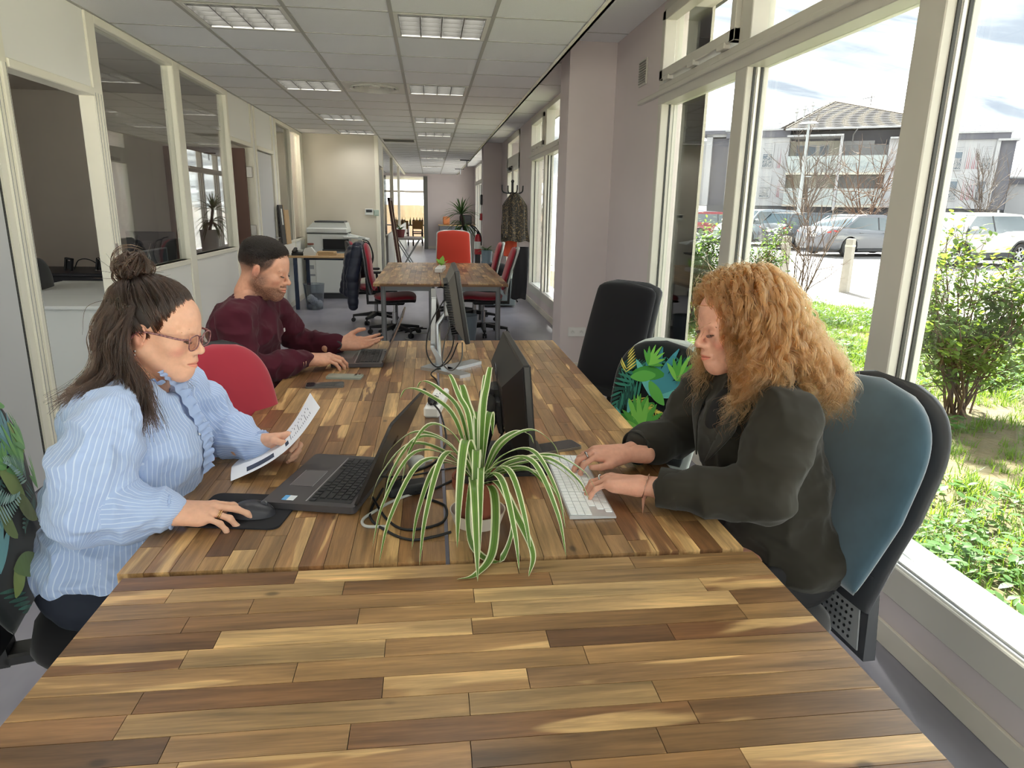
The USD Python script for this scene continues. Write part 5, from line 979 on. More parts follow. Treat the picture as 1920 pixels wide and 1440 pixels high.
def strap_leaf(pts, w, fold=.25, n=26):
    p = spline([V(*q) for q in pts], n); tt = np.gradient(p, axis=0); tt /= np.linalg.norm(tt, axis=1, keepdims=True); s = np.linspace(0, 1, n)
    h = unit((p[-1]-p[0])*V(1, 1, 0)); side = np.repeat(np.cross(h, V(0, 0, 1))[None], n, 0); side = side-tt*np.sum(side*tt, 1)[:, None]; side /= np.linalg.norm(side, axis=1, keepdims=True)+1e-9
    up = np.cross(side, tt); ww = w*np.minimum(1, .45+2.2*s)*(1-s**3.2)**.8
    cols = [(-1, fold), (-.5, fold*.35), (0, 0), (.5, fold*.35), (1, fold)]
    v = np.stack([p+side*(ww*a)[:, None]+up*(ww*b)[:, None] for a, b in cols], 1).reshape(-1, 3); uv = np.stack([np.tile([0, .25, .5, .75, 1], n), np.repeat(s, 5)], 1)
    i, j = np.meshgrid(np.arange(n-1), np.arange(4), indexing='ij'); q = np.stack([i*5+j, i*5+j+1, (i+1)*5+j+1, (i+1)*5+j], -1).reshape(-1, 4)
    return TM(v, np.vstack([q[:, [0, 1, 2]], q[:, [0, 2, 3]]]), process=False), uv
r = np.random.default_rng(17); R0 = V(0, 0, .105)
def arch(az, reach, top, end, side=0):
    d = V(math.cos(az), math.sin(az), 0); s = V(-d[1], d[0], 0); b = R0+d*.012
    return [b, b+d*reach*.25+V(0, 0, top*.75), b+d*reach*.6+V(0, 0, top)+s*side*.4, b+d*reach*.88+V(0, 0, (top+end)*.55)+s*side*.8, b+d*reach+V(0, 0, end)+s*side]
LV = [  # azimuth, reach, rise, end height relative to the crown, sideways drift
 (1.9, .10, .17, .20, 0), (2.35, .17, .20, .19, .02), (2.6, .20, .19, .17, 0), (2.2, .09, .19, .235, .01), (1.25, .06, .19, .235, 0), (1.0, .05, .22, .25, 0), (.9, .08, .15, .08, .02), (1.55, .07, .15, .09, 0),
 (3.3, .21, .12, -.02, .03), (3.6, .26, .10, -.09, .02), (3.9, .27, .09, -.105, -.02), (3.45, .17, .15, .02, 0), (4.15, .24, .11, -.095, .0), (4.35, .17, .13, -.08, .01), (3.1, .24, .09, -.06, 0), (3.75, .20, .07, -.09, .04), (2.9, .22, .11, .01, 0),
 (4.6, .13, .10, -.09, 0), (4.75, .20, .07, -.10, -.02), (4.95, .24, .06, -.10, .01), (5.15, .22, .07, -.10, 0), (4.5, .26, .05, -.101, .04), (5.45, .25, .09, -.10, .0), (5.7, .22, .10, -.06, -.02), (5.95, .25, .07, -.02, 0), (6.2, .27, .06, -.03, .02), (.25, .20, .11, .02, 0), (.05, .24, .04, -.05, 0), (.5, .15, .10, .06, 0), (5.85, .17, .04, -.05, .03), (6.05, .20, .03, -.085, 0)]
for az, reach, top, end, sd in LV:
    m_, uv = strap_leaf(arch(az, reach, top, end, sd), r.uniform(.0080, .0120)); part(t, 'leaf', m_, spider_m, smooth=True, uv=uv)
for pts in ([R0+V(0, -.02, -.005), V(-.02, -.06, .125), V(-.03, -.10, .06), V(-.02, -.135, .006), V(.02, -.20, .003), V(.05, -.17, .012), V(.07, -.11, .05), V(.05, -.06, .11)], [R0+V(.01, -.02, 0), V(.04, -.08, .13), V(.07, -.15, .09), V(.10, -.21, .03), V(.085, -.265, .004)], [R0, V(.03, -.09, .11), V(.02, -.18, .02), V(-.02, -.245, .003), V(-.06, -.262, .004)]):
    m_, uv = strap_leaf(pts, .0105, n=40); part(t, 'leaf', m_, spider_m, smooth=True, uv=uv)
# little planter on the far table
t = thing('small_planter', 'small white planter with a bright green sprout on the far table', 'planter', (.125, 8.05, TZ), -.1)
part(t, 'trough', cat(box(-.045, .045, -.32, .16, 0, .05, .006)), white_pl)
for k, (a, L, q) in enumerate(((.3, .10, .8), (2.4, .12, .9), (4.0, .09, .7), (1.4, .13, 1.2), (5.4, .08, .5))): part(t, 'leaf', leaves([L], [.035], [a], [q], [(0, .08, .05)], .2), mat('sprout_green', '8fc044', .5), smooth=True)
# ---------------------------------------------------------------- people: one continuous surface from smoothly joined rounded bones
def rotm(rx=0, ry=0, rz=0):
    T = trimesh.transformations; return (T.rotation_matrix(rz, (0, 0, 1))@T.rotation_matrix(ry, (0, 1, 0))@T.rotation_matrix(rx, (1, 0, 0)))[:3, :3]
def rc(a, ra, b, rb, k=.02, op=1):
    a, b = V(*a), V(*b); ab = b-a; L2 = ab@ab+1e-12; m = max(ra, rb)
    def f(p):
        q = p-a; t = np.clip(q@ab/L2, 0, 1); return np.linalg.norm(q-t[..., None]*ab, axis=-1)-(ra+t*(rb-ra))
    return f, np.minimum(a, b)-m, np.maximum(a, b)+m, k, op
def el(c, r, k=.02, op=1, R=None):
    c, r = V(*c), V(*r); m = r.max() if R is not None else r
    def f(p):
        q = p-c
        if R is not None: q = q@R
        k0 = np.linalg.norm(q/r, axis=-1); k1 = np.linalg.norm(q/(r*r), axis=-1)+1e-9; return k0*(k0-1)/k1
    return f, c-m, c+m, k, op
def half(n, d, k=.0):                                               # keep the side where n.p < d
    n = unit(n); return (lambda p: p@n-d), None, None, k, 2
def chain(pts, rad, k=.02): return [rc(pts[i], rad[i], pts[i+1], rad[i+1], k if i == 0 else min(k, .015)) for i in range(len(pts)-1)]
def solid(prims, h, pad=.012, disp=None, noisy=None):
    """signed-distance prims -> closed mesh by surface nets at spacing h"""
    B = [q for q in prims if q[1] is not None and q[4] == 1]; lo = np.min([q[1] for q in B], 0)-pad-2*h; hi = np.max([q[2] for q in B], 0)+pad+2*h
    n = np.ceil((hi-lo)/h).astype(int)+1; ax = [lo[i]+h*np.arange(n[i]) for i in range(3)]; D = np.full(n, .2, np.float64)
    def pts(sl): return np.stack(np.meshgrid(*[ax[i][sl[i]] for i in range(3)], indexing='ij'), -1)
    for f, a, b, k, op in prims:
        if a is None: sl = tuple(slice(0, n[i]) for i in range(3))
        else:
            mg = k+3*h+pad; i0 = np.clip(np.floor((a-mg-lo)/h).astype(int), 0, n-1); i1 = np.clip(np.ceil((b+mg-lo)/h).astype(int)+1, 1, n); sl = tuple(slice(i0[i], i1[i]) for i in range(3))
        d = f(pts(sl)); o = D[sl]
        if op == 1:
            if k > 0: g = np.clip(.5+.5*(o-d)/k, 0, 1); D[sl] = o*(1-g)+d*g-k*g*(1-g)
            else: D[sl] = np.minimum(o, d)
        else:
            d = -d if op == -1 else d
            if k > 0: g = np.clip(.5-.5*(o-d)/k, 0, 1); D[sl] = o*(1-g)+d*g+k*g*(1-g) if False else np.maximum(o, d)+.25*np.maximum(0, k-np.abs(o-d))**2/k
            else: D[sl] = np.maximum(o, d)
    if disp is not None:
        w = np.abs(D) < .05; D[w] += disp(pts(tuple(slice(0, n[i]) for i in range(3)))[w])
    return nets(D, lo, h)
def nets(D, lo, h):
    s = D < 0; n = D.shape; c = np.zeros([m-1 for m in n], np.int8)
    for dx, dy, dz in np.ndindex(2, 2, 2): c += s[dx:n[0]-1+dx, dy:n[1]-1+dy, dz:n[2]-1+dz]
    act = (c > 0) & (c < 8); idx = -np.ones(act.shape, np.int64); cells = np.argwhere(act); idx[act] = np.arange(len(cells))
    acc = np.zeros((len(cells), 3)); cnt = np.zeros(len(cells)); cor = list(np.ndindex(2, 2, 2))
    val = {q: D[cells[:, 0]+q[0], cells[:, 1]+q[1], cells[:, 2]+q[2]] for q in cor}
    for a in cor:
        for ax_ in range(3):
            if a[ax_]: continue
            b = list(a); b[ax_] = 1; b = tuple(b); va, vb = val[a], val[b]; m = (va < 0) != (vb < 0); t = np.where(m, va/np.where(m, va-vb, 1), 0)
            q = np.repeat(V(*a)[None], len(cells), 0); q[:, ax_] += t; acc[m] += q[m]; cnt[m] += 1
    v = lo+h*(cells+acc/cnt[:, None]); F = []
    for ax_ in range(3):
        u, w = (ax_+1) % 3, (ax_+2) % 3; sl0 = [slice(None)]*3; sl1 = [slice(None)]*3; sl0[ax_] = slice(0, -1); sl1[ax_] = slice(1, None)
        cr = s[tuple(sl0)] != s[tuple(sl1)]; e = np.argwhere(cr); ok = (e[:, u] > 0) & (e[:, w] > 0) & (e[:, u] < n[u]-1) & (e[:, w] < n[w]-1); e = e[ok]
        def at(du, dw): q = e.copy(); q[:, u] -= du; q[:, w] -= dw; return idx[q[:, 0], q[:, 1], q[:, 2]]
        q = np.stack([at(0, 0), at(1, 0), at(1, 1), at(0, 1)], 1); fl = s[tuple(e.T)]; q[~fl] = q[~fl][:, ::-1]; F.append(q)
    q = np.vstack(F); f = np.vstack([q[:, [0, 1, 2]], q[:, [0, 2, 3]]]); m = TM(v, f, process=False)
    if m.volume < 0: m = TM(v, f[:, ::-1], process=False)
    return m
def smooth_mesh(m, it=6): trimesh.smoothing.filter_taubin(m, lamb=.5, nu=.52, iterations=it); return m
def join(ms):
    try:
        r = man(ms[0])
        for m in ms[1:]: r = r+man(m)
        if r.volume() > 0: return tmm(r)
    except Exception: pass
    return cat(ms)
def xf(m, R, t, s=1): return TM((np.asarray(m.vertices)*s)@R.T+V(*t), m.faces, process=False)

HS = {}
def head_mesh(female=True, h=.0028, jaw=1.0, nose=1.0, lids=.8):
    """head in its own frame: origin between the ears, x to the face, y to its left, z up"""
    P = [el((-.012, 0, .036), (.097, .075, .080), .02), el((.030, 0, -.030), (.062, .056*jaw, .074), .03), el((.046, 0, .036), (.048, .060, .052), .03)]
    for s in (-1, 1):
        P += [rc((-.008, s*.050*jaw, -.042), .021, (.066, s*.012, -.097), .017, .025), el((.060, s*.040, -.022), (.024, .020, .018), .02), rc((.080, s*.040, .0165), .0085, (.090, s*.012, .0150), .0090, .012)]
    P += [el((.073, 0, -.099), (.019, .022 if not female else .019, .017), .02), rc((.086, 0, -.052), .018, (.084, 0, -.080), .016, .02)]
    for s in (-1, 1): P += [el((.0985, s*.0315, .0005), (.014, .0165, .0115), .010, -1)]
    P += [rc((.090, 0, .010), .0060, (.1095, 0, -.024), .0072, .009), el((.1095+.004*(nose-1), 0, -.0295), (.0115, .0115, .0100), .008)]
    for s in (-1, 1): P += [el((.0985, s*.0125, -.0345), (.0105, .0072, .0075), .006), el((.1040, s*.0062, -.0425), (.0060, .0042, .0042), .003, -1)]
    for s in (-1, 1):
        P += [rc((.0885, s*.0215, -.0645), .0040, (.1005, s*.004, -.0590), .0058, .007), rc((.0880, s*.0200, -.0660), .0038, (.0985, s*.003, -.0705), .0068, .007)]
        P += [rc((.1075, 0, -.0648), .0022, (.0915, s*.0250, -.0655), .0022, .003, -1)]
        P += [el((.0795, s*.0320, .0005), (.0142, .0152, .0128), .004)]                      # closed or lowered lids over the eye
        E = rotm(0, .18, s*.35)
        P += [el((-.004, s*.0745, -.006), (.0185, .0075, .0310), .006, 1, E), el((.003, s*.0825, -.002), (.0105, .0060, .0190), .004, -1, E)]
    P += [rc((-.030, 0, -.030), .052, (-.045, 0, -.115), .054 if female else .060, .03), rc((.030, 0, -.085), .026, (-.010, 0, -.115), .040, .03)]
    return smooth_mesh(solid(P, h), 3)
def hand_mesh(side, curls, splay=(.10, .02, -.06, -.16), thumb=((.020, .024, -.008), (.048, .044, -.016), (.078, .050, -.020), (.102, .044, -.024)), s=1.0, r=.0082, h=.0022, roll=()):
    """hand in its own frame: wrist at the origin, fingers along x, back of the hand +z, thumb on the side*y side; curls: (knuckle, middle, end) bends for index..little finger"""
    base = [(.088, .027, .003), (.093, .008, .005), (.088, -.012, .003), (.079, -.030, -.001)]; ln = [(.042, .026, .021), (.047, .029, .022), (.043, .027, .021), (.034, .021, .019)]
    P = [rc((-.07, .010, 0), .024, (0, .012, 0), .019, .01), rc((-.07, -.010, 0), .024, (0, -.010, 0), .018, .02)]
    for (x, y, z) in base: P.append(rc((.004, y*.45, -.001), .0170, (x-.006, y, z-.004), .0118, .018))
    P.append(rc((.012, .014, -.006), .017, (.045, .030, -.011), .013, .018))                  # ball of the thumb
    P.append(rc((.010, -.016, -.006), .014, (.060, -.029, -.007), .012, .018))
    for i in range(4):
        p = V(*base[i]); a = 0; sp = splay[i]; rr = r*(1, 1.03, .98, .86)[i]
        for j in range(3):
            a += curls[i][j]; d = V(math.cos(a)*math.cos(sp), math.cos(a)*math.sin(sp), -math.sin(a)); q = p+d*ln[i][j]
            P.append(rc(p, rr*(1.06, .97, .88)[j], q, rr*(.97, .88, .74)[j], .006 if j else .008)); p = q
    t = thumb; P += [rc(t[0], .0135, t[1], .0112, .016), rc(t[1], .0108, t[2], .0098, .004), rc(t[2], .0098, t[3], .0076, .004)]
    m = smooth_mesh(solid(P, h), 3); v = np.asarray(m.vertices)*s; v[:, 1] *= side
    return TM(v, m.faces if side > 0 else m.faces[:, ::-1], process=False)
def hand_frame(fwd, back):
    x = unit(fwd); z = unit(V(*back)-x*(V(*back)@x)); y = np.cross(z, x); return np.stack([x, y, z], 1)
def nails(t, curls, side, R, o, s, m_, splay=(.10, .02, -.06, -.16), r=.0082): pass
def skin_mat(name, c):
    return graph(name, dict(a=('attribute', dict(attribute='tone')), n=('noise_texture', dict(scale=70, detail=4)), g=('geometry', {}), mr=('map_range', dict(from_min=.3, from_max=.7, to_min=.93, to_max=1.05)), cc=('combine_xyz', {}), mu=('mix_color', dict(blend_type='multiply', fac=1.0, use_clamp=False)), m2=('mix_color', dict(blend_type='multiply', fac=1.0, b=srgb(c), use_clamp=False)),
        p=('principled_bsdf', dict(roughness=.46, specular_ior_level=.38, subsurface_weight=.12, subsurface_radius=(1, .35, .2), subsurface_scale=.006)), b=('bump', dict(strength=.12, distance=.0006)), n2=('noise_texture', dict(scale=420, detail=2))),
        [('g.position', 'n.vector'), ('n.fac', 'mr.value'), ('mr.result', 'cc.x'), ('mr.result', 'cc.y'), ('mr.result', 'cc.z'), ('a.color', 'mu.a'), ('cc.vector', 'mu.b'), ('mu.result', 'm2.a'), ('m2.result', 'p.base_color'), ('g.position', 'n2.vector'), ('n2.fac', 'b.height'), ('b.normal', 'p.normal')], 'p.BSDF')
def ss(a, b, x): t = np.clip((x-a)/(b-a), 0, 1); return t*t*(3-2*t)
def tone_body(prim, verts, R, t, lip=(1.0, .62, .62), blush=.10, beard=None, scalp=None, brow=None):
    """skin colours: lips, cheeks, stubble, darker eye sockets and mouth line; given per vertex"""
    q = (np.asarray(verts)-V(*t))@R; c = np.ones((len(q), 3)); x, y, z_ = q.T; hd = (np.abs(y) < .1) & (z_ > -.16) & (z_ < .13) & (x > -.12) & (x < .13)
    up = z_ > -.0648; yy = np.clip(np.abs(y)/.0235, 0, 1); hh = np.where(up, (.0075-.002*ss(.004, 0, np.abs(y)))*(1-yy**1.6), .0095*(1-yy**2)); L = hd*ss(1.15, .85, np.abs(z_+.0648)/np.maximum(hh, 1e-4))*(np.abs(y) < .0235)*ss(.080, .086, x); c += L[:, None]*(np.array(lip)-1)
    ml = hd*ss(.0016, .0006, np.abs(z_+.0650))*(np.abs(y) < .022)*(x > .088); c *= (1-.55*ml)[:, None]
    for s in (-1, 1):
        d = np.linalg.norm((q-V(.07, s*.042, -.030))/V(.03, .024, .024), axis=1); c += (hd*ss(1, .2, d)*blush)[:, None]*V(.3, -1.2, -.9)
        d = np.linalg.norm((q-V(-.004, s*.078, -.006))/V(.03, .02, .04), axis=1); c += (hd*ss(1, .4, d)*.14)[:, None]*V(.2, -1, -.8)
        d = np.linalg.norm((q-V(.093, s*.033, .002))/V(.014, .019, .012), axis=1); c += (hd*ss(1, .3, d)*.16)[:, None]*V(-.6, -1, -1)
        ly = ss(.0030, .0012, np.abs(z_+.0035-.02*(np.abs(y)-.033)))*ss(.013, .010, np.abs(np.abs(y)-.033))*(x > .086)*hd; c *= (1-.8*ly)[:, None]
    if beard is not None:
        nz = meshkit.noise(q*420, 3); w = hd*ss(-.150, -.118, z_)*np.maximum(ss(-.050, -.066, z_+.25*np.maximum(0, x-.085))*ss(-.035, .0, x), ss(.03, -.01, np.abs(x-.012)-.022)*ss(.01, -.03, z_)*(np.abs(y) > .04))
        w = np.maximum(w, hd*ss(.0065, .003, np.abs(z_+.0505))*(np.abs(y) < .026)*(x > .08)); w = w*(1-L)*np.clip(.35+.9*nz, 0, 1)
        c = c*(1-w[:, None])+w[:, None]*np.array(beard)
    if scalp is not None:
        ed = x-np.interp(z_, [-.20, -.06, -.03, -.005, .010, .035, .060, .078, .090, .12], [-.05, -.02, .010, .020, .034, .056, .063, .070, .082, .2]); w = hd*ss(.006, -.008, ed)*ss(-.050, .035, z_+.10*np.minimum(0, x+.03))*np.clip(.75+.5*meshkit.noise(q*500, 5), 0, 1); ear = (np.abs(y) > .0755) & (x > -.03) & (x < .025) & (z_ < .028); w = np.where(ear, 0, w); c = c*(1-w[:, None])+w[:, None]*np.array(scalp)
    UsdGeom.PrimvarsAPI(prim).CreatePrimvar('tone', Sdf.ValueTypeNames.Color3fArray, 'vertex').Set(Vt.Vec3fArray.FromNumpy(np.clip(c, .02, 1.5).astype(np.float32)))
def hair_mat(name, c, c2, rough=.35, rnd=.25):
    return graph(name, dict(h=('hair_info', {}), r=('rgb_ramp', dict(ramp=[(0, srgb(c)), (1, srgb(c2))])), p=('principled_hair_bsdf', dict(model='Chiang', parametrization='Direct coloring', roughness=rough, radial_roughness=.5, random_color=rnd, random_roughness=.2)), ), [('h.intercept', 'r.fac'), ('r.color', 'p.color')], 'p.BSDF')
def taper(n, w, tip=.35): return w*(1-(1-tip)*np.linspace(0, 1, n)**2)
def clump(guide, k, spread, r, n=None, curl=0, wl=.07, ph=None, tip_spread=1.0, up=None):
    """k strands round one guide; curl: radius of the ringlets, wl their length"""
    g = np.asarray(guide); n = len(g); t = np.gradient(g, axis=0); t /= np.linalg.norm(t, axis=1, keepdims=True)+1e-9; a = np.cross(t, V(.3, .8, .5)); a /= np.linalg.norm(a, axis=1, keepdims=True)+1e-9; b = np.cross(t, a)
    L = np.r_[0, np.cumsum(np.linalg.norm(np.diff(g, axis=0), axis=1))]; s = L/L[-1]; ph = r.uniform(0, 6.28) if ph is None else ph; w = 2*PI*L/wl+ph; g2 = g+(a*np.cos(w)[:, None]+b*np.sin(w)[:, None])*(curl*np.minimum(1, s*3))[:, None]; out = []
    for _ in range(k):
        o = r.normal(0, 1, 2)*spread; z_ = np.cumsum(r.normal(0, spread*.16, (n, 2)), 0); f = (.55+.45*s*tip_spread)
        p = g2+a*(o[0]*f+z_[:, 0])[:, None]+b*(o[1]*f+z_[:, 1])[:, None]; m = max(4, int(n*r.uniform(.78, 1.0))); out.append(p[:m])
    return out
def cloth(name, c, rough=.85, stripes=None, bump=.2, c2=None, vary=.06, rib=None, sheen=.25):
    return mat('cloth_'+name, c, rough, spec=.2, sheen=sheen, vary=vary, vscale=14, bump=bump, bscale=700, bdist=.0005)
def folds(seed, amp, freq, sharp=1.0, dirs=None):
    """soft cloth folds: rounded ridges, gentle enough not to fold the surface over"""
    def f(p):
        q = p*freq if dirs is None else (p@dirs.T)*freq
        a = meshkit.fbm(q, 2, seed); rdg = 1-np.abs(2*meshkit.noise(q*1.3+5, seed+9)-1); return amp*((a-.5)*.9-sharp*(rdg*rdg-.33)*.55)
    return f
def hairline(HR, HO, dx=0):
    zz = [-.20, -.06, -.03, -.005, .010, .035, .060, .078, .090, .12]; xx = [-.03, -.02, .004, .014, .036, .050, .060, .072, .090, .2]
    return (lambda p: (lambda q: q[..., 0]-dx-np.interp(q[..., 2], zz, xx))((p-HO)@HR)), None, None, .003, 2
HZ, HX = [-.06, -.03, -.005, .010, .035, .060, .078, .088], [-.02, .004, .014, .036, .050, .060, .072, .082]

def wrinkle(m, f, it=1):
    """push the surface in and out along its normals"""
    v, fc = np.asarray(m.vertices), np.asarray(m.faces); n = np.zeros_like(v); fn = np.cross(v[fc[:, 1]]-v[fc[:, 0]], v[fc[:, 2]]-v[fc[:, 0]])
    for k in range(3): np.add.at(n, fc[:, k], fn)
    n /= np.linalg.norm(n, axis=1, keepdims=True)+1e-12; m2 = TM(v-n*f(v)[:, None], fc, process=False)
    return smooth_mesh(m2, it)
# ---------------------------------------------------------------- along the walls and in the rooms beyond
off_w = mat('copier_white', 'dfe2de', .45); off_d = mat('copier_dark', '3a3c3e', .45); navy_m = mat('table_leg_navy', '1f2f4a', .45); oak = mat('oak_top', 'c9a678', .5, vary=.15, vscale=12, stretch=(1, 8, 1)); kraft = mat('kraft_card', 'b79a72', .85); grey_cab = mat('cabinet_grey', '6d6d72', .5); leaf_dark = leaf_mat('yucca_leaves', '4d6b45', '5f8040', c2='38523a')
t = thing('photocopier', 'white office photocopier with a dark lid standing on a white cabinet by the back wall', 'photocopier', (-1.60, 11.42, .66))
part(t, 'body', cat(box(-.31, .31, -.26, .26, 0, .36, .01), box(-.31, -.08, -.262, -.24, .02, .34, .004)), off_w); part(t, 'scanner_deck', cat(box(-.32, .31, -.27, .27, .37, .45, .015), hull([(x, y, z) for x, z in ((-.30, .45), (.30, .45), (-.22, .53), (.28, .53)) for y in (-.22, .26)])), off_w); part(t, 'document_lid', box(-.20, .26, -.2, .25, .53, .555, .008), off_d); part(t, 'seam', box(-.315, .312, -.265, .265, .36, .37), off_d)
part(t, 'output_slot', box(-.07, .32, -.275, -.20, .12, .28), mat('slot_black', '141416', .6)); part(t, 'output_tray', box(-.08, .56, -.30, .1, .09, .12, .006), off_d); part(t, 'paper_tray', hull([(.30, y, .30) for y in (-.2, .2)]+[(.62, y, .20+.06) for y in (-.2, .2)]+[(.30, y, .34) for y in (-.2, .2)]+[(.62, y, .28) for y in (-.2, .2)]), off_w); part(t, 'control_arm', cat(box(.25, .48, -.33, -.2, .30, .325, .006), cyl((.3, -.2, .36), (.58, -.2, .30), .012, 8)), off_w)
t = thing('storage_cabinet', 'white low cabinet with a key lock under the photocopier', 'cabinet', (-1.58, 11.43, 0))
part(t, 'body', box(-.33, .36, -.27, .29, .09, .655, .004), off_w); part(t, 'plinth', box(-.31, .34, -.25, .28, 0, .09), off_d); part(t, 'door', box(-.22, .355, -.285, -.27, .10, .65, .003), off_w); part(t, 'lock', cat(cyl((.20, -.30, .42), (.20, -.284, .42), .012, 12), box(.195, .205, -.315, -.3, .40, .43)), chrome); part(t, 'notice', cat(box(-.32, -.25, -.274, -.27, .47, .53), box(-.325, -.235, -.274, -.27, .36, .39)), mat('notice_grey', '9a9da3', .6))
t = thing('side_table', 'narrow oak topped side table with dark blue legs along the left wall', 'table', (-1.62, 10.25, 0))
part(t, 'table_top', box(-.36, .46, -.30, .35, .73, .757, .004), oak)
for x, y in ((-.27, -.27), (-.20, .31), (.42, .31)): part(t, 'leg', box(x-.025, x+.025, y-.025, y+.025, 0, .73, .003), navy_m)
part(t, 'back_rail', box(-.25, .42, .29, .32, .66, .73), navy_m)
TT = .757
single('tape_dispenser', move(hull([(x, y, z) for x, z in ((-.09, 0), (.09, 0), (-.05, .10), (.04, .12), (.09, .05)) for y in (-.05, .05)]), (-1.72, 10.12, TT)), off_w, 'white wedge shaped desk dispenser on the side table', 'dispenser')
for k, (x, y, z, sx, sy, rz, lb) in enumerate(((-1.47, 10.2, 0, .26, .20, .1, 'lowest kraft envelope of the pile on the side table'), (-1.48, 10.21, .028, .24, .18, -.1, 'upper kraft box on the envelope pile on the side table'), (-1.25, 10.25, 0, .20, .15, .3, 'flat kraft sheet lying at the right end of the side table'))):
    single('kraft_envelope', move(box(-sx/2, sx/2, -sy/2, sy/2, 0, .026 if k < 2 else .008, .004), (x, y, TT+z), rz=rz), kraft, lb, 'envelope')
t = thing('jar', 'clear jar with a reddish lid at the back of the side table', 'jar', (-1.74, 10.42, TT)); part(t, 'glass', lathe([(0, 0), (.05, 0), (.052, .12), (.04, .13), (.038, .13), (.048, .115), (.046, .004), (0, .004)], 20), glass_in, smooth=30); part(t, 'lid', lathe([(0, .13), (.045, .13), (.045, .155), (0, .158)], 20), mat('lid_brown', '7d4a3a', .5))
t = thing('desk_telephone', 'dark desk telephone at the left end of the side table', 'telephone', (-1.87, 10.14, TT)); part(t, 'base', hull([(x, y, z) for x in (-.08, .08) for y, z in ((-.09, 0), (.09, 0), (-.09, .03), (.09, .07))]), key_black); part(t, 'handset', move(rbox(.05, .20, .035, .015), (-.05, 0, .07), rx=.2), key_black, smooth=40); part(t, 'display', box(-.0, .06, -.02, .05, .046, .075), off_w)
t = thing('leaning_board', 'tall dark framed board with a white label leaning on the left wall glazing', 'board', (-1.955, 9.62, .93)); part(t, 'panel', move(box(-.012, .012, -.11, .13, 0, .52, .003), ry=-.05), mat('board_dark', '3d3a38', .6)); part(t, 'frame_edge', move(box(-.016, .016, .13, .15, 0, .52), ry=-.05), oak); part(t, 'label', move(box(.012, .0135, -.02, .06, .26, .47), ry=-.05), off_w)
single('leaning_board', move(box(-.012, .012, -.14, .14, 0, .46, .003), (-1.95, 9.92, .925), ry=-.04), oak, 'plain wooden board leaning on the glazing behind the dark framed board', 'board')
t = thing('waste_bin', 'clear plastic waste bin with crumpled paper beside the white cabinet', 'bin', (-1.66, 10.02, 0)); part(t, 'bucket', lathe([(0, 0), (.115, 0), (.15, .36), (.155, .36), (.155, .365), (.147, .365), (.112, .006), (0, .006)], 28), pane_mat('bin_plastic', (.72, .75, .78), f0=.08), smooth=30)
for k in range(5): part(t, 'crumpled_paper', trimesh.Trimesh(*(lambda m: (m.vertices*(1+.35*(meshkit.noise(m.vertices*60+k*9)-.5))[:, None]+V(.06*math.cos(k*2), .06*math.sin(k*2.3), .07+.045*(k % 3)), m.faces))(trimesh.creation.icosphere(2, .055))), mat('crumpled_white', 'd9dade', .8))
t = thing('thermostat', 'white wall thermostat with a dark display on the cream back wall', 'thermostat', (-.99, 11.75, 1.36)); part(t, 'case', box(-.065, .065, -.03, 0, -.05, .05, .006), off_w); part(t, 'display', box(-.048, .048, -.033, -.028, -.005, .035), off_d)
t = thing('light_switch', 'pale green wall switch just right of the thermostat', 'switch', (-.87, 11.75, 1.345)); part(t, 'plate', box(-.045, .04, -.012, 0, -.05, .05, .004), mat('switch_green', 'b9cabd', .4)); part(t, 'rocker', box(-.03, .025, -.018, -.012, -.03, .03, .003), _mats['switch_green'])
t = thing('wall_socket', 'white double wall socket low on the pilaster left of the black chair', 'socket', (1.335, 6.05, .375)); part(t, 'plate', box(-.083, .083, -.012, 0, -.043, .043, .004), white_pl)
for x in (-.04, .04): so = part(t, 'socket_ring', frame(lathe([(.019, 0), (.022, 0), (.022, .003), (.018, .003), (.015, 0), (0, -.001), (0, -.004), (.019, 0)], 20), (x, -.012, 0), (1, 0, 0), (0, 0, 1), (0, -1, 0)), white_pl); part(so, 'socket_pins', cat(*[cyl((x+d, -.0105, e), (x+d, -.0135, e), .0025, 8) for d, e in ((-.007, 0), (.007, 0), (0, .008))]), key_black)
# coat stand with the leopard coat
def drape(path, w0, seed, thick_=.05, nfold=7, amp=.018, n=40, m=60, top=.25):
    """a hanging garment: stack of wavy rings along path (z), half width by w0(s)"""
    r = np.random.default_rng(seed); ph = r.uniform(0, 6.28, 4)
    def f(u, v):
        a = u*2*PI; p = spline(path, 80)[(v*79).astype(int)]; w = np.array([w0(q) for q in v]); d = thick_*(.6+.5*v)
        q = 1+0*a; wav = amp*v**.7*(np.sin(nfold*a+ph[0]+2*v)+.5*np.sin((nfold*2-1)*a+ph[1]-3*v)); return p+np.stack([np.cos(a)*(w+wav), np.sin(a)*(d+wav), .01*np.sin(a*5+ph[2])*v], 1)
    g = grid(f, m, n); return g
t = thing('coat_stand', 'black coat stand with curved hooks by the right wall', 'coat stand', (1.30, 11.0, 0))
part(t, 'pole', cyl((0, 0, .04), (0, 0, 1.86), .018, 12), black_pl); part(t, 'finial', move(trimesh.creation.icosphere(2, .026), (0, 0, 1.87)), black_pl, smooth=True)
for k in range(4):
    a = .3+k*PI/2; d = V(math.cos(a), math.sin(a), 0); part(t, 'hook', tube(spline([V(0, 0, 1.70), d*.10+V(0, 0, 1.69), d*.17+V(0, 0, 1.72), d*.18+V(0, 0, 1.81)], 14), .011, 8), black_pl, smooth=True); part(t, 'foot', tube(spline([V(0, 0, .10), d*.16+V(0, 0, .07), d*.27+V(0, 0, .015)], 10), .012, 8), black_pl, smooth=True)
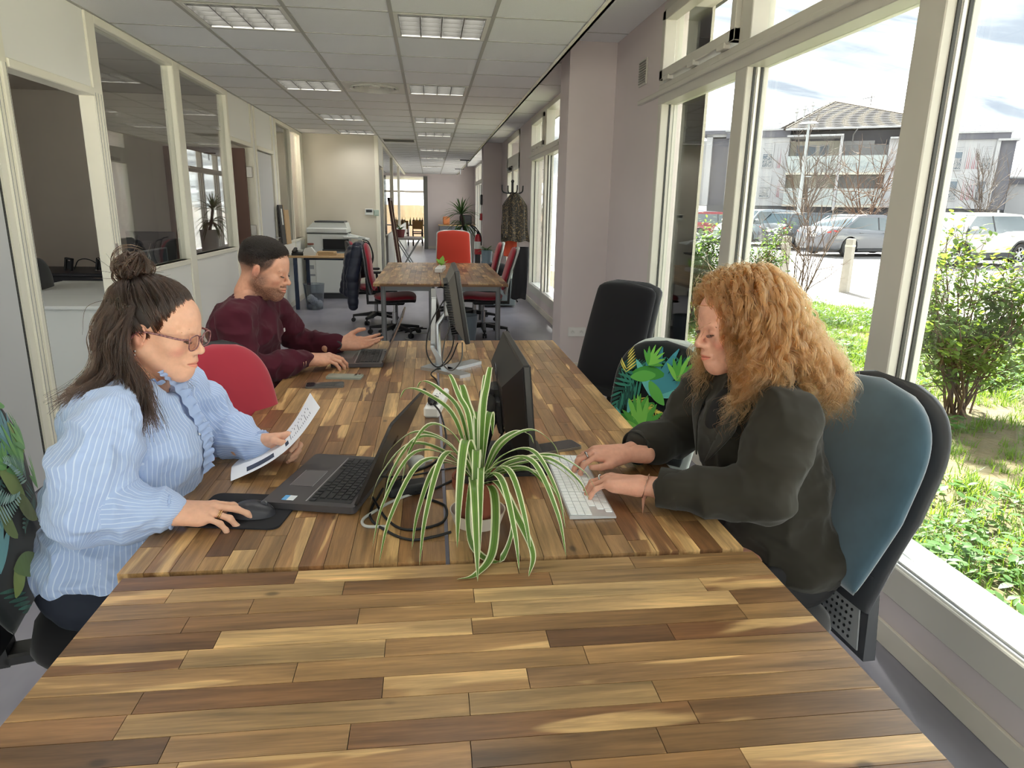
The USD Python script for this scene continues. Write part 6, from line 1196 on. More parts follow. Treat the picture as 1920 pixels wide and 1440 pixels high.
leo = graph('leopard_print', dict(g=('geometry', {}), n=('noise_texture', dict(scale=9)), mx=('mix_color', dict(fac=.06)), v=('voronoi_texture', dict(scale=42, randomness=1)), r=('rgb_ramp', dict(ramp=[(0, srgb('4a3a29')), (.28, srgb('574630')), (.34, srgb('14100e')), (.64, srgb('17120f')), (.70, srgb('665439')), (1, srgb('665439'))])), p=('principled_bsdf', dict(roughness=.9, sheen_weight=.4))), [('g.position', 'mx.a'), ('n.color', 'mx.b'), ('mx.result', 'v.vector'), ('v.distance', 'r.fac'), ('r.color', 'p.base_color')], 'p.BSDF')
t = thing('leopard_coat', 'long leopard print coat hanging on the coat stand', 'coat', (1.33, 10.96, 0)); part(t, 'coat_body', drape([(.0, 0, 1.70), (.0, -.02, 1.5), (0, -.03, 1.2), (.01, -.03, .955)], lambda s: .05+.125*min(1, s*3.0)+.045*s, 3, .09), leo, smooth=True); part(t, 'sleeve', drape([(-.13, -.05, 1.46), (-.15, -.08, 1.25), (-.14, -.08, 1.02)], lambda s: .05, 4, .045, 3, .006), leo, smooth=True)
single('red_scarf', move(drape([(-.01, .0, 1.0), (-.01, .0, .85), (-.02, 0, .72)], lambda s: .10, 5, .05, 4, .012), (1.30, 11.0, 0)), fabric('scarf_red', 'b5432c'), 'red and orange garment hanging below the leopard coat', 'scarf', smooth=True)
single('black_coat', move(drape([(0, 0, .93), (0.0, 0, .7), (-.02, 0, .45), (-.04, 0, .20)], lambda s: .10+.02*s, 6, .10, 4, .014), (1.30, 9.75, 0)), black_f, 'long black coat hanging between the red chair and the right wall', 'coat', smooth=True)
# jackets and bags on the chairs of the far table
puff = mat('puffer_navy', '1d2233', .42, spec=.4, coat=.15)
def puffer(p): return -.010*np.sqrt(np.abs(np.sin(p[:, 2]*36+1.5*p[:, 1])))
t = thing('puffer_jacket', 'navy quilted jacket draped over the back of the left red chair', 'jacket', (0, 0, 0))
part(t, 'jacket_body', wrinkle(smooth_mesh(solid([rc((-.80, 7.80, 1.02), .05, (-.80, 8.12, 1.02), .05, .03), rc((-.86, 7.80, .90), .06, (-.90, 7.80, .52), .07, .06), rc((-.86, 8.12, .90), .06, (-.90, 8.12, .52), .07, .06), el((-.89, 7.96, .72), (.085, .21, .30), .05)], .010), 2), puffer), puff, smooth=True)
part(t, 'sleeve', wrinkle(smooth_mesh(solid(chain([(-.80, 7.78, .98), (-.86, 7.72, .70), (-.86, 7.71, .38)], [.065, .062, .050], .03), .010), 2), puffer), puff, smooth=True); part(t, 'sleeve', wrinkle(smooth_mesh(solid(chain([(-.83, 8.16, .98), (-.95, 8.15, .7), (-1.0, 8.12, .50)], [.065, .062, .050], .03), .010), 2), puffer), puff, smooth=True)
t = thing('backpack', 'black rucksack with looped straps hung on the chair behind the navy jacket', 'backpack', (-.92, 9.0, .62)); part(t, 'bag', smooth_mesh(solid([el((0, 0, .16), (.10, .16, .24), .03), el((.07, 0, .06), (.06, .12, .12), .04)], .012), 2), black_f, smooth=True); part(t, 'strap', tube(spline([(.08, -.06, .40), (.16, -.08, .36), (.20, -.08, .2), (.14, -.07, .02)], 24), .014, 6, flat=.5), black_f); part(t, 'strap', tube(spline([(.06, .06, .42), (.14, .07, .38), (.18, .07, .2), (.12, .06, .02)], 24), .014, 6, flat=.5), black_f)
single('black_bag', smooth_mesh(solid([el((1.02, 10.35, .56), (.17, .13, .10), .03), el((.92, 10.33, .60), (.10, .10, .06), .03)], .012), 2), black_f, 'soft black bag resting on the low pale table beyond the right chairs', 'bag', smooth=True)
t = thing('low_table', 'low pale green storage box table behind the right chairs', 'table', (.98, 10.45, 0)); part(t, 'body', box(-.25, .3, -.25, .25, .03, .43, .01), mat('box_greygreen', '8f9a9c', .5)); part(t, 'lid', box(-.27, .32, -.27, .27, .43, .465, .012), mat('lid_palegreen', 'b9c7c0', .4)); part(t, 'handle', box(.02, .14, -.28, -.26, .40, .42), off_d)
t = thing('plant_pot', 'small spiky plant in a blue-grey pot in front of the pilaster', 'potted plant', (1.02, 12.4, 0)); part(t, 'stand', lathe([(0, 0), (.10, 0), (.10, .52), (0, .52)], 20), mat('pot_bluegrey', '8397a3', .5)); part(t, 'pot', lathe([(0, .52), (.085, .52), (.10, .72), (.09, .72), (0, .70)], 24), _mats['pot_bluegrey'], smooth=30)
r = np.random.default_rng(8); a = r.uniform(0, 6.28, 26); part(t, 'leaves', leaves(r.uniform(.14, .26, 26), np.full(26, .016), a, r.uniform(.1, 1.1, 26), np.stack([.02*np.cos(a), .02*np.sin(a), np.full(26, .72)], 1), .5), leaf_dark, smooth=True)
t = thing('yucca_plant', 'tall yucca with long radiating leaves in a white pot beyond the red chair', 'potted plant', (.86, 16.4, 0)); part(t, 'pot', lathe([(0, 0), (.17, 0), (.20, .86), (.18, .86), (.17, .80), (0, .80)], 28), mat('pot_white', 'dcdcd6', .4), smooth=30); part(t, 'trunk', tube(spline([(0, 0, .8), (-.06, 0, 1.0), (-.12, 0, 1.3)], 12), .035, 10), twig_grey)
def burst(c, n, L0, L1, w, seed, lo, hi, droop):
    r = np.random.default_rng(seed); ms = []
    for _ in range(n):
        az, el__, L = r.uniform(0, 6.28), r.uniform(lo, hi), r.uniform(L0, L1); d = V(math.cos(az)*math.cos(el__), math.sin(az)*math.cos(el__), math.sin(el__)); m_, _ = strap_leaf([V(*c), V(*c)+d*L*.5, V(*c)+d*L-V(0, 0, droop*L*math.cos(el__))], w, .3, 9); ms.append(m_)
    return ms
for k, m_ in enumerate(burst((-.12, 0, 1.30), 46, .38, .58, .016, 3, -.2, 1.4, .25)+burst((-.08, 0, 1.05), 34, .34, .5, .020, 4, -.9, .5, .5)): part(t, 'leaf', m_, leaf_dark, smooth=True)
t = thing('fire_extinguisher', 'red fire extinguisher with a black hose beside the far pilaster', 'fire extinguisher', (1.05, 15.2, .46)); part(t, 'cylinder', lathe([(0, 0), (.075, 0), (.078, .03), (.078, .34), (.05, .42), (.025, .44), (0, .44)], 24), mat('extinguisher_red', 'a8202c', .35, coat=.4), smooth=30); part(t, 'valve', box(-.03, .03, -.02, .02, .44, .50, .006), key_black); part(t, 'hose', tube(spline([(0, 0, .47), (-.10, -.02, .56), (-.16, -.03, .62), (-.06, -.06, .58), (.06, -.07, .40), (.07, -.07, .2)], 30), .012, 8), key_black, smooth=True); part(t, 'label', move(lathe([(.079, .12), (.0795, .12), (.0795, .28), (.079, .28)], 24), (0, 0, 0)), off_w); part(t, 'bracket', cat(box(-.06, .06, .06, .075, -.46, .3), box(-.09, .09, -.09, .09, -.46, -.44)), off_d)
t = thing('alarm_call_point', 'small red fire alarm box on the edge of the far pilaster', 'alarm', (1.17, 15.6, 1.26)); part(t, 'case', box(-.05, 0, -.06, .06, -.075, .075, .008), _mats['extinguisher_red']); part(t, 'button_plate', box(-.053, -.05, -.03, .03, -.03, .03), off_w)
single('alarm_sounder', box(1.125, 1.17, 15.52, 15.68, 1.52, 1.74, .01), off_d, 'dark grey box above the red fire alarm on the far pilaster', 'alarm')
t = thing('sideboard', 'long grey sideboard with a wooden top against the far wall', 'cabinet', (.95, 24.45, 0)); part(t, 'carcass', box(-.62, .6, -.28, .3, 0, .82, .004), grey_cab); part(t, 'top', box(-.65, .62, -.30, .32, .82, .855, .004), oak)
for k in range(3): d_ = part(t, 'cabinet_door', box(-.60+k*.4, -.22+k*.4, -.295, -.28, .05, .80, .003), grey_cab); part(d_, 'door_knob', box(-.25+k*.4, -.235+k*.4, -.31, -.295, .40, .52), chrome)
single('orange_bag', move(rbox(.24, .16, .28, .05), (.58, 24.4, .995)), mat('bag_orange', 'e08a55', .6), 'orange bag standing on the left end of the sideboard', 'bag', smooth=True)
single('black_case', move(rbox(.42, .22, .34, .06), (1.25, 24.4, 1.025)), key_black, 'black rounded bag on the right of the sideboard behind the yucca', 'bag', smooth=True)
# corridor: folding table, leaning frames, pot
t = thing('folding_table', 'small folding table with crossed silver legs by the corridor glazing', 'table', (-.45, 14.6, 0)); part(t, 'table_top', box(-.28, .30, -.45, .45, .80, .835, .006), mat('top_stone', 'a59f9a', .5, vary=.2, vscale=25))
for y in (-.35, .35):
    part(t, 'cross_leg', cyl((-.26, y, 0), (.24, y, .80), .014, 10), silver); part(t, 'cross_leg', cyl((.26, y+.04, 0), (-.24, y+.04, .80), .014, 10), silver)
t = thing('flower_pot', 'dark red flower pot with a small plant on the folding table', 'potted plant', (-.60, 14.45, .835)); part(t, 'pot', lathe([(0, 0), (.07, 0), (.10, .16), (.09, .16), (0, .14)], 22), mat('pot_red', '7b3f40', .6), smooth=30); part(t, 'leaves', leaves(r.uniform(.08, .16, 14), np.full(14, .02), r.uniform(0, 6.28, 14), r.uniform(.2, 1.2, 14), np.tile(V(0, 0, .15), (14, 1)), .4), leaf_dark, smooth=True)
t = thing('picture_frame', 'tall dark wooden frame leaning against the corridor glazing', 'picture frame', (-.74, 13.55, 0)); F = lambda m: move(m, ry=-.13)
part(t, 'frame_bar', F(cat(box(-.02, .02, -.42, -.37, 0, 1.62), box(-.02, .02, .37, .42, 0, 1.62), box(-.02, .02, -.42, .42, 0, .05), box(-.02, .02, -.42, .42, 1.57, 1.62))).apply_translation((.20, 0, 0)), mat('frame_wood', '5a3a30', .5)); part(t, 'canvas', F(box(-.012, -.004, -.37, .37, .05, 1.57)).apply_translation((.20, 0, 0)), mat('canvas_back', '8c7a66', .8))
# room seen through the far door: tables and chairs against the bright windows
tan = mat('board_tan', 'b78f55', .6); dkw = mat('dark_wood', '352620', .6)
def simple_table(lb, loc, sx, sy, h=.75):
    t = thing('canteen_table', lb, 'table', loc); part(t, 'table_top', box(-sx/2, sx/2, -sy/2, sy/2, h-.03, h, .004), dkw)
    for x in (-sx/2+.06, sx/2-.06):
        for y in (-sy/2+.06, sy/2-.06): part(t, 'leg', box(x-.025, x+.025, y-.025, y+.025, 0, h-.03), dkw)
    return t
def canteen_chair(lb, loc, rz):
    t = thing('canteen_chair', lb, 'chair', loc, rz, group=None); part(t, 'seat', box(-.21, .21, -.21, .21, .44, .47, .01), dkw); part(t, 'backrest', box(-.22, -.19, -.2, .2, .62, .92, .01), tan)
    for x in (-.19, .19):
        for y in (-.18, .18): part(t, 'leg', box(x-.018, x+.018, y-.018, y+.018, 0, .92 if x < 0 else .44), dkw)
    return t
simple_table('dark table set with bottles, seen through the far doorway', (-.55, 27.6, 0), 1.5, .8)
cc = canteen_chair('wooden backed chair at the near side of the table through the far doorway', (-.45, 26.7, 0), PI/2)
for x, y, rz, lb in ((-1.0, 26.8, PI/2, 'wooden backed chair left of the other, through the far doorway'), (-.5, 28.5, -PI/2, 'wooden backed chair behind the table through the far doorway'), (-1.9, 28.2, 0, 'wooden backed chair at the left, seen through the corridor glazing'), (-2.0, 26.6, PI/2, 'wooden backed chair nearest the corridor glazing in the far room')): copy_of(cc, lb, (x, y, 0), rz)
for k, (x, c) in enumerate(((-.75, '8a8f3a'), (-.62, '6b4a2a'), (-.5, 'b89a3a'), (-.38, '3f5a3a'), (-.28, '7a3a30'))): single('bottle', lathe([(0, 0), (.035, 0), (.036, .17), (.014, .22), (.013, .28), (0, .28)], 12, (x, 27.5, .75)), mat(f'bottle_{c}', c, .2, coat=.4), ['yellow-green', 'brown', 'golden', 'dark green', 'dark red'][k]+' bottle on the dark table through the far doorway', 'bottle')
part(wf, 'view_wall', box(-9, 1.6, 36, 36.2, -.1, 1.5), mat('render_pink', 'c9a890', .8)); part(wf, 'view_ground', box(-14, 1.6, 32.2, 60, -.2, -.05), mat('view_grass', '6c8040', .9))
# cables and bins under the far table
t = thing('waste_bin', 'blue-grey waste bin under the far table', 'bin', (.40, 7.55, 0)); part(t, 'bucket', lathe([(0, 0), (.10, 0), (.125, .30), (.13, .30), (.12, .30), (.097, .005), (0, .005)], 24), mat('bin_blue', '7d8a94', .4), smooth=30)
for lb, pts, m in (('tangled black cables on the floor under the far table', [(-.05, 8.3, .012), (-.25, 8.2, .03), (-.15, 8.05, .05), (-.3, 8.0, .02), (-.1, 8.1, .06), (-.32, 8.2, .012), (-.42, 8.12, .012)], cable_black), ('white cable looping over the floor under the far table', [(.05, 7.4, .7), (.0, 7.45, .2), (-.06, 7.5, .015), (-.28, 7.65, .012), (-.22, 7.9, .012), (.02, 8.0, .02)], cable_grey)):
    single('cable', tube(spline([V(*p) for p in pts], 70), .009 if m is cable_black else .006, 7), m, lb, 'cable', smooth=True)
for k, (x, y) in enumerate(((.92, 21.0), (.90, 17.0))):
    t = thing('exit_sign_bracket', ['farther', 'nearer'][k]+' small green lit sign hanging under the corridor ceiling edge', 'sign', (x, y, ZC)); part(t, 'stem', cyl((0, 0, 0), (0, 0, -.16), .012, 8), silver); part(t, 'plate', box(-.16, .10, -.01, .01, -.02, 0, .002), off_d)
# the dark office behind the partition
t = thing('office_desk', 'dark desk against the far wall of the office behind the doorway', 'desk', (-3.4, 7.55, 0)); dkd = mat('desk_dark', '26242a', .5); part(t, 'desk_top', box(-.9, .8, -.38, .38, .735, .765, .004), dkd); part(t, 'side_panel', box(-.88, -.85, -.36, .36, 0, .735), dkd); part(t, 'side_panel', box(.75, .78, -.36, .36, 0, .735), dkd); part(t, 'modesty_panel', box(-.85, .75, -.34, -.32, .48, .735), dkd)
t = thing('computer_monitor', 'dark monitor on the office desk, cut off by the door post', 'monitor', (-3.06, 7.5, .765)); part(t, 'panel', box(-.02, .45, -.02, .02, .06, .40, .004), mon_b); part(t, 'stand', cat(box(.12, .30, -.08, .1, 0, .015), box(.19, .23, -.01, .02, 0, .2)), mon_b)
for k, x in enumerate((-3.66, -3.36)): t = thing('desk_stand', ['left', 'right'][k]+' small slotted black holder standing on the office desk', 'stand', (x, 7.45, .765), .0); part(t, 'upright', move(cat(box(-.035, -.02, -.02, .02, 0, .13), box(.02, .035, -.02, .02, 0, .13), box(-.035, .035, -.02, .02, .115, .13), box(-.03, .03, -.005, .005, .02, .1)), ry=.18), key_black)
single('cable', tube(spline([V(*p) for p in ((-3.6, 7.45, .78), (-3.55, 7.45, .87), (-3.45, 7.45, .88), (-3.3, 7.45, .80), (-3.1, 7.45, .78))], 40), .005, 6), cable_black, 'thin black cable arching over the office desk', 'cable', smooth=True)
office_chair('dark office chair with a dim red seat inside the office doorway', (-2.96, 6.15, 0), .15, 'egg', .22, 1.0, fabric('dark_navy', '15181d'), dred_f, black_pl, tilt=.05)
t = thing('office_desk', 'white desk behind the partition glass, carrying the black rucksack', 'desk', (-2.75, 5.95, 0)); part(t, 'desk_top', box(-.6, .55, -.9, .75, .72, .745, .004), off_w); part(t, 'side_panel', box(-.58, .53, -.88, -.86, 0, .72), off_w); part(t, 'side_panel', box(-.58, .53, .71, .73, 0, .72), off_w)
t = thing('backpack', 'black rucksack with a loop handle behind the partition glass', 'backpack', (-2.36, 6.0, .745)); part(t, 'bag', smooth_mesh(solid([el((0, 0, .19), (.12, .22, .21), .03), rc((0, -.05, .10), .11, (0, .14, .30), .10, .05)], .012), 2), black_f, smooth=True); part(t, 'handle', tube(spline([(0, -.10, .36), (.0, -.07, .44), (0, -.02, .43), (0, .0, .37)], 20), .012, 7), black_f, smooth=True); part(t, 'strap', tube(spline([(.08, -.16, .32), (.10, -.26, .26), (.10, -.30, .12), (.08, -.28, .0)], 20), .016, 6, flat=.4), black_f)
t = thing('number_plate_sign', 'dark plate with white letters and a diamond emblem on the glazing sill', 'sign', (-2.075, 5.40, 1.0), .0)
part(t, 'plate', box(-.006, .006, -.335, .335, 0, .115, .002), mat('plate_navy', '27343f', .4)); part(t, 'silver_frame', cat(box(-.008, .009, -.34, .34, .108, .118), box(-.008, .009, -.34, .34, -.002, .010), box(-.008, .009, -.34, -.33, 0, .118), box(-.008, .009, .33, .34, 0, .118)), silver)
tx = meshkit.text_mesh('RENAULT', .048, .002); tx.apply_translation((-tx.bounds[0, 0], 0, 0)); tx.apply_scale((.20/tx.bounds[1, 0], 1, 1)); part(t, 'letters', frame(tx, (.0065, -.285, .032), (0, 1, 0), (0, 0, 1), (1, 0, 0)), off_w)
dm = Polygon([(0, -.042), (.026, 0), (0, .042), (-.026, 0)]); part(t, 'diamond_emblem', frame(prism(dm.difference(Polygon([(0, -.020), (.011, 0), (0, .020), (-.011, 0)])), .002), (.0065, -.02, .058), (0, 1, 0), (0, 0, 1), (1, 0, 0)), off_w)
# ---------------------------------------------------------------- the three people
def put_hand(side, curls, fwd, back, wrist, s, **k):
    R = hand_frame(fwd, back); m = hand_mesh(side, curls, s=s, **k); return xf(m, R, wrist), R
def ring(t, R, o, s, side, base_i, frac, rad, m, splay=(.10, .02, -.06, -.16), curl=.3, tube_r=.0013, label=None):
    base = [(.088, .027, .003), (.093, .008, .005), (.088, -.012, .003), (.079, -.030, -.001)][base_i]; d = V(math.cos(curl)*math.cos(splay[base_i]), math.cos(curl)*math.sin(splay[base_i]), -math.sin(curl))
    c = V(*base)+d*frac; a = unit(np.cross(d, (0, 1, 0))); b = np.cross(d, a); k = np.linspace(0, 2*PI, 28); P = c+rad*(np.cos(k)[:, None]*a+np.sin(k)[:, None]*b); P = (P*s*V(1, side, 1))@R.T+o
    part(t, 'ring', tube(P, tube_r, 6, caps=False), m, smooth=True, label=label)
def blink(t, R, o, s, brow, lash, r, browz=.0195):
    br, la = [], []
    for sd in (-1, 1):
        for _ in range(150):
            u = r.uniform(0, 1); p = V(.0945-.012*u**2+.001, sd*(.013+.032*u), browz+.006*math.sin(u*2.2)-.004*u+r.normal(0, .0013)); d = unit(V(-.25*u, sd*(.6+.4*u), .35-.6*u)); br.append(np.array([p, p+d*.004, p+d*.008+V(-.0005, 0, -.0005)]))
        for u in np.linspace(0, 1, 22):
            p = V(.0935-.005*abs(u-.4), sd*(.0225+.0205*u), -.0036-.002*math.sin(u*PI)); d = unit(V(.8, sd*(u-.4)*.9, -.55)); la.append(np.array([p, p+d*.0042, p+d*.008+V(0, 0, .0018)]))
    tr = lambda L: [(q*s)@R.T+o for q in L]
    curves(t, 'eyebrows', tr(br), .0007, brow); curves(t, 'eyelashes', tr(la), .0006, lash)
gold = mat('gold', 'd8b47a', .25, metal=1.0); ring_silver = mat('ring_silver', 'bdbdbd', .2, metal=1.0)
W2L = lambda R, o: (lambda p: V(*o)+R@V(*p))

# --- woman in the pale blue blouse, left of the table, reading a sheet of paper, hand on the mouse
def woman_blouse():
    t = thing('person', 'person in a pale blue blouse and glasses, hair half up, holding papers', 'person'); r = np.random.default_rng(41)
    sk = skin_mat('skin_fair', 'dba98e'); HR, HO = rotm(0, math.radians(12), math.radians(-7)), V(-.672, 1.745, 1.163); L = W2L(HR, HO)
    sh, el_, wr = V(-.722, 1.560, .985), V(-.752, 1.462, .805), V(-.585, 1.490, .790); sh2, el2, wr2 = V(-.700, 1.925, .965), V(-.640, 1.990, .800), V(-.492, 1.925, .795)
    nb = V(-.735, 1.74, 1.035)
    core = [rc(L((-.035, 0, -.07)), .048, nb, .055, .03), el((-.765, 1.735, .93), (.11, .155, .13), .05), el((-.80, 1.72, .70), (.13, .15, .17), .05), el((-.82, 1.68, .56), (.12, .14, .08), .05)]
    core += chain([sh, el_, wr], [.040, .030, .023], .03)+chain([sh2, el2, wr2], [.040, .030, .023], .03)+[rc(nb, .05, sh, .045, .03), rc(nb, .05, sh2, .045, .03)]
    for y in (1.60, 1.79): core += chain([(-.80, y, .545), (-.40, y+(-.02 if y < 1.7 else .03), .545), (-.43, y, .10), (-.34, y, .045)], [.075, .055, .042, .030], .03)
    body = smooth_mesh(solid(core, .008), 2); hd = xf(head_mesh(True, jaw=1.04), HR, HO)
    cr = [(.22, .42, .30), (.16, .36, .28), (.36, .60, .36), (.34, .55, .35)]; hR, RR = put_hand(1, cr, (1, .10, -.06), (0, -.12, 1), wr, .96, splay=(.16, .05, -.10, -.24), r=.0080, thumb=((.020, .024, -.008), (.050, .046, -.020), (.082, .052, -.026), (.106, .046, -.028)))
    cl = [(.75, .9, .5), (.85, .95, .5), (.9, 1.0, .5), (.9, 1.0, .5)]; hL, RL = put_hand(-1, cl, (1, -.02, .10), (-.1, .85, .45), wr2, .94, r=.0080, thumb=((.020, .024, -.010), (.050, .038, -.026), (.082, .036, -.042), (.106, .026, -.050)))
    b = part(t, 'body', join([body, hd, hR, hL]), sk, smooth=True); tone_body(b, np.array(b.GetAttribute('points').Get()), HR, HO, lip=(.98, .66, .66), blush=.16)
    blink(t, HR, HO, 1, hair_mat('brow_brown', '4a3222', '4a3222'), hair_mat('lash_black', '1c1512', '1c1512'), r)
    # blouse: full sleeves gathered at shoulder and cuff, ruffled placket
    bl = [el((-.765, 1.735, .935), (.125, .185, .135), .05), el((-.72, 1.735, .86), (.135, .17, .12), .06), el((-.79, 1.72, .72), (.165, .19, .18), .06), el((-.82, 1.70, .60), (.19, .21, .105), .05), rc(nb-V(0, 0, .02), .062, sh, .06, .03), rc(nb-V(0, 0, .02), .062, sh2, .058, .03)]
    arm1 = chain([sh+V(-.005, -.005, -.01), (sh+el_)/2+V(-.005, -.018, .0), el_+V(0, 0, .015), (el_+wr)/2+V(-.01, 0, .005), wr-V(.018, 0, -.004)], [.068, .080, .076, .062, .036], .025); arm2 = chain([sh2+V(0, .01, -.01), (sh2+el2)/2+V(0, .02, 0), el2+V(0, 0, .018), (el2+wr2)/2+V(-.005, 0, .006), wr2-V(.012, 0, 0)], [.066, .078, .070, .058, .037], .025)
    f1, f2 = folds(3, .024, 12, 1.3), folds(8, .0065, 36, 1.1)
    def gather(p):
        out = np.zeros(len(p))
        for a, w, rad, n in ((wr-V(.035, 0, 0), V(1, .2, -.05), .055, 15), (wr2-V(.03, 0, 0), V(1, -.4, 0), .055, 15), (sh+V(-.01, -.04, .035), V(-.3, -.6, -.75), .06, 13), (sh2+V(0, .04, .035), V(0, .6, -.8), .06, 13)):
            q = p-a; w = unit(w); ax = unit(np.cross(w, V(.2, .1, 1))); ay = np.cross(w, ax); th_ = np.arctan2(q@ay, q@ax); d = np.linalg.norm(q, axis=-1); out += .0030*np.sin(th_*n+1.2*np.sin(q@w*30))*np.exp(-(d/rad)**2)*np.minimum(1, d/rad)**1.5
        return out
    neck_cut = (lambda p: .066-np.linalg.norm((p-(nb+V(.035, 0, .03)))*V(1, 1, .55), axis=-1)), None, None, .006, 2
    cuts = [neck_cut, half((0, 0, -1), -.525)]
    stripe = graph('cloth_blouse', dict(u=('uvmap', dict(attribute='st')), sx=('separate_xyz', {}), m=('math', dict(math_type='multiply', value2=1/.0095)), f=('math', dict(math_type='fraction')), r=('rgb_ramp', dict(ramp=[(0, srgb('a3b7de')), (.72, srgb('a6badf')), (.80, srgb('cbd8ee')), (.88, srgb('cbd8ee')), (.96, srgb('a3b7de')), (1, srgb('a3b7de'))])), p=('principled_bsdf', dict(roughness=.75, specular_ior_level=.25, sheen_weight=.2)), g=('geometry', {}), n=('noise_texture', dict(scale=900)), b=('bump', dict(strength=.2, distance=.0005))),
        [('u.UV', 'sx.vector'), ('sx.x', 'm.value1'), ('m.value', 'f.value1'), ('f.value', 'r.fac'), ('r.color', 'p.base_color'), ('g.position', 'n.vector'), ('n.fac', 'b.height'), ('b.normal', 'p.normal')], 'p.BSDF')
    def stripe_uv(v):
        v = np.asarray(v); segs = [(V(-.80, 1.72, .55), V(-.76, 1.735, 1.0), .16), (sh, el_, .075), (el_, wr, .065), (sh2, el2, .072), (el2, wr2, .06)]; best = np.full(len(v), 9.); u = np.zeros(len(v))
        for a, b, rad in segs:
            ab = b-a; s_ = np.clip((v-a)@ab/(ab@ab), 0, 1); q = v-a-s_[:, None]*ab; d = np.linalg.norm(q, axis=1)/rad; ax = unit(np.cross(ab, V(.9, .1, .3))); ay = unit(np.cross(ab, ax)); m = d < best; best[m] = d[m]; u[m] = (np.arctan2(q@ay, q@ax)*rad)[m]
        return np.stack([u+9, v[:, 2]], 1)
    bm = wrinkle(smooth_mesh(solid(bl+arm1+arm2+cuts, .0055), 3), lambda p: f1(p)+f2(p)+gather(p)); part(t, 'blouse', bm, stripe, smooth=True, uv=stripe_uv(bm.vertices))
    for w_, d in ((wr-V(.012, .002, -.003), V(1, .2, -.05)), (wr2-V(.006, 0, 0), V(1, -.4, 0))):          # gathered cuffs
        d = unit(d); a = unit(np.cross(d, (0, 0, 1))); b_ = np.cross(d, a); k = np.linspace(0, 2*PI, 90); rr = .034+.0022*np.sin(k*17)
        part(t, 'cuff', cat([tube(w_+d*o+(np.cos(k)*rr)[:, None]*a*q+(np.sin(k)*rr)[:, None]*b_*q, .0042, 6, caps=False) for o, q in ((-.010, 1.02), (-.004, .96), (.003, 1.0), (.009, 1.08))]), stripe, smooth=True)
    rr = np.linspace(0, 1, 160); base = spline([nb+V(.075, -.045, .035), nb+V(.095, -.01, -.01), (-.602, 1.735, .935), (-.585, 1.735, .87), (-.592, 1.735, .79)], 160)
    part(t, 'ruffle', thick(grid(lambda u, v: base[(u*159).astype(int)]+np.stack([.004+.010*v+.006*np.sin(u*95+v*3)*v, (v-.5)*.040+.005*np.sin(u*80), .004*np.cos(u*120)*v], 1), 160, 5), .0012), stripe, smooth=True)
    kk = np.linspace(.15, 2*PI-.5, 120); part(t, 'collar_ruffle', thick(grid(lambda u, v: (nb+V(.02, 0, .025))+np.stack([np.cos(.15+u*5.6)*(.060+.016*v+.003*np.sin(u*110)), np.sin(.15+u*5.6)*(.060+.016*v+.003*np.cos(u*97)), .012*v-.05*np.cos(.15+u*5.6)*.7+.003*np.sin(u*130)*v], 1), 170, 4), .0012), stripe, smooth=True)
    for z in (.90, .865, .83): part(t, 'button', move(lathe([(0, 0), (.0055, 0), (.0055, .0015), (0, .002)], 12), (-.588, 1.717, z), ry=1.4), mat('button_white', 'e6e6e8', .3))
    jn = []
    for y, y2 in ((1.60, 1.575), (1.79, 1.825)): jn += chain([(-.82, y, .545), (-.40, y2, .555), (-.43, y2, .12)], [.105, .072, .055], .03)
    jn += [el((-.83, 1.69, .555), (.165, .19, .10), .05)]
    part(t, 'jeans', smooth_mesh(solid(jn+[half((0, 0, 1), .62)], .010, disp=folds(5, .006, 18)), 2), mat('denim_navy', '1b2130', .9, vary=.15, vscale=120), smooth=True)
    for y in (1.575, 1.825): part(t, 'shoe', smooth_mesh(solid([rc((-.42, y, .045), .042, (-.27, y, .035), .034, .02), half((0, 0, -1), -.004)], .007), 2), mat('shoe_black', '202022', .5), smooth=True)
    # hair: drawn back into a bun, the rest hanging over the shoulder and back
    hm = hair_mat('hair_brown', '20140d', '7a5433', .30, .15)
    part(t, 'hair_cap', smooth_mesh(solid([el(L((-.017, 0, .040)), (.099, .0785, .080), .02, 1, HR), el(L((-.058, 0, -.03)), (.052, .072, .085), .03, 1, HR), hairline(HR, HO, -.005)], .0035), 2), mat('hair_base_brown', '21150f', .6), smooth=True)
    bun = V(-.072, .012, .118); S = []
    def skull(d, off=.004):
        d = unit(d); e = V(.099, .080, .080); k = 1/np.linalg.norm(d/e); return V(-.015, 0, .040)+d*(k+off)
    for i in range(330):                                                    # combed from the hairline up to the bun
        z_ = r.choice([r.uniform(-.02, .088), r.uniform(.04, .088), .086]); x_ = np.interp(z_, HZ, HX)-.004; yq = .0785*math.sqrt(max(0, 1-((x_+.017)/.099)**2-((z_-.04)/.080)**2)); y_ = r.choice([-1, -1, 1])*yq if z_ < .085 else r.uniform(-.05, .05)
        if i % 3 == 0: az = r.uniform(0, 6.28); x_, y_, z_ = -.07*abs(math.cos(az))-.01, .075*math.sin(az), r.uniform(-.0, .07)
        d0 = unit(V(x_+.015, y_, z_-.04)); d1 = unit(bun-V(-.015, 0, .04))
        pts = [skull(d0+(d1-d0)*u, .002+.006*math.sin(PI*u)*r.uniform(.3, 1.3)) for u in np.linspace(0, .93, 9)]+[bun+r.normal(0, .012, 3)]
        S += clump(spline(pts, 20), 9, .0026, r, curl=.0010, wl=.09)
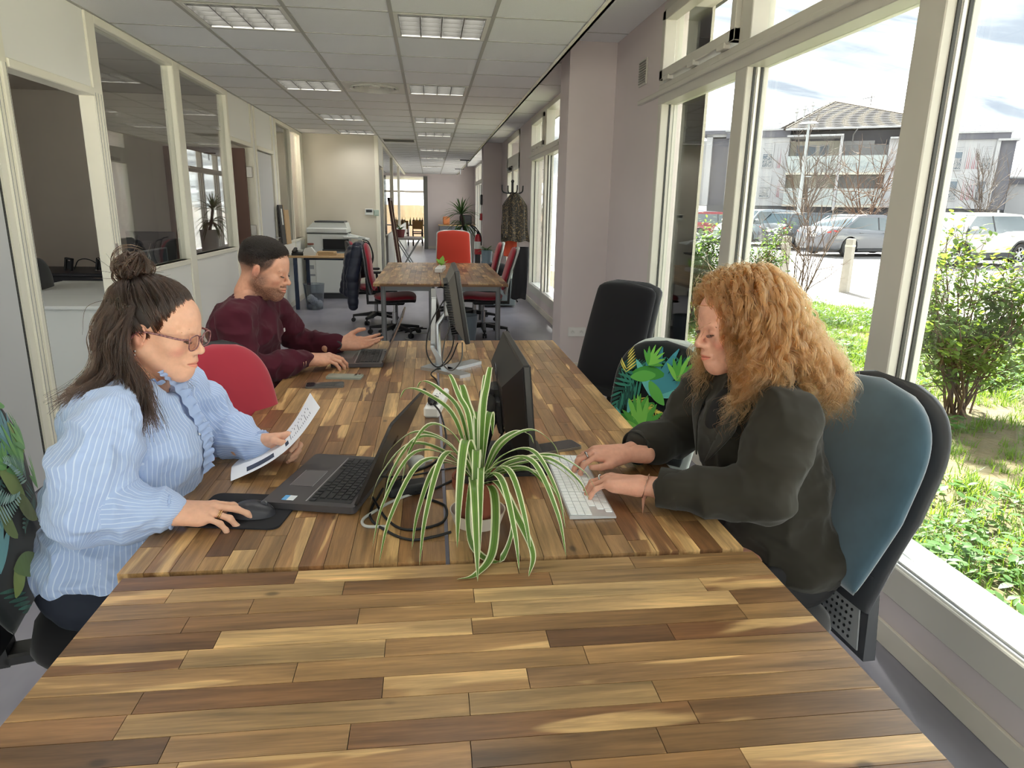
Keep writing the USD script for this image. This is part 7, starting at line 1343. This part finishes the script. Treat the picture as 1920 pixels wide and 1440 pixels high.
    for i in range(46):                                                     # the bun
        ax = unit(r.normal(0, 1, 3)*V(1, 1, .6)); u = unit(np.cross(ax, r.normal(0, 1, 3))); w = np.cross(ax, u); rad = r.uniform(.026, .044); k = np.linspace(0, r.uniform(3, 6), 22); c = bun+V(-.004, 0, .014)+r.normal(0, .006, 3)
        S += clump(c+(np.cos(k)*rad)[:, None]*u+(np.sin(k)*rad)[:, None]*w*V(1.15, 1.1, .8)+ax*(k*.002)[:, None], 9, .0026, r)
    for i in range(26): d = unit(r.normal(0, 1, 3)+V(0, 0, .5)); S.append(spline([bun, bun+d*.04, bun+d*.075+r.normal(0, .012, 3)], 10))
    H = []
    for i in range(330):                                                    # hanging lengths: near side in front of and behind the shoulder, far side down the back
        near = r.uniform() < .68; a = r.uniform(0, 1); sd = -1 if near else 1
        root = skull(V(-.95*a-.02, sd*(1-.75*a)+r.normal(0, .05), r.uniform(-.30, .35)), .006); w0 = L(root); e = r.uniform(0, 1)
        if near:
            if e < .62: q = e/.62; end = V(-.895, 1.64, .985)*(1-q)+V(-.775, 1.56, 1.035)*q+r.normal(0, .014, 3); mid = V(-.785, 1.665, 1.085)*(1-q)+V(-.725, 1.635, 1.08)*q+r.normal(0, .012, 3)
            else: q = (e-.62)/.38; end = V(-.690, 1.535, .955)*(1-q)+V(-.618, 1.575, .905)*q+r.normal(0, .012, 3)+V(0, 0, r.uniform(0, .05)); mid = V(-.700, 1.615, 1.065)*(1-q)+V(-.672, 1.625, 1.055)*q+r.normal(0, .008, 3)
        else: end = V(-.90, 1.80, .98)*(1-e)+V(-.63, 1.85, .98)*e+r.normal(0, .015, 3); mid = V(-.79, 1.78, 1.09)*(1-e)+V(-.69, 1.82, 1.07)*e
        H += clump(spline([w0, w0*.55+mid*.45+V(-.012, -.012 if near else .012, .0), mid, end], 24), 11, .0036, r, curl=.0028, wl=.16, tip_spread=.8)
    S = [q@HR.T+HO for q in S]
    curves(t, 'hair', S+H, [taper(len(q), .0013) for q in S+H], hm)
    W_ = [np.array([L(p) for p in spline([(-.10, -.05, .06), (-.14, -.06, .03), (-.15, -.05, -.04)], 16)])]
    curves(t, 'stray_hair', W_, [taper(16, .0012) for _ in W_], hm)
    # glasses, earring, rings
    gm = mat('glasses_tortoise', '4a2428', .25, coat=.5, color2='a06a6a', vscale=180); G = []
    for sd in (-1, 1):
        k = np.linspace(0, 2*PI, 40); yy, zz = .0245*np.cos(k), .0185*np.sin(k); yy = np.sign(yy)*np.abs(yy/.0245)**.75*.0245; zz = np.sign(zz)*np.abs(zz/.0185)**.75*.0185
        G.append(tube(np.stack([.1085-.10*np.abs(sd*.0335+yy)**1.5*1.2, sd*.0335+yy, -.004+zz], 1), .0016, 8, caps=False)); G.append(tube(spline([(.104, sd*.058, .008), (.088, sd*.071, .008), (.03, sd*.0765, .010), (-.005, sd*.0800, .006), (-.022, sd*.079, -.016)], 24), .0017, 6, flat=1.6))
    G.append(tube(spline([(.108, -.0105, .002), (.1115, 0, .006), (.108, .0105, .002)], 12), .0017, 6))
    gl = part(t, 'glasses', xf(cat(G), HR, HO), gm, smooth=True)
    part(gl, 'lenses', xf(cat([move(prism(rrect(.046, .034, .013), .0008), (0, 0, 0)).apply_transform(np.array([[0, 0, 1, .1045-.010*0], [1, 0, 0, sd*.0335], [0, 1, 0, -.004], [0, 0, 0, 1]])) for sd in (-1, 1)]), HR, HO), pane_mat('lens_glass', (.95, .93, .94), f0=.05))
    part(t, 'earring', cat([move(trimesh.creation.icosphere(1, .0032), tuple(L((-.006, -.084, -.040-.010*k)))) for k in range(4)]), ring_silver, smooth=True)
    ring(t, RR, wr, .96, 1, 2, .016, .0105, gold, curl=.36); ring(t, RR, wr, .96, 1, 2, .020, .0105, gold, curl=.36)
    return t
woman_blouse()
# the papers she holds: two A4 sheets, curled, printed on the side towards her
def paper_sheet(name, label, off, seed):
    P0, P1 = V(-.533, 1.752, .7525), V(-.285, 1.838, .945); along = P1-P0; Lp = np.linalg.norm(along); e1 = along/Lp; e2 = unit(V(.06, .96, .16)-e1*(V(.06, .96, .16)@e1)); n = np.cross(e1, e2)
    def f(u, v): s = u-.5; return P0+e1*(u*.300)[:, None]+e2*(v*.20)[:, None]+n*(off-.035*np.sin(u*PI)*.9+.020*v*np.maximum(0, u-.5)*2-.012*v*v)[:, None]+V(0, 0, 1)*((.012*v)*(1-u))[:, None]
    t = thing(name, label, 'paper'); part(t, 'sheet', thick(grid(f, 26, 12), .0004), mat('paper_white', 'eceef3', .8), smooth=30)
    def patch(u0, u1, v0, v1, q=.0006): return TM(np.vstack([f(np.array([a]), np.array([b]))+n*q*sg for sg in (1,) for a in np.linspace(u0, u1, 6) for b in (v0, v1)]), np.vstack([[(2*i, 2*i+1, 2*i+3), (2*i, 2*i+3, 2*i+2)] for i in range(5)]), process=False)
    return t, patch
pt, patch = paper_sheet('paper_sheet', 'printed sheets of white paper held by the woman in the blue blouse', 0, 1)
ink = mat('print_grey', '8f939b', .8); dk = mat('print_dark', '3c4458', .8)
for q in (.0006, -.0006):
    part(pt, 'printed_text', cat([patch(.60+.022*k, .608+.022*k, .22, .22+.55*(.6+.4*((k*7) % 5)/5), q) for k in range(14)]), ink); part(pt, 'printed_box', cat(patch(.14, .40, .10, .30, q), patch(.53, .57, .15, .34, q)), dk)

# --- man in the maroon sweater, typing on the far left
def man_maroon():
    t = thing('person', 'person with short dark hair in a maroon sweater typing on a laptop', 'person'); r = np.random.default_rng(43)
    sk = skin_mat('skin_tan', 'cf9a80'); HR, HO = rotm(0, math.radians(14), math.radians(-9)), V(-.715, 3.07, 1.192); L = W2L(HR, HO)
    sh, el_, wr = V(-.790, 2.865, 1.005), V(-.755, 2.815, .800), V(-.545, 3.035, .800); sh2, el2, wr2 = V(-.745, 3.295, .985), V(-.640, 3.395, .800), V(-.435, 3.345, .805); nb = V(-.785, 3.08, 1.055)
    core = [rc(L((-.035, 0, -.08)), .056, nb, .062, .03), el((-.81, 3.08, .90), (.12, .17, .16), .05), el((-.83, 3.07, .68), (.14, .16, .18), .05), el((-.85, 3.06, .55), (.12, .14, .08), .05)]+chain([sh, el_, wr], [.042, .030, .025], .03)+chain([sh2, el2, wr2], [.042, .030, .025], .03)+[rc(nb, .05, sh, .05, .03), rc(nb, .05, sh2, .05, .03)]
    for y in (2.96, 3.16): core += chain([(-.82, y, .545), (-.38, y, .545), (-.42, y, .10), (-.32, y, .045)], [.08, .06, .045, .035], .03)
    hd = xf(head_mesh(False, jaw=1.12, nose=1.4), HR, HO, 1.03)
    cn = [(.45, .50, .30), (.42, .50, .30), (.45, .55, .35), (.50, .5, .3)]; hR, RR = put_hand(1, cn, (1, .22, .02), (0, -.18, 1), wr, 1.08, splay=(.12, .02, -.08, -.18), r=.0086)
    cf = [(.10, .15, .12), (.12, .18, .12), (.18, .22, .15), (.25, .25, .18)]; hL, RL = put_hand(-1, cf, (1, .06, .06), (.05, .60, -.75), wr2, 1.06, splay=(.06, .0, -.05, -.12), r=.0086, thumb=((.020, .024, -.008), (.050, .046, -.020), (.082, .056, -.030), (.108, .054, -.034)))
    b = part(t, 'body', join([smooth_mesh(solid(core, .009), 2), hd, hR, hL]), sk, smooth=True); tone_body(b, np.array(b.GetAttribute('points').Get()), HR, HO, lip=(.95, .66, .64), blush=.12, beard=(.27, .25, .25), scalp=(.10, .09, .09))
    blink(t, HR, HO, 1.03, hair_mat('brow_dark', '2a201b', '2a201b'), _mats['lash_black'], r)
    sw = [el((-.815, 3.08, .915), (.145, .205, .155), .05), el((-.835, 3.07, .70), (.165, .195, .20), .06), el((-.85, 3.06, .57), (.18, .205, .10), .05), rc(nb-V(.01, 0, .02), .068, sh, .066, .04), rc(nb-V(.01, 0, .02), .068, sh2, .064, .04), rc(L((-.04, 0, -.125)), .060, nb, .066, .03)]
    sw += chain([sh, (sh+el_)/2+V(-.01, -.01, 0), el_+V(0, 0, .008), (el_+wr)/2, wr-V(.022, .016, 0)], [.072, .068, .062, .052, .041], .03)+chain([sh2, (sh2+el2)/2, el2+V(0, 0, .008), (el2+wr2)/2, wr2-V(.030, 0, 0)], [.070, .064, .060, .052, .042], .03)
    nkc = (lambda p: ((p-HO)@HR)@unit(V(-.30, 0, 1))+.113), None, None, .004, 2; mar = cloth('maroon', '4a1826', .9, sheen=.08)
    f1 = folds(12, .024, 10, 1.3); f2 = folds(15, .006, 28, 1.0)
    part(t, 'sweater', wrinkle(smooth_mesh(solid(sw+[nkc, half((0, 0, -1), -.53)], .0065), 3), lambda p: f1(p)+f2(p)), mar, smooth=True)
    k = np.linspace(0, 2*PI, 60); part(t, 'neck_band', tube(np.array([L((-.040+.070*math.cos(a), .066*math.sin(a), -.122+.30*(-.040+.070*math.cos(a))+.002)) for a in k]), .0075, 8, caps=False), mar, smooth=True)
    part(t, 'chest_logo', move(rbox(.006, .022, .018, .0028), (-.672, 3.19, .905)), mat('logo_white', 'd8d2d4', .6), smooth=30)
    jn = []
    for y in (2.96, 3.16): jn += chain([(-.84, y, .545), (-.38, y, .555), (-.42, y, .12)], [.105, .078, .06], .03)
    part(t, 'trousers', smooth_mesh(solid(jn+[el((-.85, 3.06, .55), (.165, .19, .10), .05), half((0, 0, 1), .60)], .011), 2), mat('trousers_dark', '23252c', .9), smooth=True)
    for y in (2.96, 3.16): part(t, 'shoe', smooth_mesh(solid([rc((-.42, y, .05), .046, (-.24, y, .038), .038, .02), half((0, 0, -1), -.004)], .008), 2), _mats['shoe_black'], smooth=True)
    d = unit(V(1, -.1, 0)); o = wr2-V(.012, 0, -.002); a_ = unit(np.cross(d, (0, 0, 1))); k = np.linspace(0, 2*PI, 40); wt = part(t, 'watch', thick(grid(lambda u, v: o+d*((v-.5)*.020)[:, None]+a_*(np.cos(u*2*PI)*.031)[:, None]+V(0, 0, 1)*(np.sin(u*2*PI)*.027)[:, None], 40, 3), .003), key_black, smooth=True)
    part(wt, 'watch_case', frame(cat(lathe([(0, 0), (.020, 0), (.021, .004), (.019, .008), (0, .008)], 24)), o+a_*.029, d, (0, 0, 1), a_ if False else np.cross(d, (0, 0, 1))), mat('watch_grey', '5c5c60', .25, metal=.6), smooth=30)
    hm = hair_mat('hair_black', '17120f', '231b17', .35); S = []
    for i in range(20000):
        d = unit(r.normal(0, 1, 3)); d[2] = abs(d[2])-.4*r.uniform(); d = unit(d); q = V(-.012, 0, .036)+d/np.linalg.norm(d/V(.0965, .0745, .0795))
        if q[0] > np.interp(q[2], [-.03, 0, .02, .045, .068, .085], [.012, .026, .046, .062, .066, .074])-.002 or q[2] < r.uniform(-.03, .02): continue
        lg = .0015+.0015*ss(-.01, .03, q[2])+.019*ss(.040, .10, q[2]); n = unit(d+V(.75, 0, .25)*ss(.03, .1, q[2])+r.normal(0, .25, 3)); S.append(np.array([q-d*.002, q+n*lg*.6+d*lg*.3, q+n*lg+V(lg*.3, 0, 0)])*1.03)
    curves(t, 'hair', [q@HR.T+HO for q in S], .0011, hm)
    return t
man_maroon()

# --- woman with long curly fair hair in a dark blazer, typing on the white keyboard
def woman_curly():
    t = thing('person', 'person with long curly blond hair in a dark blazer typing on a keyboard', 'person'); r = np.random.default_rng(47)
    sk = skin_mat('skin_rosy', 'd39c85'); HR, HO = rotm(0, math.radians(11), PI+math.radians(2)), V(.790, 1.655, 1.188); L = W2L(HR, HO); s_ = 1.0
    sh, el_, wr = V(.845, 1.475, .985), V(.790, 1.415, .805), V(.520, 1.535, .800); sh2, el2, wr2 = V(.810, 1.835, .970), V(.735, 1.885, .800), V(.535, 1.758, .802); nb = V(.865, 1.655, 1.04)
    core = [rc(L((-.035, 0, -.08)), .048, nb, .055, .03), el((.885, 1.655, .92), (.11, .155, .14), .05), el((.93, 1.65, .70), (.13, .15, .17), .05), el((.99, 1.64, .56), (.11, .14, .08), .05)]+chain([sh, el_, wr], [.045, .037, .025], .03)+chain([sh2, el2, wr2], [.045, .037, .025], .03)+[rc(nb, .05, sh, .045, .03), rc(nb, .05, sh2, .045, .03)]
    for y in (1.56, 1.74): core += chain([(.95, y, .535), (.50, y, .545), (.54, y, .10), (.45, y, .045)], [.070, .055, .042, .030], .03)
    hd = xf(head_mesh(True, jaw=.98, nose=1.2), HR, HO)
    cn = [(.55, .60, .35), (.50, .55, .35), (.52, .58, .35), (.52, .50, .3)]; hR, RR = put_hand(-1, cn, (-1, .62, -.02), (-.06, .12, 1), wr, .98, splay=(.14, .03, -.08, -.20), r=.0078)
    cf = [(.62, .70, .35), (.55, .75, .4), (.62, .8, .4), (.6, .7, .4)]; hL, RL = put_hand(1, cf, (-1, -.06, .06), (-.02, -.10, 1), wr2, .98, splay=(.12, .02, -.08, -.20), r=.0078)
    b = part(t, 'body', join([smooth_mesh(solid(core, .008), 2), hd, hR, hL]), sk, smooth=True); tone_body(b, np.array(b.GetAttribute('points').Get()), HR, HO, lip=(.96, .60, .60), blush=.16)
    blink(t, HR, HO, 1, hair_mat('brow_fair', '6a4a30', '6a4a30'), _mats['lash_black'], r)
    bz = [el((.885, 1.655, .925), (.130, .185, .145), .05), el((.865, 1.655, .86), (.135, .165, .12), .06), el((.93, 1.65, .72), (.150, .180, .18), .06), el((.985, 1.64, .57), (.165, .205, .13), .05), rc(nb-V(0, 0, .02), .062, sh, .066, .03), rc(nb-V(0, 0, .02), .062, sh2, .064, .03)]
    bz += chain([sh, (sh+el_)/2, el_+V(.0, 0, .012), (el_+wr)/2+V(.02, -.008, .004), wr+V(.075, -.04, .004)], [.074, .074, .066, .056, .048], .025)+chain([sh2, (sh2+el2)/2, el2+V(0, 0, .012), (el2+wr2)/2+V(.0, .0, .004), wr2+V(.080, .050, .004)], [.072, .068, .062, .054, .047], .025)
    cutV = (lambda p: np.minimum(.052-np.abs(p[..., 1]-1.655)-.20*(p[..., 2]-1.0), .80+.20*(p[..., 2]-.8)-p[..., 0])), None, None, .004, 2
    neck_cut = (lambda p: .060-np.linalg.norm((p-(nb+V(-.02, 0, .035)))*V(1, 1, .55), axis=-1)), None, None, .006, 2
    ol = cloth('olive_black', '2c2922', .8, sheen=.12); f1 = folds(22, .022, 9, 1.2); f2 = folds(25, .005, 26)
    part(t, 'blazer', wrinkle(smooth_mesh(solid(bz+[neck_cut, half((0, 0, -1), -.47)], .0062), 3), lambda p: f1(p)+f2(p)), ol, smooth=True)
    part(t, 'top', smooth_mesh(solid([el((.845, 1.655, .90), (.118, .075, .15), .04), el((.865, 1.655, .74), (.110, .10, .16), .04)], .008), 2), mat('top_black', '141214', .8), smooth=True)
    for sd in (-1, 1):                                                       # lapels
        B = spline([nb+V(-.02, sd*.070, .035), (.775, 1.655+sd*.082, .985), (.742, 1.655+sd*.070, .92), (.728, 1.655+sd*.028, .82)], 30); O = spline([nb+V(-.005, sd*.100, .02), (.765, 1.655+sd*.130, .985), (.748, 1.655+sd*.135, .935), (.730, 1.655+sd*.034, .82)], 30)
        part(t, 'lapel', thick(grid(lambda u, v: B[(u*29).round().astype(int)]*(1-v)[:, None]+O[(u*29).round().astype(int)]*v[:, None]+V(-.006, 0, .002), 30, 5), .004), ol, smooth=True)
    for w_, d in ((wr+V(.062, -.034, .004), V(-.9, .5, 0)), (wr2+V(.068, .043, .004), V(-.85, -.5, 0))):
        d = unit(d); a = unit(np.cross(d, (0, 0, 1))); b_ = np.cross(d, a); k = np.linspace(0, 2*PI, 40); part(t, 'cuff', thick(grid(lambda u, v: w_+d*((v-.5)*.05)[:, None]+(np.cos(u*2*PI)*.0505)[:, None]*a+(np.sin(u*2*PI)*.048)[:, None]*b_, 40, 4), .004), ol, smooth=True)
    part(t, 'pocket_flap', move(box(-.055, .055, -.004, .004, -.010, .010, .003), (.985, 1.447, .565), ry=.05), ol)
    jn = []
    for y in (1.56, 1.74): jn += chain([(.97, y, .530), (.50, y, .55), (.54, y, .12)], [.105, .075, .056], .03)
    part(t, 'trousers', smooth_mesh(solid(jn+[el((.985, 1.645, .54), (.15, .18, .095), .05), half((0, 0, 1), .585)], .011), 2), mat('trousers_black', '1b1a1c', .9), smooth=True)
    for y in (1.56, 1.74): part(t, 'shoe', smooth_mesh(solid([rc((.54, y, .045), .042, (.38, y, .035), .034, .02), half((0, 0, -1), -.004)], .008), 2), _mats['shoe_black'], smooth=True)
    # curly hair
    hm = hair_mat('hair_curly', '80542f', 'dcab6e', .34, .25)
    part(t, 'hair_cap', smooth_mesh(solid([el(L((-.017, 0, .042)), (.101, .081, .082), .02, 1, HR), el(L((-.058, 0, -.04)), (.058, .078, .095), .03, 1, HR), hairline(HR, HO)], .0035), 2), mat('hair_base_curly', '543620', .7), smooth=True)
    S = []
    for i in range(680):
        az = r.uniform(-PI, PI); el__ = math.asin(r.uniform(-.40, 1.0)); d = unit(V(math.cos(az)*math.cos(el__), math.sin(az)*math.cos(el__), math.sin(el__))); q0 = V(-.017, 0, .042)+d/np.linalg.norm(d/V(.102, .082, .083))
        if q0[0] > np.interp(q0[2], HZ, HX): continue
        sg = 1 if q0[1]+.012 > 0 else -1; fr = ss(-.06, .05, q0[0]); q = r.uniform(0, 1)
        out = unit(V(min(d[0], .25)*.7, d[1]+.35*sg*max(0, d[2]), 0)); vol = r.uniform(.012, .045)
        p1 = q0+out*vol+V(.0, 0, .016*max(0, d[2])); p2 = V(min(p1[0], .045), p1[1], 0)*V(1.05, 1.05, 0)+out*.030+V(-.006, 0, -.035-.03*q)
        p2[1] = math.copysign(max(abs(p2[1]), .085*fr), p2[1]); w0, w1, w2 = L(q0), L(p1), L(p2); near = (HR@V(0, p2[1], 0))[1] < 0; sd = -1 if near else 1
        b_ = 1-fr                                                            # 0 in front .. 1 at the back
        end = V(.735+.335*b_**.9+r.normal(0, .022), 1.655+sd*(.130-.05*b_)*r.uniform(.5, 1.15), r.uniform(.885, 1.02)+.02*b_) if q > .18 else V(w2[0]+.03*b_, w2[1]+sd*.02, r.uniform(1.0, 1.08))
        mid = w2*.5+end*.5+V(.016*b_, sd*.022, .014)
        S += clump(spline([w0, w1, w2, mid, end], 46), 10, .0036, r, curl=r.uniform(.006, .0125), wl=r.uniform(.055, .095), tip_spread=1.1)
    def keep_face(p, lim):                                                        # the profile stays free of hair
        q = (p-HO)@HR; m = (q[:, 2] < .055) & (q[:, 2] > -.15); q[m, 0] = np.minimum(q[m, 0], lim+.15*np.maximum(0, -q[m, 2]-.10)); return q@HR.T+HO
    S = [keep_face(p, r.normal(.072, .010)) for p in S]
    for i in range(90):
        d = unit(r.normal(0, 1, 3)+V(-.2, 0, .5)); root = V(-.015, 0, .042)+d*.09; S.append(np.array([L(p) for p in spline([root, root+d*.035+r.normal(0, .01, 3), root+d*.055+r.normal(0, .02, 3)+V(0, 0, -.02)], 12)]))
    curves(t, 'hair', S, [taper(len(q), .00125) for q in S], hm)
    a = unit(wr-el_); k = np.linspace(0, 2*PI, 50); o = wr-a*.012; b1 = unit(np.cross(a, (0, 0, 1))); b2 = np.cross(a, b1); part(t, 'bracelet', cat(tube(o+(np.cos(k)*.031)[:, None]*b1+(np.sin(k)*.030)[:, None]*b2+a*(.006*np.sin(k))[:, None], .0014, 6, caps=False), move(trimesh.creation.icosphere(2, .0045), tuple(o+b2*.03))), mat('bracelet_rose', 'c9a08c', .25, metal=.9), smooth=True)
    ring(t, RR, wr, .98, -1, 1, .018, .0108, ring_silver, curl=.5, tube_r=.0028); ring(t, RL, wr2, .98, 1, 1, .018, .0108, ring_silver, curl=.55, tube_r=.0028)
    return t
woman_curly()
